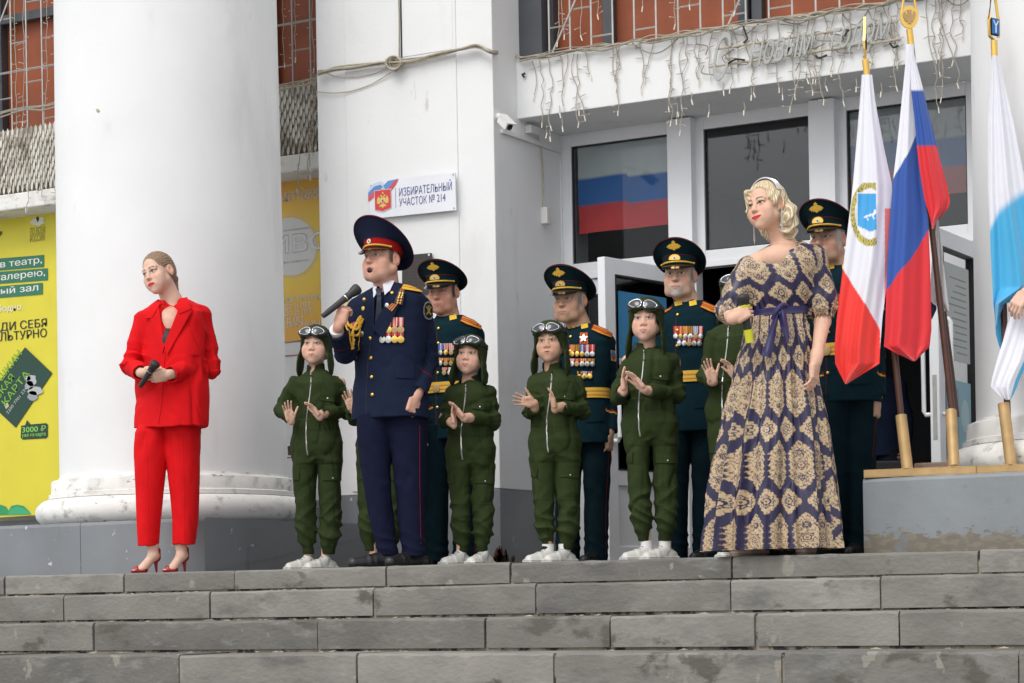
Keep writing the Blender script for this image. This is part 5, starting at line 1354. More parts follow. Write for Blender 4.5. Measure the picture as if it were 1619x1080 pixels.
def jumpsuit_kid(px, Y, H, chin, ankle, label, arms, hands, feet, hopt, neckdx=0, cx0=None, cx1=None, flaps=(1, 1), W_=1.0, legs=None, zipc=(.62, .62, .60), seed=0, ftdir=(-35, -25), zipx=-6, visible=True, ankle_skin=True, gk=1.0):
    f = Fig(px, Y, label, group=G_KIDS); S = (ankle-chin)/300; y = lambda u: chin+u*(ankle-chin)
    ht = f.head(*H); cx = lambda u: (cx0 or px)+((cx1 or px)-(cx0 or px))*u
    A = [tuple(f.L(*q) for q in a) for a in arms]; A[0][0][:] += (.014, 0, -.016); A[1][0][:] += (-.014, 0, -.016)
    nb = f.L(cx(0)+neckdx, y(.055), .01)
    feet_ = feet or [(cx(1)-17*S, y(1.0)), (cx(1)+17*S, y(1.0))]; ftp = [f.L(*q[:2]) for q in feet_]
    hip = [f.L(cx(.45)-20*S, y(.48)), f.L(cx(.45)+20*S, y(.48))]
    hc = [f.L(*h['w']) for h in hands]
    lo = np.min([ht.c-.13]+[np.min(A[0], 0)-.08, np.min(A[1], 0)-.08]+[a-.13 for a in hc], 0); hi = np.max([ht.c+.13]+[np.max(A[0], 0)+.08, np.max(A[1], 0)+.08]+[a+.14 for a in hc], 0); lo[2] = .03; lo = np.minimum(lo, np.min(ftp, 0)-(.06, .06, .0)); lo[2] = .03; hi = np.maximum(hi, np.max(ftp, 0)+.06)
    F = Field(*grid_for(lo, hi, .010, [(ht.c, .125)]+[(h+np.array([0, 0, .03]), .10) for h in hc], .0026))
    mid = (A[0][0]+A[1][0])/2; pel = (hip[0]+hip[1])/2
    F.cap(mid-(0, 0, .03), pel+(0, 0, .07), .060, .055, .03)
    for (a, b, c) in A: F.cap(mid-(0, 0, .02), a, .035, .03, .02); F.cap(a, b, .032, .027, .02); F.cap(b, c, .027, .020, .02)
    for h_, f_ in zip(hip, ftp): F.cap(h_, f_*np.array([1, 1, 0])+np.array([0, 0, .13]), .036, .022, .03); F.cap(f_*np.array([1, 1, 0])+np.array([0, 0, .13]), f_*np.array([1, 1, 0])+np.array([0, 0, .05]), .022, .027, .01)
    add_head(F, ht, female=hopt.get('girl', False), child=True, mouth=hopt.get('mouth', 'closed'), chub=hopt.get('chub', 1.14), jaw=1.05); add_neck(F, ht, nb, .045)
    for h, (a, b, c) in zip(hands, A):
        w_ = f.L(*h['w'])-np.array(h['aim'])/np.linalg.norm(h['aim'])*.020; tt = hand_T(w_, h['aim'], h['palm'], h.get('k', .80)); add_hand(F, tt, h['side'], h['curl'], h.get('spread', .10), h.get('thumb', (.6, .2, .15)), fore=c-(c-b)*.15, rf=.026)
    sdf_obj('body', F, M('vc_skin'), f.e, lambda V: head_color(V, ht, hopt.get('skin', SK_K), dict(hopt, child=True)))
    # suit
    rows = [(.50, -28, 29), (.46, -35, 36), (.42, -39, 40), (.36, -36, 37), (.30, -36.5, 37), (.22, -41, 41), (.15, -41, 42), (.11, -40, 40), (.08, -33, 34), (.058, -25, 26), (.042, -18, 19)]
    J = [(y(u), cx(u)+a*S*W_, cx(u)+b*S*W_) for u, a, b in rows]
    p = np.concatenate([np.array(a) for a in A]); zz = [f.z(y(1.02)), f.z(y(0))]
    x0, x1 = f.L(cx(.5)-50*S, 800)[0], f.L(cx(.5)+50*S, 800)[0]
    G = Field(*grid_for((min(p[:, 0].min(), x0)-.09, min(-.22, p[:, 1].min()-.08), max(.03, zz[0]-.03)), (max(p[:, 0].max(), x1)+.09, .20, zz[1]+.03), .0058))
    G.loft(f.rows(J, .70, -26), .02, -26, n=2.2)
    lg = legs or ([(.32, -26, 4), (.38, -33, 4), (.42, -38, 4), (.46, -40, 4), (.52, -41, 2), (.58, -39, 0), (.68, -38, -1), (.78, -37, 0), (.86, -36, 1), (.915, -34, 1), (.95, -29, -2), (.975, -25, -5), (1.012, -23, -6)], [(.32, -3, 27), (.38, -3, 34), (.42, -3, 39), (.46, -3, 41), (.52, -1, 43), (.58, 1, 41), (.68, 1, 40), (.78, 1, 40), (.86, 1, 39), (.915, 1, 38), (.95, 4, 33), (.975, 6, 29), (1.012, 7, 27)])
    LF = Field(*G.a)
    for l in lg: LF.loft(f.rows([(y(u), cx(u)+a*S*W_, cx(u)+b*S*W_) for u, a, b in l], 1.08, 0), .006, 0)
    kk = .07; hh_ = np.maximum(kk-np.abs(G.f-LF.f), 0)/kk; G.f[:] = np.minimum(G.f, LF.f)-hh_*hh_*kk*.25; del LF
    sleeves(G, A, ((.043, .050, .037),)*2, .05)
    nk = ht.fwd((0, .02, -.07)); G.cap(nb-(0, 0, .02), nb+(nk-nb)*.55, .064, .056, .012); G.cap(nb+(nk-nb)*.1, nb+(nk-nb)*1.8, .049, .050, .004, mode='-'); G.box(nb+(nk-nb)*.60+np.array([0, -.01, .045]), (.1, .1, .045), .003, .004, ID, '-', rotm(-26, -18, 0))
    G.cap(nb+np.array([-.025, -.085, -.012]), nb+(nk-nb)*.9+np.array([-.02, -.07, .0]), .008, .026, .006, mode='-')
    def folds(q):
        o = arm_folds(q, A, .0062)+vnoise(q*np.array([1, 1, .55]), 17, 30+seed)*.0045+creases(q, 13, 60+seed, (1, 1, .6))*.0085+vnoise(q, 38, 31+seed)*.0014
        z = q[:, 2]; low = np.exp(-((z-(f.z(y(.90))))/.075)**2); o += low*rid(z*100+q[:, 0]*38+vnoise(q, 16, 4+seed)*2.6)*.0085
        o += np.exp(-((z-f.z(y(.78)))/.07)**2)*rid(z*62-q[:, 0]*45+vnoise(q, 13, 6+seed)*2.6)*.0050
        wst = np.exp(-((z-f.z(y(.345)))/.022)**2); o += wst*np.sin(np.arctan2(q[:, 1], q[:, 0])*34)*.0025
        cr = np.exp(-((z-f.z(y(.50)))/.04)**2)*np.exp(-(q[:, 0]/.06)**2); o += cr*np.sin(z*80+np.abs(q[:, 0])*70)*.004
        cuffs = (z < f.z(y(.972))); o += cuffs*np.sin(np.arctan2(q[:, 1], q[:, 0]-np.where(q[:, 0] < f.L(cx(1), 870)[0], ftp[0][0], ftp[1][0]))*26)*.0007
        return o*smooth(z, f.z(y(1.0)), f.z(y(.970)))
    G.disp(folds)
    go = sdf_obj('flight_suit', G, M('vc_cloth'), f.e, lambda V: np.tile(GREEN, (len(V), 1))*(1-.3*((V[:, 2] < f.z(y(.972)))[:, None]))); gb = bvh_of(go)
    zx = cx(.05)+zipx*S
    f.line(gb, 'zip', [(zx-1*S, y(.055)), (zx-3*S, y(.15)), (zx-9*S, y(.30)), (zx-9*S, y(.43)), (zx-7*S, y(.485))], .0042, 'vc_metal', .0015, 8, zipc)
    f.line(gb, 'zip_pull', [(zx-1*S, y(.055)), (zx-.5*S, y(.075))], .0045, 'chrome', .006, 4)
    # chest pocket flap with snap, thigh pockets
    def flap(q, name='pocket_flap'):
        o = f.decal(gb, name, q, 12, 6, lambda u, v: tuple(np.array(GREEN)*(1.25 if (v > .86 or u < .05 or u > .95) else 1.0)), .0035, 'vc_cloth', .004); return o
    flap([(cx(.15)+6*S, y(.135)), (cx(.15)+35*S, y(.142)), (cx(.15)+34*S, y(.205)), (cx(.15)+5*S, y(.195))])
    f.button(gb, 'snap', cx(.19)+18*S, y(.185), .0062, 'silver', .006, .002)
    flap([(cx(.6)+9*S, y(.570)), (cx(.6)+37*S, y(.572)), (cx(.6)+37*S, y(.620)), (cx(.6)+9*S, y(.618))]); f.button(gb, 'snap', cx(.6)+25*S, y(.607), .0055, 'silver', .006, .002)
    flap([(cx(.6)-37*S, y(.565)), (cx(.6)-27*S, y(.568)), (cx(.6)-28*S, y(.615)), (cx(.6)-37*S, y(.618))]); 
    for sx in ((4, 36), (-33, -6)): f.line(gb, 'knee_seam', [(cx(.7)+sx[0]*S, y(.735)), (cx(.7)+sx[1]*S, y(.735))], .0011, 'vc_cloth', col=tuple(np.array(GREEN)*1.8))
    f.line(gb, 'waist_seam', [(cx(.35)-33*S, y(.343)), (cx(.35), y(.352)), (cx(.35)+33*S, y(.343))], .0014, 'vc_cloth', col=tuple(np.array(GREEN)*.7))
    flight_cap(f, ht, flaps[0], flaps[1], seed=seed); goggles(f, ht, k=1.16, roll=hopt.get('groll', 0))
    for i, (q, d_) in enumerate(zip(feet_, ftdir)):
        an = f.L(*q[:2]); shoe(f, 'sneaker', an, d_, .215, (.62, .61, .57), (.58, .57, .53), 'sneaker', .070, .039)
        if hopt.get('socks'): MB().lathe((an[0], an[1], .055), [(.034, 0), (.033, .03), (.034, .055), (.030, .057)], 20).build('sock', M('plastic_white'), f.e, True, world=False)
    return f, gb
OP = (.10, .14, .10); CL = (.22, .28, .18)
bp = dict(groll=0, brow=(.24, .15, .10), brow_a=.36, iris=(.10, .10, .09), lash_a=.55, wide=.66, lips_a=.6, lips=(.56, .20, .17), brow_t=.0036)
# hands: raised, palms turned towards each other
k1, _ = jumpsuit_kid(501, 10.75, (500, 546, -.01, -12, 0, 2, .97), 575, 873, 'boy in green flight suit clapping with hands apart, child nearest the left column',
    (((463, 601, 0), (446, 646, -.02), (459, 661, -.17)), ((541, 601, 0), (548, 650, -.02), (506, 655, -.18))),
    [dict(w=(459, 660, -.185), aim=(-.25, -.25, 1), palm=(.55, -.8, -.1), side=1, curl=OP, spread=.14, thumb=(.75, .1, .1), k=.72), dict(w=(502, 654, -.19), aim=(-.62, -.25, 1), palm=(-.85, -.35, -.3), side=-1, curl=CL, spread=.09, thumb=(.5, .1, .1), k=.72)],
    [(487, 878), (515, 878)], dict(bp, skin=(.68, .43, .32), wide=.6), cx0=500, cx1=503, seed=1, ftdir=(-48, -42))
k2, _ = jumpsuit_kid(745, 10.62, (744, 562, -.01, -16, 2, 3, .94), 592, 870, 'small smiling girl in green flight suit just right of the singing officer',
    (((712, 617, 0), (703, 662, -.02), (716, 668, -.18)), ((779, 617, 0), (780, 664, -.02), (735, 660, -.20))),
    [dict(w=(717, 665, -.20), aim=(-.10, -.2, 1), palm=(.9, -.1, 0), side=1, curl=OP, spread=.08, thumb=(.7, .1, .1), k=.70), dict(w=(730, 656, -.215), aim=(-.62, -.2, .9), palm=(-.85, -.25, -.35), side=-1, curl=OP, spread=.10, thumb=(.5, .1, .1), k=.71)],
    [(729, 876), (765, 876)], dict(bp, girl=True, skin=(.66, .40, .30), lips=(.55, .16, .16), iris=(.05, .035, .02), groll=-5, chub=1.0, hair=(.16, .10, .06), hair_fn=lambda x, y, z: np.clip(smooth(np.abs(x), .060, .068)*smooth(z, -.03, -.0)*(y < .0), 0, 1)), cx0=742, cx1=746, seed=2, ftdir=(-40, -30), zipx=-4, flaps=(.95, .95))
k3, _ = jumpsuit_kid(878, 10.62, (870, 541, -.01, -14, 0, -2, .95), 573, 866, 'child in green flight suit, lips parted, hands wide apart, before the oldest veteran',
    (((843, 600, 0), (838, 650, -.02), (846, 645, -.16)), ((915, 600, 0), (921, 648, -.02), (884, 643, -.20))),
    [dict(w=(838, 636, -.19), aim=(-1, -.25, .22), palm=(.20, -.95, -.1), side=1, curl=OP, spread=.14, thumb=(.85, .05, .1), k=.72), dict(w=(877, 640, -.22), aim=(-.10, -.25, 1), palm=(-.95, -.1, 0), side=-1, curl=CL, spread=.10, thumb=(.6, .1, .1), k=.71)],
    [(867, 871), (893, 871)], dict(bp, skin=(.56, .34, .23), mouth='part', chub=1.04, brow=(.08, .05, .03), brow_a=.7, iris=(.04, .03, .025), socks=True), cx0=874, cx1=880, seed=3, ftdir=(-50, -42), zipx=0, flaps=(1.0, 1.05))
k4, _ = jumpsuit_kid(1030, 10.62, (1022, 506, -.01, -14, 0, 0, .98), 537, 852, 'tallest girl in green flight suit, palms pressed together, before the bearded veteran',
    (((990, 566, 0), (978, 626, -.02), (986, 616, -.18)), ((1070, 566, 0), (1073, 622, -.02), (1024, 618, -.20))),
    [dict(w=(986, 612, -.20), aim=(-.06, -.2, 1), palm=(.9, -.2, 0), side=1, curl=OP, spread=.07, thumb=(.65, .1, .1), k=.76), dict(w=(1014, 610, -.23), aim=(-.75, -.2, .95), palm=(-.75, -.30, -.55), side=-1, curl=OP, spread=.09, thumb=(.45, .1, .1), k=.78)],
    [(1023, 868), (1052, 868)], dict(bp, girl=True, skin=(.68, .42, .315), lips=(.58, .20, .18), brow=(.10, .06, .04), brow_a=.6, iris=(.04, .03, .02), socks=True, groll=7, chub=1.05, hair=(.05, .03, .02), hair_fn=lambda x, y, z: np.clip(smooth(z, .046, .054)+smooth(np.abs(x), .058, .066)*smooth(z, -.045, -.02)*(y < .0), 0, 1)), cx0=1024, cx1=1034, seed=4, ftdir=(-58, -50), zipx=-4, flaps=(1.25, 1.2))
k5, _ = jumpsuit_kid(604, 10.9, (604, 552, .0, -14, 0, 0, .95), 582, 868, 'child in flight suit almost hidden behind the singing officer, one open hand showing',
    (((566, 606, 0), (560, 660, -.02), (556, 640, -.16)), ((640, 606, 0), (645, 655, -.02), (600, 650, -.18))),
    [dict(w=(557, 643, -.17), aim=(-.40, -.25, 1), palm=(.45, -.85, -.1), side=1, curl=OP, spread=.13, thumb=(.8, .1, .1), k=.76), dict(w=(598, 650, -.19), aim=(-.5, -.2, 1), palm=(-.85, -.25, -.35), side=-1, curl=CL, k=.72)],
    [(590, 876), (618, 876)], dict(bp), cx0=604, cx1=600, seed=5)
k6, _ = jumpsuit_kid(1160, 10.75, (1166, 466, .02, -14, 0, 0, .96), 497, 852, 'child in flight suit half hidden behind the patterned dress, one open hand showing',
    (((1124, 528, 0), (1117, 595, -.02), (1128, 604, -.16)), ((1200, 528, 0), (1206, 590, -.02), (1160, 590, -.18))),
    [dict(w=(1126, 596, -.18), aim=(-.45, -.2, 1), palm=(.35, -.9, -.1), side=1, curl=OP, spread=.12, thumb=(.75, .1, .1), k=.72), dict(w=(1160, 590, -.19), aim=(-.5, -.2, 1), palm=(-.85, -.25, -.35), side=-1, curl=CL, k=.72)],
    [(1162, 874), (1192, 874)], dict(bp), cx0=1160, cx1=1172, seed=6, flaps=(.9, .9))

# ================================================================ WOMAN IN THE RED SUIT
RED = (.66, .0045, .008)
fr = Fig(268, 10.12, 'woman in bright red trouser suit and red heels before the left column')
ht = fr.head(251, 432, -.02, -31, 3, -17, 1.04)
aR = (fr.L(229, 506), fr.L(208, 578, -.02), fr.L(224, 590, -.20)); aL = (fr.L(320, 499), fr.L(333, 580, .01), fr.L(270, 592, -.24))
nb = fr.L(272, 474, .02)
hr_ = [dict(w=(226, 590, -.215), aim=(.75, -.15, -.12), palm=(.1, .9, .25), side=1, k=.92, curl=(.75, .95, .5), thumb=(.3, .5, .3)), dict(w=(266, 592, -.255), aim=(-1, -.10, -.22), palm=(.1, .75, .55), side=-1, k=.92, curl=(.6, .8, .5), thumb=(.2, .3, .3))]
hc = [fr.L(*h['w']) for h in hr_]
ank = [fr.L(242, 872), fr.L(287, 872)]; toe = [fr.L(212, 903, -.03), fr.L(262, 902, -.03)]
F = Field(*grid_for((fr.L(195, 800)[0], -.36, .0), (fr.L(350, 800)[0], .2, ht.c[2]+.15), .010, [(ht.c, .13), (hc[0], .10), (hc[1]-np.array([.05, 0, 0]), .11), (nb-np.array([0, 0, .08]), .10)], .0027))
mid = (aR[0]+aL[0])/2
F.cap(mid-(0, 0, .06), fr.L(268, 640), .085, .09, .04, sq=((0, 1, 0), .8))
for (a, b, c) in (aR, aL): F.cap(mid-(0, 0, .03), a, .048, .036, .03); F.cap(a, b, .036, .030, .02); F.cap(b, c, .030, .022, .02)
F.cap(nb-(0, 0, .02), fr.L(268, 515, -.045), .058, .075, .04, sq=((0, 1, 0), .75)); F.ell(fr.L(267, 518, -.072), (.085, .050, .095), .07)
add_head(F, ht, female=True, jaw=.86, chub=.97); add_neck(F, ht, nb, .052, .03)
for h, A_ in zip(hr_, (aR, aL)): add_hand(F, hand_T(fr.L(*h['w']), h['aim'], h['palm'], h['k']), h['side'], h['curl'], .06, h['thumb'], fore=A_[2]-(A_[2]-A_[1])*.2, rf=.028)
for i, (a, t_) in enumerate(zip(ank, toe)):
    F.cap(fr.L(*((236, 690), (290, 690))[i]), a+(0, 0, .03), .060, .031, .02); F.cap(a+(0, 0, .03), a*(1, 1, 0)+np.array([.004, .01, .105]), .031, .028, .015)
    hl = np.array([a[0]+.012, a[1]+.018, .102]); F.cap(np.array([a[0], a[1], .115]), hl, .028, .025, .01)
    bl = np.array([hl[0]*.42+t_[0]*.58, hl[1]*.42+t_[1]*.58, .030]); F.cap(np.array([a[0], a[1], .098]), bl, .030, .030, .02, sq=((0, 0, 1), .8)); F.cap(bl, np.array([t_[0], t_[1], .016]), .028, .017, .01, sq=((0, 0, 1), .65))
ho = dict(brow=(.17, .10, .06), brow_a=.95, brow_t=.0052, brow_z=.0215, smile=-.003, lips=(.60, .012, .018), lips_a=1.0, lipf=.85, iris=(.10, .11, .09), wide=.60, lash=.9, arch=.003, lash_a=.9, gaze=(-.002, .001))
sdf_obj('body', F, M('vc_skin'), fr.e, lambda V: head_color(V, ht, SK_F, ho))
# hair: smooth, drawn back into a low tail
Hh = Field(*grid_for(ht.c-np.array([.17, .17, .26]), ht.c+np.array([.2, .2, .17]), .0032))
Hh.ell((0, .018, .040), (.0795, .098, .0865), .01, ht); Hh.ell((0, .045, -.005), (.072, .070, .065), .03, ht)
Hh.ell((0, -.092, -.020), (.080, .075, .072), .012, ht, '-'); Hh.ell((0, -.100, .016), (.068, .062, .072), .010, ht, '-')
for sx in (-1, 1): Hh.ell((.075*sx, .002, -.022), (.024, .030, .038), .008, ht, '-')
Hh.ell((0, -.03, -.10), (.09, .10, .07), .01, ht, '-')
Hh.cap((0, .098, .000), (.0, .125, -.030), .017, .021, .015, ht); Hh.cap((.0, .125, -.030), (-.012, .118, -.13), .024, .016, .01, ht, sq=((1, 0, 0), .8)); Hh.cap((-.012, .118, -.13), (-.014, .105, -.19), .016, .006, .01, ht)
Hh.disp(lambda p: .0013*np.sin((np.arctan2(ht.inv(p)[:, 0], ht.inv(p)[:, 2]+.02))*46+ht.inv(p)[:, 1]*20), .02)
def hcol(V, t, a, b, fr_=70):
    q = t.inv(V); n = .5+.5*np.sin(np.arctan2(q[:, 0], q[:, 2]+.03)*fr_+vnoise(q, 60, 3)*2); return lerpc(a, b, n)
sdf_obj('hair', Hh, M('vc_hair'), fr.e, lambda V: hcol(V, ht, (.16, .095, .055), (.34, .22, .135)))
# jacket
jr = [(678, 208, 331), (650, 209, 331), (620, 211, 332), (590, 213, 331), (560, 213, 331), (530, 215, 331), (510, 216, 331), (497, 219, 330), (487, 228, 324), (477, 243, 308), (469, 256, 296)]
R_ = fr.rows(jr, .62, -30)
J = Field(*grid_for((fr.L(190, 600)[0], -.36, fr.z(690)), (fr.L(356, 600)[0], .22, fr.z(455)), .0055))
J.loft(R_, .02, -30, n=2.3); 
sleeves(J, (aR, aL), ((.062, .062, .052),)*2); fr.cb = closed_bvh(J)
nk = ht.fwd((0, .02, -.07))
J.cap(nb-(0, 0, .03), nb+(nk-nb)*.40, .085, .062, .02); J.cap(nb-(0, 0, .05), nb+(nk-nb)*1.6, .058, .060, .006, mode='-'); J.box(nb+(nk-nb)*.42+np.array([0, -.03, .05]), (.12, .12, .05), .003, .004, ID, '-', rotm(-30, -30, 0))
# V opening
vt = [fr.L(262, 543, -.200), fr.L(271, 468, -.120)]
J.cap(vt[0], vt[1], .022, .074, .006, mode='-')
J.disp(lambda p: arm_folds(p, (aR, aL), .0075)+creases(p, 10, 41, (1, 1, .5))*.0080+vnoise(p*np.array([1, 1, .35]), 13, 9)*.0055+vnoise(p*np.array([1, 1, .6]), 32, 12)*.0014)
def rj(V): return np.tile(RED, (len(V), 1))
jo = sdf_obj('jacket', J, M('vc_cloth'), fr.e, rj); jb = bvh_of(jo)
S = Field(*grid_for(fr.L(235, 575, -.28), fr.L(300, 480, .06), .004)); S.ell(fr.L(267, 540, -.112), (.050, .058, .080), .01); S.box(fr.L(262, 508, -.1), (.3, .3, .045), .003, .003, ID, '-')
sdf_obj('top', S, M('gasket'), fr.e)
lapel(fr, fr.cb, [(252, 482), (238, 500), (258, 560), (262, 546)], RED, 'lapel', .009, 'vc_cloth'); lapel(fr, fr.cb, [(257, 479), (247, 483), (229, 505), (243, 503)], RED, 'collar', .013, 'vc_cloth')
lapel(fr, fr.cb, [(288, 478), (303, 493), (266, 562), (262, 546)], RED, 'lapel', .009, 'vc_cloth'); lapel(fr, fr.cb, [(285, 476), (296, 474), (302, 490), (285, 497)], RED, 'collar', .014, 'vc_cloth')
fr.line(jb, 'front_edge', [(262, 556), (259, 600), (256, 640), (250, 677)], .0024, 'vc_cloth', .001, col=tuple(np.array(RED)*.75))
for q in (((221, 575), (220, 607)),): pass
# trousers
Tf = Field(*grid_for((fr.L(205, 800)[0], -.20, .08), (fr.L(328, 800)[0], .2, fr.z(655)), .0055))
Tf.loft(fr.rows([(662, 224, 268), (684, 214, 268), (720, 213, 266), (780, 216, 259), (820, 217, 255), (864, 218, 252)], 1.05, 0), .008); Tf.loft(fr.rows([(662, 256, 318), (684, 258, 320), (720, 262, 317), (780, 269, 316), (820, 272, 314), (862, 273, 310)], 1.05, 0), .008)
Tf.disp(lambda p: vnoise(p*np.array([1, 1, .25]), 18, 14)*.0050+creases(p, 10, 44, (1, 1, .35))*.0060+np.exp(-((p[:, 2]-fr.z(690))/.10)**2)*np.sin(np.abs(p[:, 0])*60+p[:, 2]*30)*.003)
for a in ank: Tf.ell(np.array([a[0], a[1], fr.z(864)]), (.040, .040, .030), .003, ID, '-')
to = sdf_obj('trousers', Tf, M('vc_cloth'), fr.e, rj); tb = bvh_of(to)
for x0 in ((232, 236), (290, 292)): fr.line(tb, 'pressed_crease', [(x0[0], 690), ((x0[0]+x0[1])/2, 770), (x0[1], 855)], .0022, 'vc_cloth', -.0005, col=RED)
# heeled shoes
for a, t_ in zip(ank, toe):
    H_ = Field(*grid_for(np.minimum(a, t_)-(.07, .07, a[2]), np.maximum(a*(1, 1, 0), t_*(1, 1, 0))+np.array([.08, .08, .16]), .0032))
    hl = np.array([a[0]+.012, a[1]+.018, .090]); bl = np.array([hl[0]*.42+t_[0]*.58, hl[1]*.42+t_[1]*.58, .016]); tp = np.array([t_[0], t_[1], .012])
    H_.cap(hl, bl, .022, .028, .02, sq=((0, 0, 1), .35)); H_.cap(bl, tp+(tp-bl)*.12, .029, .012, .01, sq=((0, 0, 1), .55)); H_.cap(bl*.35+tp*.65+(0, 0, .010), tp+(0, 0, .004), .021, .013, .01)
    H_.cap(hl+(0, .002, -.005), hl+(.004, .008, -.085), .014, .0055, .008); H_.cap(hl+(.006, .006, 0), hl+(.010, .010, .045), .024, .020, .01)
    H_.cap(hl+(-.010, -.014, .02), hl+(-.006, -.008, .11), .026, .026, .004, mode='-'); H_.box((0, 0, -.05), (3, 3, .05), .001, .001, ID, '-')
    ho_ = sdf_obj('heeled_shoe', H_, M('vc_satin'), fr.e, lambda V: np.tile((.30, .008, .011), (len(V), 1)))
    MB().tube([hl+np.array([.026*math.cos(q), .004+.026*math.sin(q), .045]) for q in np.linspace(0, 6.28, 22)[:-1]], .0028, 6, col=(.30, .008, .011), closed=True).build('ankle_strap', M('vc_satin'), fr.e, True, True, world=False)
chain = [fr.L(255+i*3.6, 486+1.6*math.sin(i*.5)-abs(i-3)*.9-(i > 5)*(i-5)*1.2, -.135+.012*abs(i-3.5)) for i in range(8)]
MB().tube(smooth_path(chain, 4), .0013, 5).build('necklace', M('gold'), fr.e, True, world=False)
MB().disc(ht.fwd((.082, .006, -.038)), (1, -1, 0), .004, .004, 10, dome=.002).build('earring', M('gold'), fr.e, True, world=False)
microphone(fr, fr.L(222, 611, -.235), fr.L(248, 572, -.315), 'black microphone held low in both hands by the woman in red', 1.1, 'black_rubber')

# ================================================================ WOMAN IN THE PATTERNED DRESS
fd = Fig(1228, 10.15, 'blonde woman in long navy and gold patterned dress with a blue sash')
ht2 = fd.head(1212, 327, -.02, -44, 10, -13, 1.03)
bR = (fd.L(1184, 422), fd.L(1152, 496, -.01), fd.L(1160, 505, -.26)); bL = (fd.L(1290, 408), fd.L(1301, 508, -.03), fd.L(1290, 574, -.20))
nb = fd.L(1240, 385, .02)
hh = [dict(w=(1160, 503, -.285), aim=(.82, -.12, .42), palm=(.10, .95, -.15), side=1, k=.92, curl=((1.0, 1.1, .6),)*4, thumb=(.35, .7, .4)), dict(w=(1290, 573, -.205), aim=(-.12, -.10, -1), palm=(-.85, .5, 0), side=1, k=.98, curl=(.35, .45, .3), thumb=(.30, .25, .2))]
hc = [fd.L(*h['w']) for h in hh]
F = Field(*grid_for((fd.L(1130, 800)[0], -.36, .0), (fd.L(1335, 800)[0], .22, ht2.c[2]+.15), .010, [(ht2.c, .13), (hc[0]+np.array([.02, 0, .05]), .11), (hc[1]-np.array([0, 0, .07]), .12), (nb-np.array([0, .02, .04]), .12)], .0027))
mid = (bR[0]+bL[0])/2
F.cap(mid-(0, 0, .06), fd.L(1230, 600), .085, .10, .04, sq=((0, 1, 0), .8)); F.cap(nb-(0, 0, .03), mid-(0, .01, .03), .065, .10, .05, sq=((0, 1, 0), .62)); F.cap(mid-(.11, .01, .0), mid+(.11, -.01, .01), .055, .055, .04, sq=((0, 1, 0), .9)); F.ell(fd.L(1234, 408, -.055), (.095, .080, .070), .04)
for (a, b, c) in (bR, bL): F.cap(mid-(0, 0, .01), a, .05, .045, .04); F.cap(a, b, .045, .040, .02); F.cap(b, c, .040, .025, .02)
add_head(F, ht2, female=True, jaw=.88, chub=1.0); add_neck(F, ht2, nb, .047, .035)
for h, A_ in zip(hh, (bR, bL)): add_hand(F, hand_T(fd.L(*h['w']), h['aim'], h['palm'], h['k']), h['side'], h['curl'], .05, h['thumb'], fore=A_[2]-(A_[2]-A_[1])*.2, rf=.030)
for px_, tx in ((1212, 1190), (1262, 1276)):
    a = fd.L(px_, 850, .0); a[2] = .12; F.cap(fd.L(1228+(px_-1238)*.5, 640), a, .06, .030, .02); q = fd.L(tx, 884, -.05); q[2] = .02; F.cap(a-(0, 0, .02), q, .034, .024, .02, sq=((0, 0, 1), .8))
ho2 = dict(brow=(.10, .05, .03), brow_a=1.0, brow_z=.0225, smile=.0055, mw=1.15, lips=(.62, .012, .018), lips_a=1.0, lipf=.88, iris=(.06, .07, .06), wide=.48, lash=1.2, arch=.005, lash_a=1.0, brow_t=.0044)
sdf_obj('body', F, M('vc_skin'), fd.e, lambda V: head_color(V, ht2, (.68, .42, .30), ho2))
# hair: blond waves to the nape
Hh = Field(*grid_for(ht2.c-np.array([.2, .2, .26]), ht2.c+np.array([.2, .22, .17]), .0034)); t = ht2
Hh.ell((0, .022, .044), (.0860, .104, .090), .01, t); Hh.ell((0, .070, -.030), (.088, .072, .090), .03, t); Hh.ell((.060, .060, -.070), (.036, .050, .062), .02, t); Hh.ell((-.060, .060, -.070), (.036, .050, .062), .02, t); Hh.ell((0, .085, -.085), (.060, .050, .050), .02, t); Hh.ell((.040, .085, -.120), (.046, .052, .055), .03, t); Hh.ell((-.040, .085, -.110), (.040, .050, .050), .03, t); Hh.ell((.088, .062, -.055), (.030, .045, .060), .02, t)
Hh.ell((.070, -.010, .020), (.020, .040, .040), .02, t); Hh.cap((-.050, -.070, .075), (-.078, -.040, .000), .016, .010, .015, t); Hh.cap((-.078, -.040, .000), (-.082, -.020, -.055), .010, .006, .01, t)
Hh.ell((0, -.100, -.030), (.082, .086, .080), .012, t, '-'); Hh.ell((.012, -.105, .034), (.064, .066, .062), .012, t, '-'); Hh.ell((0, -.035, -.110), (.070, .085, .065), .012, t, '-')
Hh.ell((.084, .006, -.012), (.018, .018, .032), .006, t, '-')
def wav(p):
    q = t.inv(p); lowr = smooth(-q[:, 2], -.05, .03); u = np.arctan2(q[:, 0], q[:, 1]); return .0075*lowr*np.sin(u*11+q[:, 2]*75+vnoise(q, 30, 5)*1.5)+.0022*np.sin(u*44+q[:, 2]*30*lowr+vnoise(q, 40, 2)*2)+vnoise(q, 60, 4)*.003*lowr
Hh.disp(wav, .03)
def bl(V):
    q = t.inv(V); u = np.arctan2(q[:, 0], q[:, 1]); n = .5+.5*np.sin(u*60+q[:, 2]*60+vnoise(q, 50, 6)*3); return lerpc((.36, .26, .14), (.82, .69, .48), n)
sdf_obj('hair', Hh, M('vc_hair'), fd.e, bl)
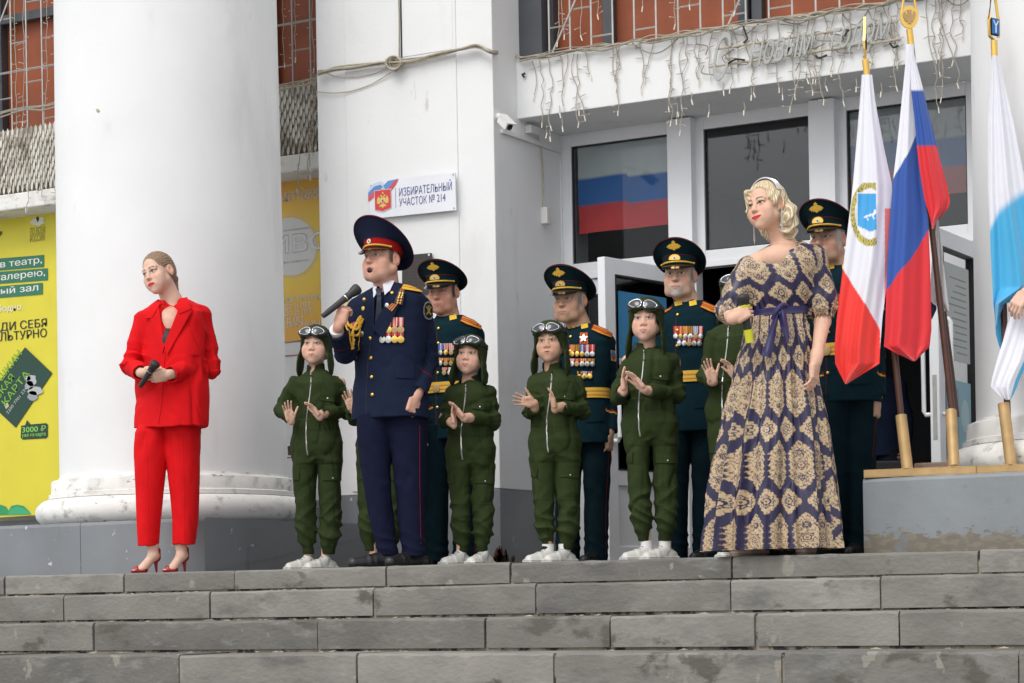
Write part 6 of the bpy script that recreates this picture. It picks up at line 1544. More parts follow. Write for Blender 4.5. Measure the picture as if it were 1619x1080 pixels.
# jewelled head band
hbp = [t.fwd((.0905*math.sin(a), .004, .042+.0965*math.cos(a))) for a in np.linspace(-1.35, 1.35, 40)]
g = [[p+t.R @ np.array([0, d_, 0]) for d_ in (-.018, -.006, .006, .018)] for p in hbp]
MB().sheet(g, .004).build('head_band', M('silver'), fd.e, True, world=False)
for i, p in enumerate(hbp):
    for d_ in (-.013, -.0045, .0045, .013):
        if (i+int(d_*100)) % 1 == 0: c_ = p+t.R @ np.array([0, d_, 0]); n_ = c_-t.fwd((0, d_, .03)); MB().disc(c_, n_, .0036, .005, 6, dome=.002).build('gem', M('black_patent' if (i*3+int(d_*1000)) % 3 == 0 else 'chrome'), fd.e, world=False)
for sx in (1, -1):
    for o_ in (-.0035, 0, .0035):
        a = t.fwd((.086*sx, .004+o_, -.036)); MB().tube([a, a-(0, 0, .065), a-(0, 0, .125+abs(o_)*-4)], .0016, 5).build('earring_strand', M('silver'), fd.e, True, world=False)
# dress
SPL = [(509, 1181, 1275), (497, 1184, 1273), (485, 1182, 1276), (470, 1178, 1285), (450, 1176, 1291), (430, 1176, 1295), (415, 1180, 1296), (403, 1190, 1292), (393, 1203, 1284), (383, 1222, 1268)]
SK = [(500, 1182, 1275), (512, 1180, 1277), (540, 1173, 1284), (600, 1156, 1293), (660, 1141, 1303), (720, 1128, 1312), (780, 1117, 1320), (830, 1110, 1326), (872, 1106, 1331)]
D_ = Field(*grid_for((fd.L(1095, 800)[0], -.34, .03), (fd.L(1345, 800)[0], .42, fd.z(375)), .0043))
D_.loft(fd.rows(SPL, .66, -28), .02, -28, n=2.1)
zw, zh = fd.z(500), fd.z(872)
def skf(th, Z):
    s_ = np.clip((zw-Z)/(zw-zh), 0, 1); return (s_**.7*.026*(1-2*np.abs(np.sin(th*6+.8*np.sin(th*3)+s_*.6))**.8)+s_**.8*.012*np.sin(th*21+s_*2+2*np.sin(th*2))+.006*np.sin(th*9+s_*9)*s_+(1-s_)*.0035*np.sin(th*46)).astype(f32)
D_.loft(fd.rows(SK, .80, -28), .012, -28, fold=skf)
D_.loft([(z, x, y, rx-.055, ry-.055) for z, x, y, rx, ry in fd.rows([(905, 1104, 1333)]+[(py, a, b) for py, a, b in SK if py >= 780], .80, -28)], .003, -28, mode='-')
# puffed elbow sleeves
D_.cap(bR[0]+(-.005, 0, .0), bR[0]*.35+bR[1]*.65, .060, .072, .04); D_.cap(bR[0]*.35+bR[1]*.65, bR[1]+(0, 0, .015), .072, .058, .02); D_.cap(bR[1]+(0, 0, .015), bR[1]*.7+bR[2]*.3, .058, .048, .02)
D_.cap(bL[0], bL[0]*.3+bL[1]*.7+(.006, 0, 0), .066, .080, .045); D_.cap(bL[0]*.3+bL[1]*.7+(.006, 0, 0), bL[1]+(.003, 0, .03), .080, .066, .02); D_.cap(bL[1]+(0, 0, .012), bL[1]-(0, 0, .004), .050, .052, .012)
D_.cap(bL[1]-(0, 0, .0), bL[1]-(0, 0, .06), .046, .06, .004, mode='-')
# wide boat neckline
D_.ell(fd.L(1241, 378, -.080), (.098, .120, .064), .006, ID, '-', rotm(-20, 0, -14)); D_.cap(nb-(0, 0, .04), nb+(0, 0, .15), .062, .07, .004, mode='-')
def dd(p):
    o = arm_folds(p, (bL,), .0045)+creases(p, 13, 47, (1, 1, .45))*.0060+vnoise(p*np.array([1, 1, .6]), 18, 17)*.0040
    for (a, b) in ((bL[0], bL[1]), (bR[0], bR[1])):
        r = p-b; near = np.exp(-((p[:, 2]-b[2]-.03)/.04)**2)*(np.linalg.norm(r, axis=1) < .13); o += near*np.sin(np.arctan2(r[:, 1], r[:, 0])*15+vnoise(p, 20, 2))*.006
    o += np.exp(-((p[:, 2]-fd.z(480))/.05)**2)*np.sin(np.arctan2(p[:, 1], p[:, 0])*18+p[:, 2]*40)*.0025
    return o
D_.disp(dd)
def damask(u, v, U, V):
    """ogee damask in metres: rows of tall cartouches with rosettes between them"""
    CR, NV = np.array([.50, .37, .215]), np.array([.013, .009, .046]); BR = np.array([.17, .07, .05]); DK = np.array([.045, .04, .075])
    col = np.tile(NV, (len(u), 1))
    fu = u/U; a = (fu-np.round(fu)); fv = v/V; b = fv-np.round(fv)
    A = np.abs(a); B = np.abs(b); lob = .030*np.cos(b*75)+.02*np.cos(b*160)
    wt = np.where(B < .17, .40+lob, (.40+lob)*np.clip(1-((B-.17)/.175), 0, 1)**.8)
    tall = A < wt; inner = A < wt-.055
    a2 = (fu-.5)-np.round(fu-.5); b2 = (fv-.5)-np.round(fv-.5)
    ang = np.arctan2(b2/.19, a2/.45); r2 = np.abs(a2)/.45+np.abs(b2)/.19+.06*np.cos(ang*16); ros = r2 < 1
    col[tall | ros] = CR
    x, y = a*U*100, b*V*100   # cm
    busy = tall & inner
    sc_ = np.sin(x*2.9)*np.sin(y*1.9+.6*np.cos(x*1.7))+.45*np.sin(np.hypot(x, y)*3.1)
    col[busy & (np.abs(sc_) < .17)] = DK; col[busy & (sc_ > .80)] = BR
    for cy_, rr in ((0, 2.6), (-6.2, 1.7), (6.2, 1.7)):
        r = np.hypot(x, (y-cy_)); th = np.arctan2(y-cy_, x); m = tall & (r < rr*1.15); col[m] = CR
        col[m & (np.abs(r-rr*(.88+.12*np.cos(8*th))) < .22)] = DK; col[m & (np.abs(r-rr*.5) < .20)] = NV; col[m & (r < rr*.22)] = BR
        col[m & (r < rr*.85) & (r > rr*.6) & (np.abs(np.sin(4*th)) < .30)] = BR
    edge = tall & (A > wt-.035) & (np.cos(b*150) > .2); col[edge] = BR*.7+CR*.3
    x, y = a2*U*100, b2*V*100; r = np.hypot(x, y*.85); th = np.arctan2(y, x)
    col[ros & (np.abs(r-2.9*(.84+.13*np.cos(8*th))) < .24)] = DK; col[ros & (np.abs(r-1.35) < .26)] = NV; col[ros & (r < .5)] = BR; col[ros & (r < 2.3) & (r > 1.75) & (np.abs(np.sin(6*th)) < .4)] = DK
    col[ros & (r2 > .80) & (np.sin(ang*24) > .45)] = BR*.6+CR*.4
    return col
yw = math.radians(-28)
def dcol(V):
    c = np.zeros((len(V), 3)); z = V[:, 2]
    th = np.arctan2(V[:, 1]-.02, V[:, 0]-fd.L(1228, 600)[0]); s_ = np.clip((zw-z)/(zw-zh), 0, 1)
    U = .115
    nper = 16
    sk_ = z < zw
    rad = np.hypot(V[:, 0]-fd.L(1228, 600)[0], V[:, 1]-.02)
    uu = (th+.35*np.sin(th*13+1.4*np.sin(th*3)+s_*1.2)*.10)/(2*math.pi)*nper*U
    c[sk_] = damask(uu[sk_]+.03, z[sk_]-fd.z(684)-.358*.5, U*1.0, .358)
    top = ~sk_; x = V[:, 0]+V[:, 1]*.35
    # bodice: same cloth at rest, columns following the body
    c[top] = damask(x[top]*1.02+.035+(z[top]-zw)*.35, z[top]+.04, .120, .30)
    for (a, b) in ((bL[0], bL[1]), (bR[0], bR[1])):
        ax = (b-a)/np.linalg.norm(b-a); r = V-a; tt = r @ ax; rv = r-tt[:, None]*ax; m = (np.linalg.norm(rv, axis=1) < .105) & (tt > -.03) & (np.abs(V[:, 0]-fd.L(1232, 450)[0]) > .155)
        c[m] = damask(np.arctan2(rv[m, 1], rv[m, 0])*.072+.02, tt[m], .113, .30)
    return c
do = sdf_obj('dress', D_, M('vc_satin'), fd.e, dcol); db = bvh_of(do)
SASH = (.026, .022, .095)
def waistband():
    R = fd.rows(SPL, .66, -28, .007); zr = [r[0] for r in R]; o = np.argsort(zr); g = []
    for z in np.linspace(fd.z(500), fd.z(489), 5):
        v = [np.interp(z, np.array(zr)[o], np.array([r[i] for r in R])[o]) for i in range(1, 5)]; row = []
        for i in range(65):
            th = 2*math.pi*i/64; u, w_ = v[2]*math.cos(th), v[3]*math.sin(th); row.append((v[0]+u*math.cos(yw)-w_*math.sin(yw), v[1]+u*math.sin(yw)+w_*math.cos(yw), z+.006*math.sin(th+.5)))
        g.append(row)
    return MB().sheet(g, -.003, col=SASH).build('sash', M('vc_satin'), fd.e, True, True, world=False)
waistband()
def ribbon(name, pts, w0, w1, dy=-.19, tw=.3, lift=0):
    P_ = smooth_path([fd.L(x, y, dy+l_) for x, y, l_ in pts], 6); n = len(P_); g = []
    for i, p in enumerate(P_):
        s_ = i/(n-1); w_ = w0+(w1-w0)*s_; d = P_[min(i+1, n-1)]-P_[max(i-1, 0)]; d /= np.linalg.norm(d); sd_ = np.cross(d, (0, -1, 0)); sd_ /= np.linalg.norm(sd_)
        g.append([p+sd_*w_*k+np.array([0, -.010*math.cos(k*3)*(1+.5*math.sin(s_*7)), 0]) for k in (-1, -.6, -.2, .2, .6, 1)])
    MB().sheet(g, .0025, col=SASH).build(name, M('vc_satin'), fd.e, True, True, world=False)
ribbon('sash_tail', [(1232, 490, .0), (1225, 512, -.01), (1219, 538, -.015), (1212, 564, -.02)], .010, .026, -.205)
ribbon('sash_tail', [(1236, 486, .0), (1239, 505, -.018), (1243, 524, -.02), (1245, 542, -.02)], .026, .010, -.205)
ribbon('sash_loop', [(1224, 506, .0), (1229, 492, -.022), (1238, 482, -.025), (1247, 484, -.01)], .016, .010, -.20)
kn = fd.L(1233, 495, -.215)
Kf = Field(*grid_for(kn-.04, kn+.04, .003)); Kf.ell(kn, (.012, .010, .015), .004); sdf_obj('sash_knot', Kf, M('vc_satin'), fd.e, lambda V: np.tile(SASH, (len(V), 1)))
for px_, yw_ in ((1196, -50), (1278, -20)):
    q = fd.L(px_, 884, -.02); shoe(fd, 'shoe', q, yw_, .235, (.62, .47, .38), (.35, .26, .2), 'dress', .055, .038)
wr = hc[1]; 
rg = hand_T(fd.L(1290, 573, -.205), hh[1]['aim'], hh[1]['palm'], .98)
MB().tube([rg.fwd((-.010+.0095*math.cos(a), -.004+.0095*math.sin(a), .100)) for a in np.linspace(0, 6.28, 14)[:-1]], .002, 5, closed=True).build('ring', M('silver'), fd.e, True, world=False)
microphone(fd, fd.L(1186, 541, -.245), fd.L(1174, 464, -.285), 'black microphone with a yellow base held by the blonde woman', 1.22, 'black_rubber', (.62, .60, .03), (.62, .60, .03))
# ================================================================ FLAGS ON STANDS
def cam_pt(px, py, D): return P(px, py, D=D)
def pole(name_label, bottom, top, D0, D1, ferrule=None):
    a, b = cam_pt(*bottom, D0), cam_pt(*top, D1); e = empty('flagpole', a, 0, name_label, 'flag', 'flags on poles in the gilt stands')
    MB().tube([a, a+(b-a)*.35], .0165, 14).build('pole', M('brown_pole'), e, True); MB().tube([a+(b-a)*.33, b], .0150, 14).build('upper_pole', M('steel_bar' if False else 'brown_pole'), e, True)
    d = (b-a)/np.linalg.norm(b-a); MB().tube([b-d*.005, b+d*.075], .0165, 14).build('ferrule', M('gold'), e, True)
    return e, b+d*.075, d
def hang(e, name, ys, xl, xr, D, colfn, folds=7, amp=.035, ph=0, N=60, K=130, th=.0016, spread=1.0):
    g = []; cols = []; y0, y1 = ys[0], ys[-1]
    for j in range(K+1):
        py = y0+(y1-y0)*j/K; L_, R_ = np.interp(py, ys, xl), np.interp(py, ys, xr); row = []; s_ = j/K
        for i in range(N+1):
            u = i/N; px = L_+(R_-L_)*u; a = amp*(.25+.9*s_**.8)
            dd = a*math.sin(u*folds+ph+s_*.7)+a*.35*math.sin(u*folds*2.3+ph*2+s_*2.5)+a*.22*math.sin(u*folds*4.1+s_*5)
            row.append(cam_pt(px, py, D+dd)); cols.append(colfn(px, py, u))
        g.append(row)
    return MB().sheet(g, th, cols=cols).build(name, M('vc_flag'), e, True, True)
WHT, BLU, REDF, CYN = (.74, .74, .80), (.010, .070, .34), (.66, .010, .018), (.045, .38, .66)
# -- regional flag with crest (leftmost)
eA, tA, dA_ = pole('white and red regional flag with a gold wreath crest, leftmost of the flags', (1426, 668), (1371, 118), 10.86, 10.80)
sp = MB(); sx_ = RT*.5+FW*.87
def plate(outline, c, ex, th, name, m, e):
    o = [c+ex*x+UP*z for x, z in outline]; n = np.cross(ex, UP); MB().prism([p-n*th/2 for p in o], n*th).build(name, M(m), e)
plate([(-.006, 0), (-.022, .05), (-.026, .09), (-.014, .13), (0, .215), (.014, .13), (.026, .09), (.022, .05), (.006, 0)], tA, RT*.35+FW*.94, .010, 'spear_finial', 'gold', eA)
plate([(-.012, .05), (-.016, .09), (-.008, .13), (.008, .13), (.016, .09), (.012, .05)], tA, RT*.35+FW*.94, .014, 'finial_emblem', 'vc_matte', eA)
def crest(x, y):
    cx, cy = 1376.0, 338.0; dx, dy = (x-cx)/30.0, (y-cy)/50.0; r = math.hypot(dx, dy); a = math.atan2(dy, dx)
    sx2, sy2 = (x-1377)/22.0, (y-336)/31.0
    if x < 1386:
        if abs(sx2) < 1 and -1 < sy2 < 1.0-.35*abs(sx2):
            if abs(sx2) > .93 or sy2 < -.93: return (.75, .75, .78)
            # white goat-like beast on the blue shield: slanting body with legs
            bx, by = x-1377, y-340
            if abs(by+bx*.35) < 1.6 and -11 < bx < 9: return (.80, .80, .84)
            if abs(bx+8-by*.5) < 1.0 and 0 < by < 8 or abs(bx-3-by*.4) < 1.0 and 0 < by < 7: return (.80, .80, .84)
            if abs(bx-7) < 1.6 and -9 < by < -2: return (.80, .80, .84)
            return (.035, .33, .68)
        if .80 < r < 1.03 and dy > -.97:
            leaf = math.sin(a*34+math.sin(r*42)*1.4); return (.08, .07, .03) if leaf < -.72 else ((.60, .50, .10) if leaf < .3 else (.42, .36, .08))
    return None
def colA(x, y, u):
    c = crest(x, y)
    if c: return c
    bx = [1325, 1336, 1352, 1370, 1391, 1400]; by = [405, 430, 456, 483, 520, 540]
    yb = float(np.interp(x, bx, by))
    if x < 1392 and y > yb: return (.82, .022, .012)
    if x > 1399 and y > 330 and u > .80: return (.70, .16, .17)
    if u > .62 and x > 1386: return (.66, .62, .72)
    return WHT
hang(eA, 'flag_cloth', [118, 160, 230, 290, 320, 420, 500, 550, 575, 590, 607], [1363, 1360, 1354, 1349, 1346, 1334, 1324, 1320, 1321, 1328, 1337], [1379, 1384, 1397, 1410, 1412, 1407, 1396, 1392, 1391, 1366, 1339], 10.76, colA, 6, .026, .6, 110, 230)
# -- Russian tricolour
eB, tB, dB_ = pole('white, blue and red tricolour flag hanging second from the left among the flags', (1507, 660), (1441, 70), 10.84, 10.78)
cB = tB+UP*.0
def eagle_plate(e, c, k=1.0):
    out = [(math.cos(a)*.046*k*(1 if a < math.pi or True else 1), .060*k+math.sin(a)*.056*k) for a in np.linspace(-math.pi*.5, math.pi*1.5, 26)[:-1]]
    plate(out, c, RT, .010, 'finial_plate', 'gold', e)
    for s_ in (-1, 1): MB().tube([c+RT*s_*.042*k+UP*.07*k, c+RT*s_*.030*k+UP*.13*k, c+RT*s_*.018*k+UP*.20*k], .006, 8).build('finial_prong', M('gold'), e, True)
    half = [(0, -.034), (.010, -.036), (.007, -.022), (.018, -.026), (.028, -.012), (.036, .006), (.034, .020), (.024, .030), (.020, .016), (.012, .012), (.010, .026), (.014, .034), (.004, .036), (0, .030)]
    o = [c+RT*x*k*.9+UP*(.060+z)*k-FW*.005 for x, z in half+[(-x, z) for x, z in reversed(half[1:-1])]]
    MB().prism(o, -FW*.006).build('eagle', M('gold_paint'), e)
eagle_plate(eB, tB)
def colB1(x, y, u): return WHT if y < 142 else (BLU if y < 231+(x-1455)*.05 else REDF)
def colB2(x, y, u):
    w_b = np.interp(x, [1405, 1414, 1436, 1449, 1460], [300, 280, 243, 212, 190]); b_r = np.interp(x, [1398, 1403, 1420, 1440, 1466, 1475], [470, 459, 433, 411, 368, 352])
    return WHT if y < w_b else (BLU if y < b_r else REDF)
hang(eB, 'flag_cloth', [70, 100, 170, 230, 290, 345, 420, 520, 548, 560, 571], [1433, 1432, 1425, 1419, 1412, 1408, 1403, 1400, 1398, 1420, 1444], [1445, 1447, 1449, 1453, 1459, 1468, 1471, 1473, 1470, 1458, 1447], 10.755, colB2, 5, .020, 2.2)
hang(eB, 'flag_fold', [70, 100, 142, 185, 230, 270, 295, 318, 330, 350, 362], [1438, 1439, 1441, 1446, 1450, 1455, 1459, 1463, 1467, 1472, 1474], [1442, 1449, 1460, 1470, 1481, 1491, 1498, 1503, 1499, 1481, 1476], 10.71, colB1, 6, .018, .3, 40, 70)
# -- plain white pennant behind
eC, tC, dC_ = pole('plain white pennant hanging low behind the tricolour, on its own pole', (1513, 660), (1462, 250), 10.98, 10.95)
hang(eC, 'flag_cloth', [345, 400, 440, 475, 480, 492], [1482, 1475, 1472, 1471, 1475, 1494], [1484, 1490, 1495, 1499, 1500, 1501], 10.90, lambda x, y, u: (.70, .69, .68), 4, .012, 0, 24, 50)
hang(eC, 'flag_corner', [462, 475, 488, 505], [1468, 1469, 1470, 1472], [1473, 1478, 1482, 1474], 10.97, lambda x, y, u: (.03, .04, .14), 3, .006, 0, 10, 12)
# -- white and sky blue flag at the right edge
eD, tD, dD_ = pole('white and sky blue flag at the right edge, with a blue shield finial', (1594, 668), (1573, 88), 10.70, 10.70)
plate([(-.030, .028), (-.030, .108), (.030, .108), (.030, .028)], tD, RT*.8+FW*.6, .022, 'shield_finial', 'vc_matte', eD)
sh_ = MB(); n_ = np.cross(RT*.8+FW*.6, UP); e_ = RT*.8+FW*.6; c_ = tD+UP*.068-n_*.0 
sgn = 1 if n_ @ FW < 0 else -1
sh_.poly([tD+e_*x+UP*z+n_*sgn*.0125 for x, z in ((-.028, .030), (.028, .030), (.028, .106), (-.028, .106))], [(0, 1, 2, 3)], (.02, .16, .45))
for a_, b_ in (((0, .036), (0, .070)), ((0, .070), (-.018, .096)), ((0, .070), (.018, .096))): sh_.tube([tD+e_*a_[0]+UP*a_[1]+n_*sgn*.014, tD+e_*b_[0]+UP*b_[1]+n_*sgn*.014], .0028, 5, (.8, .8, .8))
sh_.build('shield', M('vc_matte'), eD, col=True)
MB().tube([tD+e_*.034+UP*.02, tD+e_*.036+UP*.10, tD+e_*.010+UP*.24, tD-e_*.012+UP*.24, tD-e_*.036+UP*.10, tD-e_*.034+UP*.02, tD], .0075, 8).build('finial_loop', M('gold'), eD, True)
def colD(x, y, u):
    yb = np.interp(x, [1560, 1567, 1580, 1600, 1619, 1700], [385, 366, 340, 322, 309, 280]); s_ = float(smooth(np.array([y-yb]), -16, 5)[0])
    return tuple(np.array(WHT)*(1-s_)+np.array(CYN)*s_)
hang(eD, 'flag_cloth', [88, 140, 200, 300, 360, 420, 455, 480, 498, 515], [1569, 1566, 1563, 1563, 1566, 1568, 1570, 1571, 1573, 1574], [1578, 1590, 1604, 1624, 1640, 1660, 1668, 1590, 1582, 1577], 10.66, colD, 7, .032, 1.0)
hang(eD, 'flag_fold', [495, 530, 560, 590, 602], [1573, 1575, 1584, 1596, 1600], [1588, 1596, 1601, 1603, 1602], 10.72, lambda x, y, u: CYN, 4, .012, 0, 16, 30)
# white cloth gathered in a hand
wc = hang(eD, 'white_drape', [470, 500, 540, 570, 600, 612, 625, 632], [1606, 1596, 1586, 1577, 1569, 1567, 1580, 1590], [1640, 1640, 1632, 1626, 1612, 1608, 1602, 1598], 10.60, lambda x, y, u: (.74, .74, .80) if not (u > .86 and y > 520) else (.05, .36, .62), 5, .028, .4, 40, 60)
# ---- stands
def stand(label, x0, x1, y0, y1, sockets, D):
    a, b = cam_pt(x0, y0, D), cam_pt(x1, y1, D-.20); a[2] = b[2] = .385+.022
    d = (b-a)/np.linalg.norm(b-a); n = np.cross(d, UP)
    e = empty('flag_stand', a, 0, label, 'flag stand', 'gilt steel flag stands on the plinth')
    m = (a+b)/2; hl = np.linalg.norm(b-a)/2
    mb = MB(); t_ = .004
    for s1, s2, h1, h2 in ((0, 1, .030, t_), (0, -1, .030, t_)): mb.obox(m+UP*s2*.018, d*hl, n*.030, UP*t_/2)
    for s2 in (1, -1): mb.obox(m+n*s2*.028, d*(hl-.0002), n*t_/2, UP*.0155)
    mb.build('base_bar', M('gold_paint'), e, bevel=.001)
    MB().obox(m, d*(hl-.01), n*.025, UP*.014).build('bar_hollow', M('gasket'), e)
    for (bx, by, tx, ty) in sockets:
        p0, p1 = cam_pt(bx, by, D-.05), cam_pt(tx, ty, D-.02); p0 = a+d*float((p0-a) @ d)+UP*.018
        q = MB(); q.tube([p0, p0+(p1-p0)], .0285, 20); q.build('socket_pipe', M('gold_paint'), e, True)
        MB().tube([p1+(p1-p0)*.0005, p1+(p1-p0)*.002], .022, 14).build('pipe_mouth', M('gasket'), e)
        w_ = MB(); w_.tube([p0+.030*np.array([math.cos(t), math.sin(t), .0])+UP*.002 for t in np.linspace(0, 6.28, 14)[:-1]], .004, 5, closed=True); w_.build('weld', M('gold_paint'), e, True)
stand('gilt flag stand with two sockets nearer the steps', 1368, 1545, 757, 745, [(1437, 748, 1425, 657), (1515, 742, 1504, 650)], 10.86)
stand('gilt flag stand cut by the right edge of the photo', 1537, 1700, 746, 735, [(1601, 741, 1587, 638)], 10.68)
# brick lying on the plinth
q = P(1480, 745, D=10.95); bx_ = MB(); bx_.box((q[0]-.10, q[1]-.05, .386), (q[0]+.09, q[1]+.06, .386+.078)); tag(bx_.build('brick', M('brick'), bevel=.008), 'worn brick lying on the plinth behind the flag stand', 'brick')
q2 = P(1521, 746, D=11.0); MB_ = MB(); MB_.box((q2[0]-.06, q2[1]-.03, .386), (q2[0]+.05, q2[1]+.05, .425)); tag(MB_.build('wood_block', M('wood_dark'), bevel=.01), 'small dark wooden block beside the brick on the plinth', 'wood block')

# ================================================================ SIGNS AND BANNERS
EX = np.array([1., 0, 0]); NY = np.array([0, -1., 0])
def pq(mb, pts, Y, col): mb.poly([P(x, y, Y=Y) for x, y in pts], [tuple(range(len(pts)))], col)
def ptext(mb, txt, x0, y0, x1, capy, Y, col, bold=False, ex=None, shear=0.0, spacing=1.0):
    o = P(x0, y0, Y=Y); w_ = float(P(x1, y0, Y=Y)[0]-o[0]); h = float(P(x0, capy, Y=Y)[2]-o[2])
    text_on(mb, txt, o, EX if ex is None else ex, UP, NY, h, w_, col, bold, 0.0, spacing, shear)
def board(name, label, cat, pts, Y, th, col, m='vc_banner'):
    e = empty(name, P(*pts[0], Y=Y), 0, label, cat)
    o = [P(x, y, Y=Y) for x, y in pts]
    MB().prism([p+np.array([0, th, 0]) for p in o], (0, -th+.0006, 0), col).build('panel', M(m), e, col=True); return e
# election sign on the pier
YS = YP-.052
eS = board('election_sign', 'white sign reading polling station No. 214 with a red shield, on the pier', 'sign', [(586, 346), (721.5, 332), (719.5, 272.5), (583, 288)], YS, .012, (.74, .76, .80))
tx = MB(); ptext(tx, 'ИЗБИРАТЕЛЬНЫЙ', 631.5, 310.5, 715, 298, YS-.002, (.10, .12, .30), False); ptext(tx, 'УЧАСТОК № 214', 631.5, 326.5, 705, 314.5, YS-.002, (.10, .12, .30), False); tx.build('lettering', M('vc_matte'), eS, col=True)
em = MB()
pq(em, [(582.5, 300), (590, 291), (600, 287), (606, 288), (609, 298), (600, 303), (590, 311), (582.5, 320)], YS-.0025, (.55, .62, .72))
pq(em, [(582.5, 305), (592, 295), (602, 292), (606, 296), (596, 303), (588, 310), (582.5, 315)], YS-.003, (.10, .25, .55)); pq(em, [(582.5, 311), (592, 302), (602, 299), (609, 299), (600, 304), (590, 313), (582.5, 320)], YS-.0035, (.62, .10, .12))
pq(em, [(606, 294), (614, 286), (624, 284), (630.5, 282.5), (625, 293), (619, 300), (610, 300)], YS-.003, (.12, .28, .56)); pq(em, [(613, 300), (619, 292), (624, 286), (630.5, 282.5), (626, 292), (619, 301)], YS-.0035, (.62, .08, .10))
pq(em, [(592, 301.5), (619, 298), (619.5, 329), (608, 334), (605.5, 336), (603, 334.5), (593, 333)], YS-.004, (.62, .60, .60)); pq(em, [(592.8, 302.2), (618.2, 299), (618.7, 328.5), (607, 333), (605.5, 334.5), (603.5, 333.5), (593.8, 332)], YS-.0045, (.60, .055, .06))
def pt2(x, y): return (605.6+x, 316.5+y-.12*x)
gold_ = (.66, .50, .14)
for s_ in (-1, 1):
    pq(em, [pt2(0, -2), pt2(2*s_, -5), pt2(4*s_, -3), pt2(7*s_, -7), pt2(9*s_, -2), pt2(9.2*s_, 4), pt2(5.5*s_, 6), pt2(3*s_, 3), pt2(0, 4)], YS-.005, gold_)
    pq(em, [pt2(0, -4), pt2(1.6*s_, -8), pt2(4*s_, -8.6), pt2(4.4*s_, -6.8), pt2(2.6*s_, -6), pt2(2*s_, -3), pt2(0, -1)], YS-.0052, gold_)
    pq(em, [pt2(1*s_, 5), pt2(5*s_, 8), pt2(5.6*s_, 10.5), pt2(2.6*s_, 9.6), pt2(0, 12.5), pt2(0, 6)], YS-.0052, gold_)
pq(em, [pt2(-1.4, -10), pt2(1.4, -10), pt2(1, -12.2), pt2(0, -13.2), pt2(-1, -12.2)], YS-.0054, gold_)
pq(em, [pt2(-2.4, -1.5), pt2(2.4, -1.5), pt2(2.2, 3), pt2(0, 5), pt2(-2.2, 3)], YS-.0056, (.62, .62, .6)); pq(em, [pt2(-1.6, -.8), pt2(1.6, -.8), pt2(1.4, 2.6), pt2(0, 4), pt2(-1.4, 2.6)], YS-.006, (.55, .05, .06))
pq(em, [(625.2, 297.5), (625.8, 297.4), (626.4, 329), (625.8, 329.2)], YS-.002, (.2, .22, .4)); em.build('emblem', M('vc_matte'), eS, col=True)
for x, y in ((587, 294), (717, 276), (718, 329), (588, 341)): MB().disc(P(x, y, Y=YS-.001), NY, .006, .003, 8).build('screw', M('steel_bar'), eS)
# granite plaque behind the officer
eP = board('memorial_plaque', 'dark stone memorial plaque on the pier behind the officer', 'plaque', [(636, 468), (683, 464), (681.5, 400), (636, 404)], YP-.045, .02, (.035, .032, .030), 'vc_satin')
lt = MB(); rr_ = random.Random(5)
for i in range(10):
    x = 646; 
    while x < 676:
        w_ = rr_.uniform(2, 6); pq(lt, [(x, 413+i*5.2), (min(x+w_, 678), 412.7+i*5.2), (min(x+w_, 678), 410.9+i*5.2), (x, 411.2+i*5.2)], YP-.0462, (.085, .055, .045)); x += w_+1.5
lt.build('engraved_lines', M('vc_matte'), eP, col=True); MB().disc(P(679, 403, Y=YP-.046), NY, .008, .004, 10).build('screw', M('silver'), eP)

# yellow card banner on the left wall
YBn = 12.86; YEL = (.66, .58, .035)
eY = board('banner', 'tall yellow banner advertising a culture card, left of the column', 'banner', [(-60, 822), (96, 812), (93, 322), (-60, 345)], YBn, .01, YEL)
b_ = MB(); WB = (.62, .62, .62)
MBx = MB(); pq(MBx, [(93, 322), (99, 321), (101, 745), (96, 745)], YBn-.002, (.66, .67, .70)); pq(MBx, [(95.5, 712), (101, 708), (101, 752), (95.5, 750)], YBn-.003, (.62, .10, .05)); MBx.build('white_border', M('vc_banner'), eY, col=True)
YT = YBn-.004
for (y0, y1, x1, txt, tx1) in ((409, 426.5, 70, 'в театр,', 67), (430, 447.5, 76, 'галерею,', 72), (453, 470, 68, 'ный зал', 61)):
    sb_ = MB(); pq(sb_, [(-30, y1+3.5), (x1, y1-5.5+1), (x1, y0-7+1), (-30, y0+2)], YT, (.035, .17, .10)); sb_.build('text_strip', M('vc_matte'), eY, col=True)
    x0 = {409: 1, 430: -5, 453: -9}[y0]; ptext(b_, txt, x0, y1-3.5+.2, tx1, y1-13.5, YT-.001, (.74, .74, .72), True)
ptext(b_, 'свободно.', -25, 496, 37, 486, YT, (.74, .74, .62), True)
ptext(b_, 'ВЕДИ СЕБЯ', -19, 525.5, 74.5, 513, YT, (.02, .03, .03), True); ptext(b_, 'КУЛЬТУРНО', -19, 541.5, 74.5, 528.5, YT, (.02, .03, .03), True)
ptext(b_, 'ПО ВСЕЙ', 48, 371.5, 71.5, 361, YT, (.22, .20, .05)); ptext(b_, 'РОССИИ', 48, 383, 71, 372.5, YT, (.22, .20, .05))
mp_ = MB(); pq(mp_, [(48, 350), (53, 346), (60, 344), (66, 343), (72, 345), (69, 349), (71, 353), (66, 355), (62, 358), (57, 356), (50, 355)], YT, (.70, .70, .60)); pq(mp_, [(57.6, 344), (60, 342.5), (62.4, 344), (62.2, 347), (60, 352), (57.8, 347)], YT-.001, (.03, .05, .05)); mp_.build('map_symbol', M('vc_matte'), eY, col=True)
ic_ = MB(); pq(ic_, [(-2, 367), (3, 365), (4, 369), (0, 374), (-4, 372)], YT, (.10, .10, .04)); ic_.build('pointer_symbol', M('vc_matte'), eY, col=True); b_.build('lettering', M('vc_matte'), eY, col=True)
cdm = MB(); pq(cdm, [(40, 549), (83, 590), (25, 676), (-22, 632)], YT-.002, (.018, .058, .042)); 
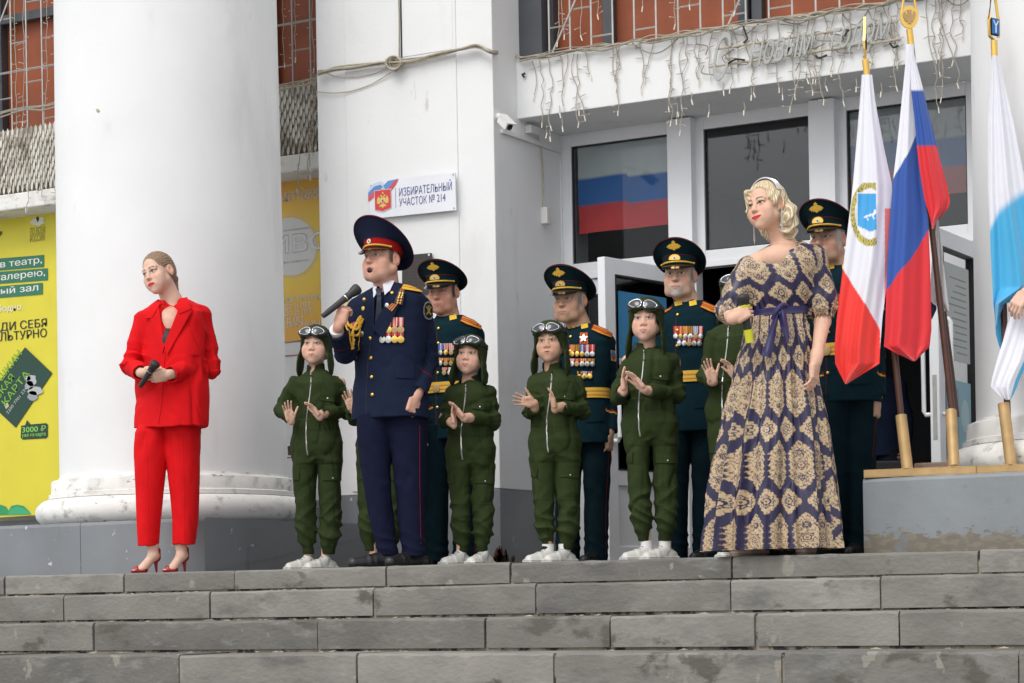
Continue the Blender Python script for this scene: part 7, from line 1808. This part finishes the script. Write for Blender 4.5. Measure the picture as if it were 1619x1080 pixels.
cax = P(83, 590, Y=YT)-P(40, 549, Y=YT); u_ = P(40, 549, Y=YT)-P(-22, 632, Y=YT); u_ /= np.linalg.norm(u_); v_ = -cax/np.linalg.norm(cax)
cl = (.20, .42, .04)
for txt, x, y, L_, h_ in (('ПУШКИН', -11, 622, .42, .060), ('СКАЯ', -2, 633, .24, .060), ('КАРТА', 10, 642, .34, .060)):
    text_on(cdm, txt, P(x, y, Y=YT-.004), u_, v_, NY, h_, L_, cl, True, 0)
text_on(cdm, '2200 7701 2345 6910', P(13, 655, Y=YT-.004), u_, v_, NY, .026, .40, (.45, .5, .45), False, 0)
pq(cdm, [(7, 640), (12, 636), (15, 642), (10, 647)], YT-.004, (.45, .46, .30))
for cx_, cy_, rx_, ry_, c_ in ((50, 602, 8, 9, (.42, .44, .46)), (47, 609, 7, 7, (.34, .36, .38)), (56, 618, 12, 7, (.42, .44, .46)), (52, 626, 8, 8, (.30, .32, .34)), (45, 598, 4, 4, (.5, .52, .52))):
    pq(cdm, [(cx_+rx_*math.cos(a)*(1+.12*math.sin(a*5)), cy_+ry_*math.sin(a)) for a in np.linspace(0, 6.28, 16)[:-1]], YT-.005, c_)
cdm.build('card_picture', M('vc_matte'), eY, col=True)
bb = MB(); pq(bb, [(34, 673), (40, 672.5), (43, 664), (49, 671), (73, 669), (76, 671), (76, 690), (73, 693), (36, 695), (33, 692)], YT, (.02, .05, .035)); ptext(bb, '3000 ₽', 35.5, 684, 73, 675.5, YT-.001, (.25, .62, .10), True); ptext(bb, 'уже на карте', 35, 691, 73, 685.5, YT-.001, (.25, .62, .10), True)
bb.build('price_bubble', M('vc_matte'), eY, col=True); bb = MB(); pq(bb, [(-20, 815), (-10, 800), (2, 798), (10, 801), (14, 808), (18, 800), (28, 798), (38, 800), (46, 808), (50, 813)], YT, (.03, .30, .12)); pq(bb, [(12, 814), (18, 804), (28, 801), (40, 805), (50, 813)], YT-.001, (.05, .38, .18)); bb.build('printed_bush', M('vc_matte'), eY, col=True)
# orange banner between column and pier
eO = board('banner', 'orange and yellow club banner hanging between the column and the pier', 'banner', [(395, 546), (511, 534), (511, 270), (395, 286)], YBn, .01, (.68, .34, .045))
ob = MB()
g = []; cols = []
for j in range(30):
    r = []
    for i in range(14):
        x, y = 396+114*i/13, 278+262*j/29; r.append(P(x, y-.12*(x-453)+.5, Y=YT)); t_ = math.exp(-((y-405)/95)**2); c = np.array([.76, .36, .05])*(1-t_)+np.array([.84, .62, .09])*t_; cols.append(tuple(c))
    g.append(r)
ob.sheet(g, cols=cols)
for i in range(16):
    a = -2.9+i*.17; pq(ob, [(495+4*math.cos(a), 318+4*math.sin(a)), (495+36*math.cos(a), 318+36*math.sin(a)), (495+36*math.cos(a+.03), 318+36*math.sin(a+.03))], YT-.001, (.74, .52, .16))
pq(ob, [(461+40*math.cos(a), 390+46*math.sin(a)) for a in np.linspace(0, 6.28, 40)[:-1]], YT-.002, (.66, .66, .66))
for a0 in np.linspace(0, 6.28, 60)[:-1]:
    pq(ob, [(461+44*math.cos(a0), 390+50*math.sin(a0)), (461+44*math.cos(a0+.1), 390+50*math.sin(a0+.1)), (461+43*math.cos(a0+.1), 390+49*math.sin(a0+.1)), (461+43*math.cos(a0), 390+49*math.sin(a0))], YT-.002, (.62, .60, .50))
ob.build('printed_ground', M('vc_banner'), eO, col=True)
ol = MB(); Wt = (.74, .72, .68)
ptext(ol, 'ЛЬТУРЫ «РОССИЯ»', 449, 311, 509, 304.5, YT-.004, Wt, True); ptext(ol, 'ЛЯЕТ НАБОР', 441, 320.5, 509.5, 312, YT-.004, Wt, True)
ptext(ol, 'ИВО', 430, 403, 522, 375, YT-.004, (.40, .42, .46), True); ptext(ol, 'ИВО', 431.5, 402, 520, 376.5, YT-.005, (.72, .73, .75), False)
for y, txt, x0, x1 in ((478, 'НЫЕ ГРУППЫ:', 449, 510), (489.5, 'ДО 15 ЛЕТ;', 450, 494), (499.5, 'ДО 25 ЛЕТ;', 450, 496), (510, '25 ЛЕТ', 453, 481), (519, 'ТЕЛЕФОНУ 35-14', 443, 512)): ptext(ol, txt, x0, y, x1, y-7.5, YT-.004, Wt, True)
ptext(ol, 'руководитель', 449, 366, 489, 363, YT-.004, (.35, .35, .36)); ptext(ol, 'на занятия', 449, 416.5, 488, 413.5, YT-.004, (.35, .35, .36)); ol.build('lettering', M('vc_matte'), eO, col=True)
eW = board('poster', 'white poster with a dark curved stroke, low between the column and the pier', 'poster', [(395, 800), (512, 790), (511, 537), (395, 549)], YBn, .008, (.68, .68, .69))
wb = MB(); wb.tube([P(x, y, Y=YBn-.003) for x, y in ((452, 622), (462, 624), (470, 632), (474, 642))], .012, 5, (.08, .08, .09)); wb.tube([P(x, y, Y=YBn-.003) for x, y in ((450, 563), (475, 561), (505, 560))], .004, 4, (.5, .12, .10)); pq(wb, [(455, 706), (463, 703), (463, 719), (456, 720)], YBn-.002, (.05, .03, .04)); wb.tube([P(x, y, Y=YBn-.003) for x, y in ((450, 724), (475, 722))], .004, 4, (.5, .12, .10)); wb.build('print', M('vc_matte'), eW, col=True)

# ================================================================ CABLES, LIGHTS AND FITTINGS
rl = random.Random(11)
def cable_thing(name, label, cat, pts, r, m='cable', Y=None, group=None):
    pp = smooth_path([P(x, y, Y=(y2 if y2 else Y)) for x, y, y2 in [(p+(None,))[:3] if len(p) == 2 else p for p in pts]], 6)
    return tag(MB().tube(pp, r, 6).build(name, M(m), None, True), label, cat, group)
bun = empty('cable_bundle', P(625, 100, Y=YP-.05), 0, 'tangled cable bundle running across the pier to the beam top', 'cables')
base_pts = [(503, 116), (530, 111), (560, 107), (600, 101), (622, 98), (650, 96), (690, 87), (730, 78), (755, 73), (778, 82), (800, 84), (822, 90)]
for k in range(6):
    o = rl.uniform(-4, 4); pts = [P(x, y+o*(.4+.6*math.sin(i*1.3+k))+rl.uniform(-1.5, 1.5)-(4*math.sin(i*.9) if k == 3 else 0), Y=(YP-.03-.008*k) if x < 782 else YB-.03) for i, (x, y) in enumerate(base_pts)]
    MB().tube(smooth_path(pts, 6), .0045+.002*(k % 2), 5).build('strand', M('cable' if k % 2 else 'cable_old'), bun, True)
for k in range(9):
    cx, cy, r1, r2 = 624+rl.uniform(-3, 3), 101+rl.uniform(-3, 3), rl.uniform(6, 13), rl.uniform(6, 11); MB().tube([P(cx+r1*math.cos(a), cy+r2*math.sin(a), Y=YP-.035-.006*k) for a in np.linspace(0, 6.28, 22)[:-1]], .0048, 5, closed=True).build('coil', M('cable' if k % 3 else 'cable_old'), bun, True)
cable_thing('cable', 'thin cable sagging from the coil back towards the column', 'cable', [(500, 145, YP-.02), (530, 147, YP-.02), (560, 143, YP-.02), (590, 132, YP-.02), (618, 115, YP-.03)], .0035)
cable_thing('cable', 'short loose cable dipping below the coil on the pier', 'cable', [(512, 114, YP-.02), (535, 122, YP-.02), (560, 122, YP-.02), (590, 117, YP-.02), (612, 108, YP-.03)], .003)
cable_thing('drain_cable', 'dark vertical cable coming down the pier above the coil', 'cable', [(631, -5, YP-.03), (632, 30, YP-.03), (632, 60, YP-.03), (632, 92, YP-.03)], .0055, 'cable_old')
# fairy-light curtain over the beam
def strand_mesh(p0, length, bulbs=True, hang_free=0.0, jag=.030):
    mb = MB(); pts = [p0.copy()]; x = p0.copy(); n = max(3, int(length/.045)); C0 = (.40, .36, .295)
    for i in range(n):
        x = x+np.array([rl.uniform(-jag, jag)*.7, rl.uniform(-.004, .004), -length/n*rl.uniform(.7, 1.3)]); x[1] = min(x[1], p0[1]+.002); pts.append(x.copy())
        if rl.random() < .55:
            s_ = rl.choice((-1, 1)); e = x+np.array([s_*rl.uniform(.018, .040), -.004, rl.uniform(-.012, .012)]); mb.tube([x, e], .0026, 4, C0)
            mb.tube([e, e+(e-x)*.35], .0030, 4, (.62, .58, .48))
    mb.tube(smooth_path(pts, 3), .0029, 4, C0)
    e = pts[-1]; mb.tube([e, e+np.array([rl.uniform(-.012, .012), 0, -.035])], .0040, 5, (.78, .74, .62))
    return mb
fl = empty('fairy_lights', P(1180, 60, Y=YB-.03), 0, 'tangled fairy light curtain hanging down the front of the beam', 'fairy lights')
def beam_top(x): return 92-(x-835)*.155
xs_ = [842, 853, 868, 884, 897, 908, 914, 926, 968, 974, 980, 1012, 1034, 1062, 1068, 1078, 1086, 1100, 1108, 1128, 1150, 1158, 1176, 1192, 1216, 1232, 1256, 1262, 1280, 1288, 1302, 1322, 1333, 1345, 1372, 1386, 1396, 1408, 1418, 1466, 1478, 1484, 1492, 1500, 1508, 1524]
for x in xs_:
    L_ = rl.uniform(.16, .42) if x < 1060 else rl.uniform(.22, .62)
    if x in (853, 868, 914): L_ = .42
    p0 = P(x, beam_top(x)+rl.uniform(0, 6), Y=YB-.014); strand_mesh(p0, L_).build('light_strand', M('vc_matte'), fl, True, True)
for k in range(7):
    pts = [P(x, beam_top(x)-2+rl.uniform(-5, 4)+k*.8, Y=YB-.02-.006*k) for x in range(822, 1560, 26)]
    MB().tube(smooth_path(pts, 5), rl.choice((.0035, .0045, .006)), 5).build('feed_cable', M('cable' if k % 2 else 'cable_old'), fl, True)
for (a, b, sag) in ((1000, 1076, 22), (1330, 1376, 26), (1150, 1200, 14), (1490, 1545, 20), (1236, 1290, 10)):
    pts = [P(a+(b-a)*t, beam_top(a+(b-a)*t)+2+sag*math.sin(math.pi*t), Y=YB-.03) for t in np.linspace(0, 1, 9)]; MB().tube(pts, .0042, 5).build('loop', M('cable_old'), fl, True)
for k in range(26):   # twigs of bulbs tangled among the lettering
    x = rl.uniform(1085, 1420); y = beam_top(x)+rl.uniform(25, 75); a = rl.uniform(0, 6.28); p = P(x, y, Y=YB-.02)
    MB().tube(smooth_path([p, p+np.array([math.cos(a)*.07, -.01, math.sin(a)*.05]), p+np.array([math.cos(a+.8)*.13, 0, math.sin(a+.8)*.09])], 4), .004, 4).build('twig', M('cable_old'), fl, True)
for k in range(20):   # bulbs dangling free under the soffit
    x = rl.uniform(850, 1520); z0 = zsof-rl.uniform(.0, .16); p = np.array([P(x, 150, Y=YB-.01)[0], YB-.01, z0+.05]); mb = MB(); mb.tube([p, p+(rl.uniform(-.01, .01), 0, -.05)], .0025, 4, (.42, .38, .3)); mb.tube([p-(0, 0, .05), p-(rl.uniform(-.012, .012), 0, .085)], .0045, 5, (.80, .77, .68)); mb.build('bulb', M('vc_matte'), fl, True, True)
# strands hanging in front of the barred windows
fw = empty('fairy_lights', P(1000, 20, Y=YB+.06), 0, 'thin fairy light strings hanging before the orange boards above the beam', 'fairy lights')
for x in (884, 890, 918, 946, 1014, 1068, 1092, 1160, 1228): strand_mesh(P(x, -25, Y=YB+.03), float(P(x, -25, Y=YB)[2]-zbt)-rl.uniform(.03, .2), jag=.010).build('light_strand', M('vc_matte'), fw, True, True)
fl2 = empty('fairy_lights', P(40, 60, Y=YL-.3), 0, 'fairy light strings over the lattice balcony left of the column', 'fairy lights')
for x in (24, 40, 74, 88): strand_mesh(P(x, -25, Y=YL-.44), rl.uniform(.8, 1.4), jag=.010).build('light_strand', M('vc_matte'), fl2, True, True)
for x in (17, 25, 64, 84, 70, 48): strand_mesh(P(x, 190+rl.uniform(0, 40), Y=YL-.45), rl.uniform(.35, .6)).build('light_strand', M('vc_matte'), fl2, True, True)
for k in range(3): MB().tube(smooth_path([P(x, y+k*3+rl.uniform(-2, 2), Y=YL-.44-.01*k) for x, y in ((-20, 186), (10, 175), (40, 168), (70, 166), (100, 158))], 5), .0065, 5).build('feed_cable', M('cable_old'), fl2, True)
fl3 = empty('fairy_lights', P(480, 60, Y=YL-.3), 0, 'fairy light strings over the lattice balcony between column and pier', 'fairy lights')
for x in (446, 465, 494): strand_mesh(P(x, -25, Y=YL-.44), rl.uniform(.5, .62), jag=.010).build('light_strand', M('vc_matte'), fl3, True, True)
for x in (494, 500, 490, 472): strand_mesh(P(x, 128+rl.uniform(0, 60), Y=YL-.45), rl.uniform(.35, .55)).build('light_strand', M('vc_matte'), fl3, True, True)
for k in range(4): MB().tube(smooth_path([P(x, y+k*2.5+rl.uniform(-2, 2), Y=YL-.44-.01*k) for x, y in ((440, 137), (465, 131), (485, 127), (505, 120))], 5), .0060, 5).build('feed_cable', M('cable'), fl3, True)
# tube-light lettering on the beam
ns_ = empty('light_lettering', P(1130, 110, Y=YB-.05), 0, 'unlit clear tube lettering of a new year greeting on the beam', 'lettering')
def tube_text(txt, x0, y0, x1, y1, capy, name):
    cu = bpy.data.curves.new('lettering', 'FONT'); cu.body = txt; cu.size = 1; cu.shear = .45; cu.fill_mode = 'NONE' if 'NONE' in [i.identifier for i in cu.bl_rna.properties['fill_mode'].enum_items] else cu.fill_mode; cu.bevel_depth = .012; cu.resolution_u = 4; cu.bevel_resolution = 1
    ob_ = bpy.data.objects.new('lettering', cu); C.objects.link(ob_); dg = bpy.context.evaluated_depsgraph_get(); dg.update(); me = bpy.data.meshes.new_from_object(ob_.evaluated_get(dg))
    v = np.array([q.co[:] for q in me.vertices]); f = [tuple(p.vertices) for p in me.polygons]; bpy.data.objects.remove(ob_); bpy.data.curves.remove(cu); bpy.data.meshes.remove(me)
    o = P(x0, y0, Y=YB-.045); ex = P(x1, y1, Y=YB-.045)-o; W_ = v[:, 0].max(); h = float(P(x0, capy, Y=YB)[2]-o[2])/.7
    MB().poly([o+ex*(p[0]/W_)+UP*p[1]*h+NY*p[2]*.3 for p in v], f).build(name, M('tube_clear'), ns_, True)
tube_text('С', 1122, 128, 1158, 122, 62, 'letter'); tube_text('Новым', 1182, 107, 1290, 84, 64, 'word'); tube_text('годом', 1310, 80, 1412, 58, 42, 'word')
for (x0, y0, x1, y1) in ((1132, 78, 1420, 34), (1122, 106, 1425, 62)): MB().tube([P(x0, y0, Y=YB-.035), P(x1, y1, Y=YB-.035)], .0075, 6).build('mounting_rail', M('cable'), ns_, True)
for pts in (((1175, 40), (1180, 55), (1182, 62), (1176, 68)), ((1152, 100), (1164, 94), (1178, 95)), ((1290, 88), (1296, 92), (1308, 87)), ((1336, 58), (1340, 50), (1343, 47)), ((1407, 68), (1413, 75), (1421, 72))): MB().tube(smooth_path([P(x, y, Y=YB-.05) for x, y in pts], 4), .006, 6).build('lead', M('cable_black'), ns_, True)
tag(MB().tube([P(829, 122, Y=YB-.01), P(826, 118, Y=YB-.03), P(831, 116, Y=YB-.02)], .008, 6).build('bracket', M('cable_black')), 'small black bent bracket at the left end of the beam', 'bracket')
# surveillance camera, trunking, junction box, socket on the reveal
XR_ = XPr
cc = empty('security_camera', P(800, 196, X=XR_), 0, 'white security camera fixed to the entrance reveal under the beam', 'camera')
c0 = P(789, 187, X=XR_+.02); c1 = c0+np.array([.09, .0, 0]); MB().disc(P(788, 186, X=XR_), (1, 0, 0), .030, .022, 14).build('mount', M('plastic_white'), cc); MB().tube([P(788, 186, X=XR_+.01), P(791, 184, X=XR_+.07), P(797, 187, X=XR_+.09)], .012, 8).build('arm', M('plastic_white'), cc, True)
ca, cb_ = P(791, 186, X=XR_+.10), P(808, 203, X=XR_+.20); dcm = (cb_-ca)/np.linalg.norm(cb_-ca); nn = np.cross(dcm, UP); nn /= np.linalg.norm(nn); uu = np.cross(nn, dcm)
MB().obox((ca+cb_)/2, dcm*.055, nn*.028, uu*.026).build('housing', M('plastic_white'), cc, bevel=.006); MB().obox((ca+cb_)/2+uu*.031+dcm*.008, dcm*.066, nn*.032, uu*.003).build('sun_hood', M('plastic_white'), cc); MB().disc((ca+cb_)/2+dcm*.0545, dcm, .020, .004, 14).build('lens', M('black_patent'), cc)
def rev_box(name, label, cat, p0, p1, d=.035, m='plastic_white'):
    a, b = P(*p0, X=XR_), P(*p1, X=XR_); return tag(MB().box((XR_+.001, min(a[1], b[1]), min(a[2], b[2])), (XR_+d, max(a[1], b[1]), max(a[2], b[2]))).build(name, M(m), bevel=.003), label, cat)
tr = MB(); a, b = P(791, 207, X=XR_), P(884, 240, X=XR_); tr.obox((a+b)/2+np.array([.012, 0, 0]), np.array([.012, 0, 0]), (b-a)/2, UP*.014); tr.build('trunking', M('plastic_white'), cc)
rev_box('junction_box', 'small grey junction box on the reveal beside the security camera', 'junction box', (830, 198), (844, 216), .05)
cable_t = MB().tube(smooth_path([P(851, 215, X=XR_+.02), P(857, 240, X=XR_+.012), P(859, 270, X=XR_+.012), P(860, 300, X=XR_+.012), P(860, 328, X=XR_+.012)], 5), .0045, 6).build('cable', M('cable'), None, True); tag(cable_t, 'thin pale cable hanging from the trunking to the wall socket', 'cable')
so_ = empty('wall_socket', P(860, 342, X=XR_), 0, 'white outdoor socket on the entrance reveal below the hanging cable', 'socket')
for k, (p0, p1, m_) in enumerate((((855, 328), (862, 356), 'plastic_white'), ((864, 330), (870, 352), 'plastic_white'))):
    a, b = P(*p0, X=XR_), P(*p1, X=XR_); MB().box((XR_+.001, a[1], b[2]), (XR_+(.05 if k == 0 else .02), b[1], a[2])).build('cover', M(m_), so_, bevel=.003)
for (x, y) in ((866, 334), (869, 335), (866, 346), (869, 347)): MB().disc(P(x, y, X=XR_+.0205), (1, 0, 0), .007, .002, 8).build('socket_hole', M('gasket'), so_)

# ================================================================ PEOPLE AT THE BACK
def simple_person(px, py_head, D, Zg, label, jcol, tcol, skin, yaw=-10, hgt=1.72, hair=(.05, .035, .025), arms=None, hand=None, f0=None):
    b = P(px, 800, D=D); f = Fig.__new__(Fig); f.b = np.array([b[0], b[1], Zg]); f.D = depth(f.b); f.px = px; f.mpp = f.D/FPX; f.e = empty('person', f.b, YAW, label, 'person')
    k = hgt/1.75; ht = T(rotm(yaw, 0, 0), (0, 0, 1.625*k), 1.0*k); a = [((s_*.17*k, 0, 1.38*k), (s_*.23*k, .02, 1.12*k), (s_*.20*k, -.12, .92*k)) for s_ in (-1, 1)]
    if arms: a = arms(f)
    a = [tuple(np.array(q, float) for q in A) for A in a]
    allp = np.array([q for A in a for q in A]); F = Field(*grid_for((min(-.3, allp[:, 0].min()-.2), min(-.25, allp[:, 1].min()-.2), .02), (.36, .25, 1.80*k), .012, [(ht.c, .13)]+[(A[2], .12) for A in a], .0035))
    F.cap((0, 0, 1.35*k), (0, 0, .95*k), .10, .10, .04); F.cap((0, .01, 1.42*k), (0, 0, 1.32*k), .05, .07, .03)
    for s_, A in zip((-1, 1), a): F.cap((0, 0, 1.36*k), A[0], .06, .04, .03); F.cap(A[0], A[1], .042, .034, .02); F.cap(A[1], A[2], .034, .025, .02); F.cap((s_*.09, 0, .92*k), (s_*.10, 0, .10), .07, .04, .03)
    add_head(F, ht, female=True); add_neck(F, ht, np.array([0, .01, 1.42*k]), .048)
    for s_, A in zip((-1, 1), a):
        hd = A[2]-A[1]; hd /= np.linalg.norm(hd); add_hand(F, hand_T(A[2], hd if hand is None else hand[0], (-s_, .2, 0) if hand is None else hand[1], .95), (-s_) if hand is None else 1, (.5, .6, .4), .06, (.3, .3, .2))
    sdf_obj('body', F, M('vc_skin'), f.e, lambda V: head_color(V, ht, skin, dict(hair=hair, hair_fn=lambda x, y, z: np.clip(smooth(z, .03, .06)+smooth(y, .0, .03)*smooth(z, -.08, -.05), 0, 1))))
    J = Field(*grid_for((min(-.36, allp[:, 0].min()-.1), min(-.28, allp[:, 1].min()-.1), .80*k), (.38, .24, 1.52*k), .008)); J.loft([(.84*k, 0, 0, .20, .13), (1.05*k, 0, 0, .18, .12), (1.3*k, 0, 0, .21, .13), (1.42*k, 0, 0, .15, .10), (1.46*k, 0, 0, .08, .08)], .02)
    sleeves(J, a, ((.062, .056, .045),)*2); J.cap((0, .01, 1.40*k), (0, 0, 1.56*k), .058, .07, .004, mode='-'); J.disp(lambda p: vnoise(p, 20, 3)*.004+arm_folds(p, a, .004))
    sdf_obj('shirt', J, M('vc_cloth'), f.e, lambda V: np.tile(jcol, (len(V), 1)))
    L_ = Field(*grid_for((-.28, -.2, .06), (.28, .2, .92*k), .009))
    for s_ in (-1, 1): L_.loft([(.08, s_*.10, 0, .075, .08), (.5, s_*.10, 0, .09, .10), (.90*k, s_*.085, 0, .115, .12)], .01)
    sdf_obj('trousers', L_, M('vc_cloth'), f.e, lambda V: np.tile(tcol, (len(V), 1)))
    for s_ in (-1, 1): shoe(f, 'shoe', np.array([s_*.10, 0, .1]), -20, .26, (.02, .02, .02), (.02, .02, .02), 'dress', .07, .042)
    return f
simple_person(1388, 560, 15.3, 0.0, 'person in a denim shirt inside the dark doorway, behind the flags', (.022, .036, .085), (.02, .025, .04), (.45, .28, .21), hgt=1.62)
simple_person(1700, 380, 10.95, .386, 'person past the right edge, one hand holding the white flag cloth', (.42, .20, .22), (.06, .06, .08), SK_F, yaw=-30, hgt=1.62,
    arms=lambda f: [(f.L(1668, 425), f.L(1660, 478, -.15), f.L(1623, 462, -.42)), (f.L(1745, 420), f.L(1755, 500, -.02), f.L(1745, 560, -.1))], hand=((-.62, -.1, -.72), (.3, .7, -.5)))
# loudspeaker and desk in the doorway
sb = P(1397, 700, D=14.6); spk = empty('loudspeaker', (sb[0], sb[1], .42), YAW, 'black loudspeaker standing in the dark doorway', 'loudspeaker')
MB().box((-.12, -.10, 0), (.12, .16, .28)).build('cabinet', M('black_rubber'), spk, world=False, bevel=.012); MB().box((-.10, -.108, .02), (.10, -.1015, .26)).build('grille', M('gasket'), spk, world=False); MB().box((-.03, -.112, .10), (.03, -.109, .11)).build('nameplate', M('silver'), spk, world=False)
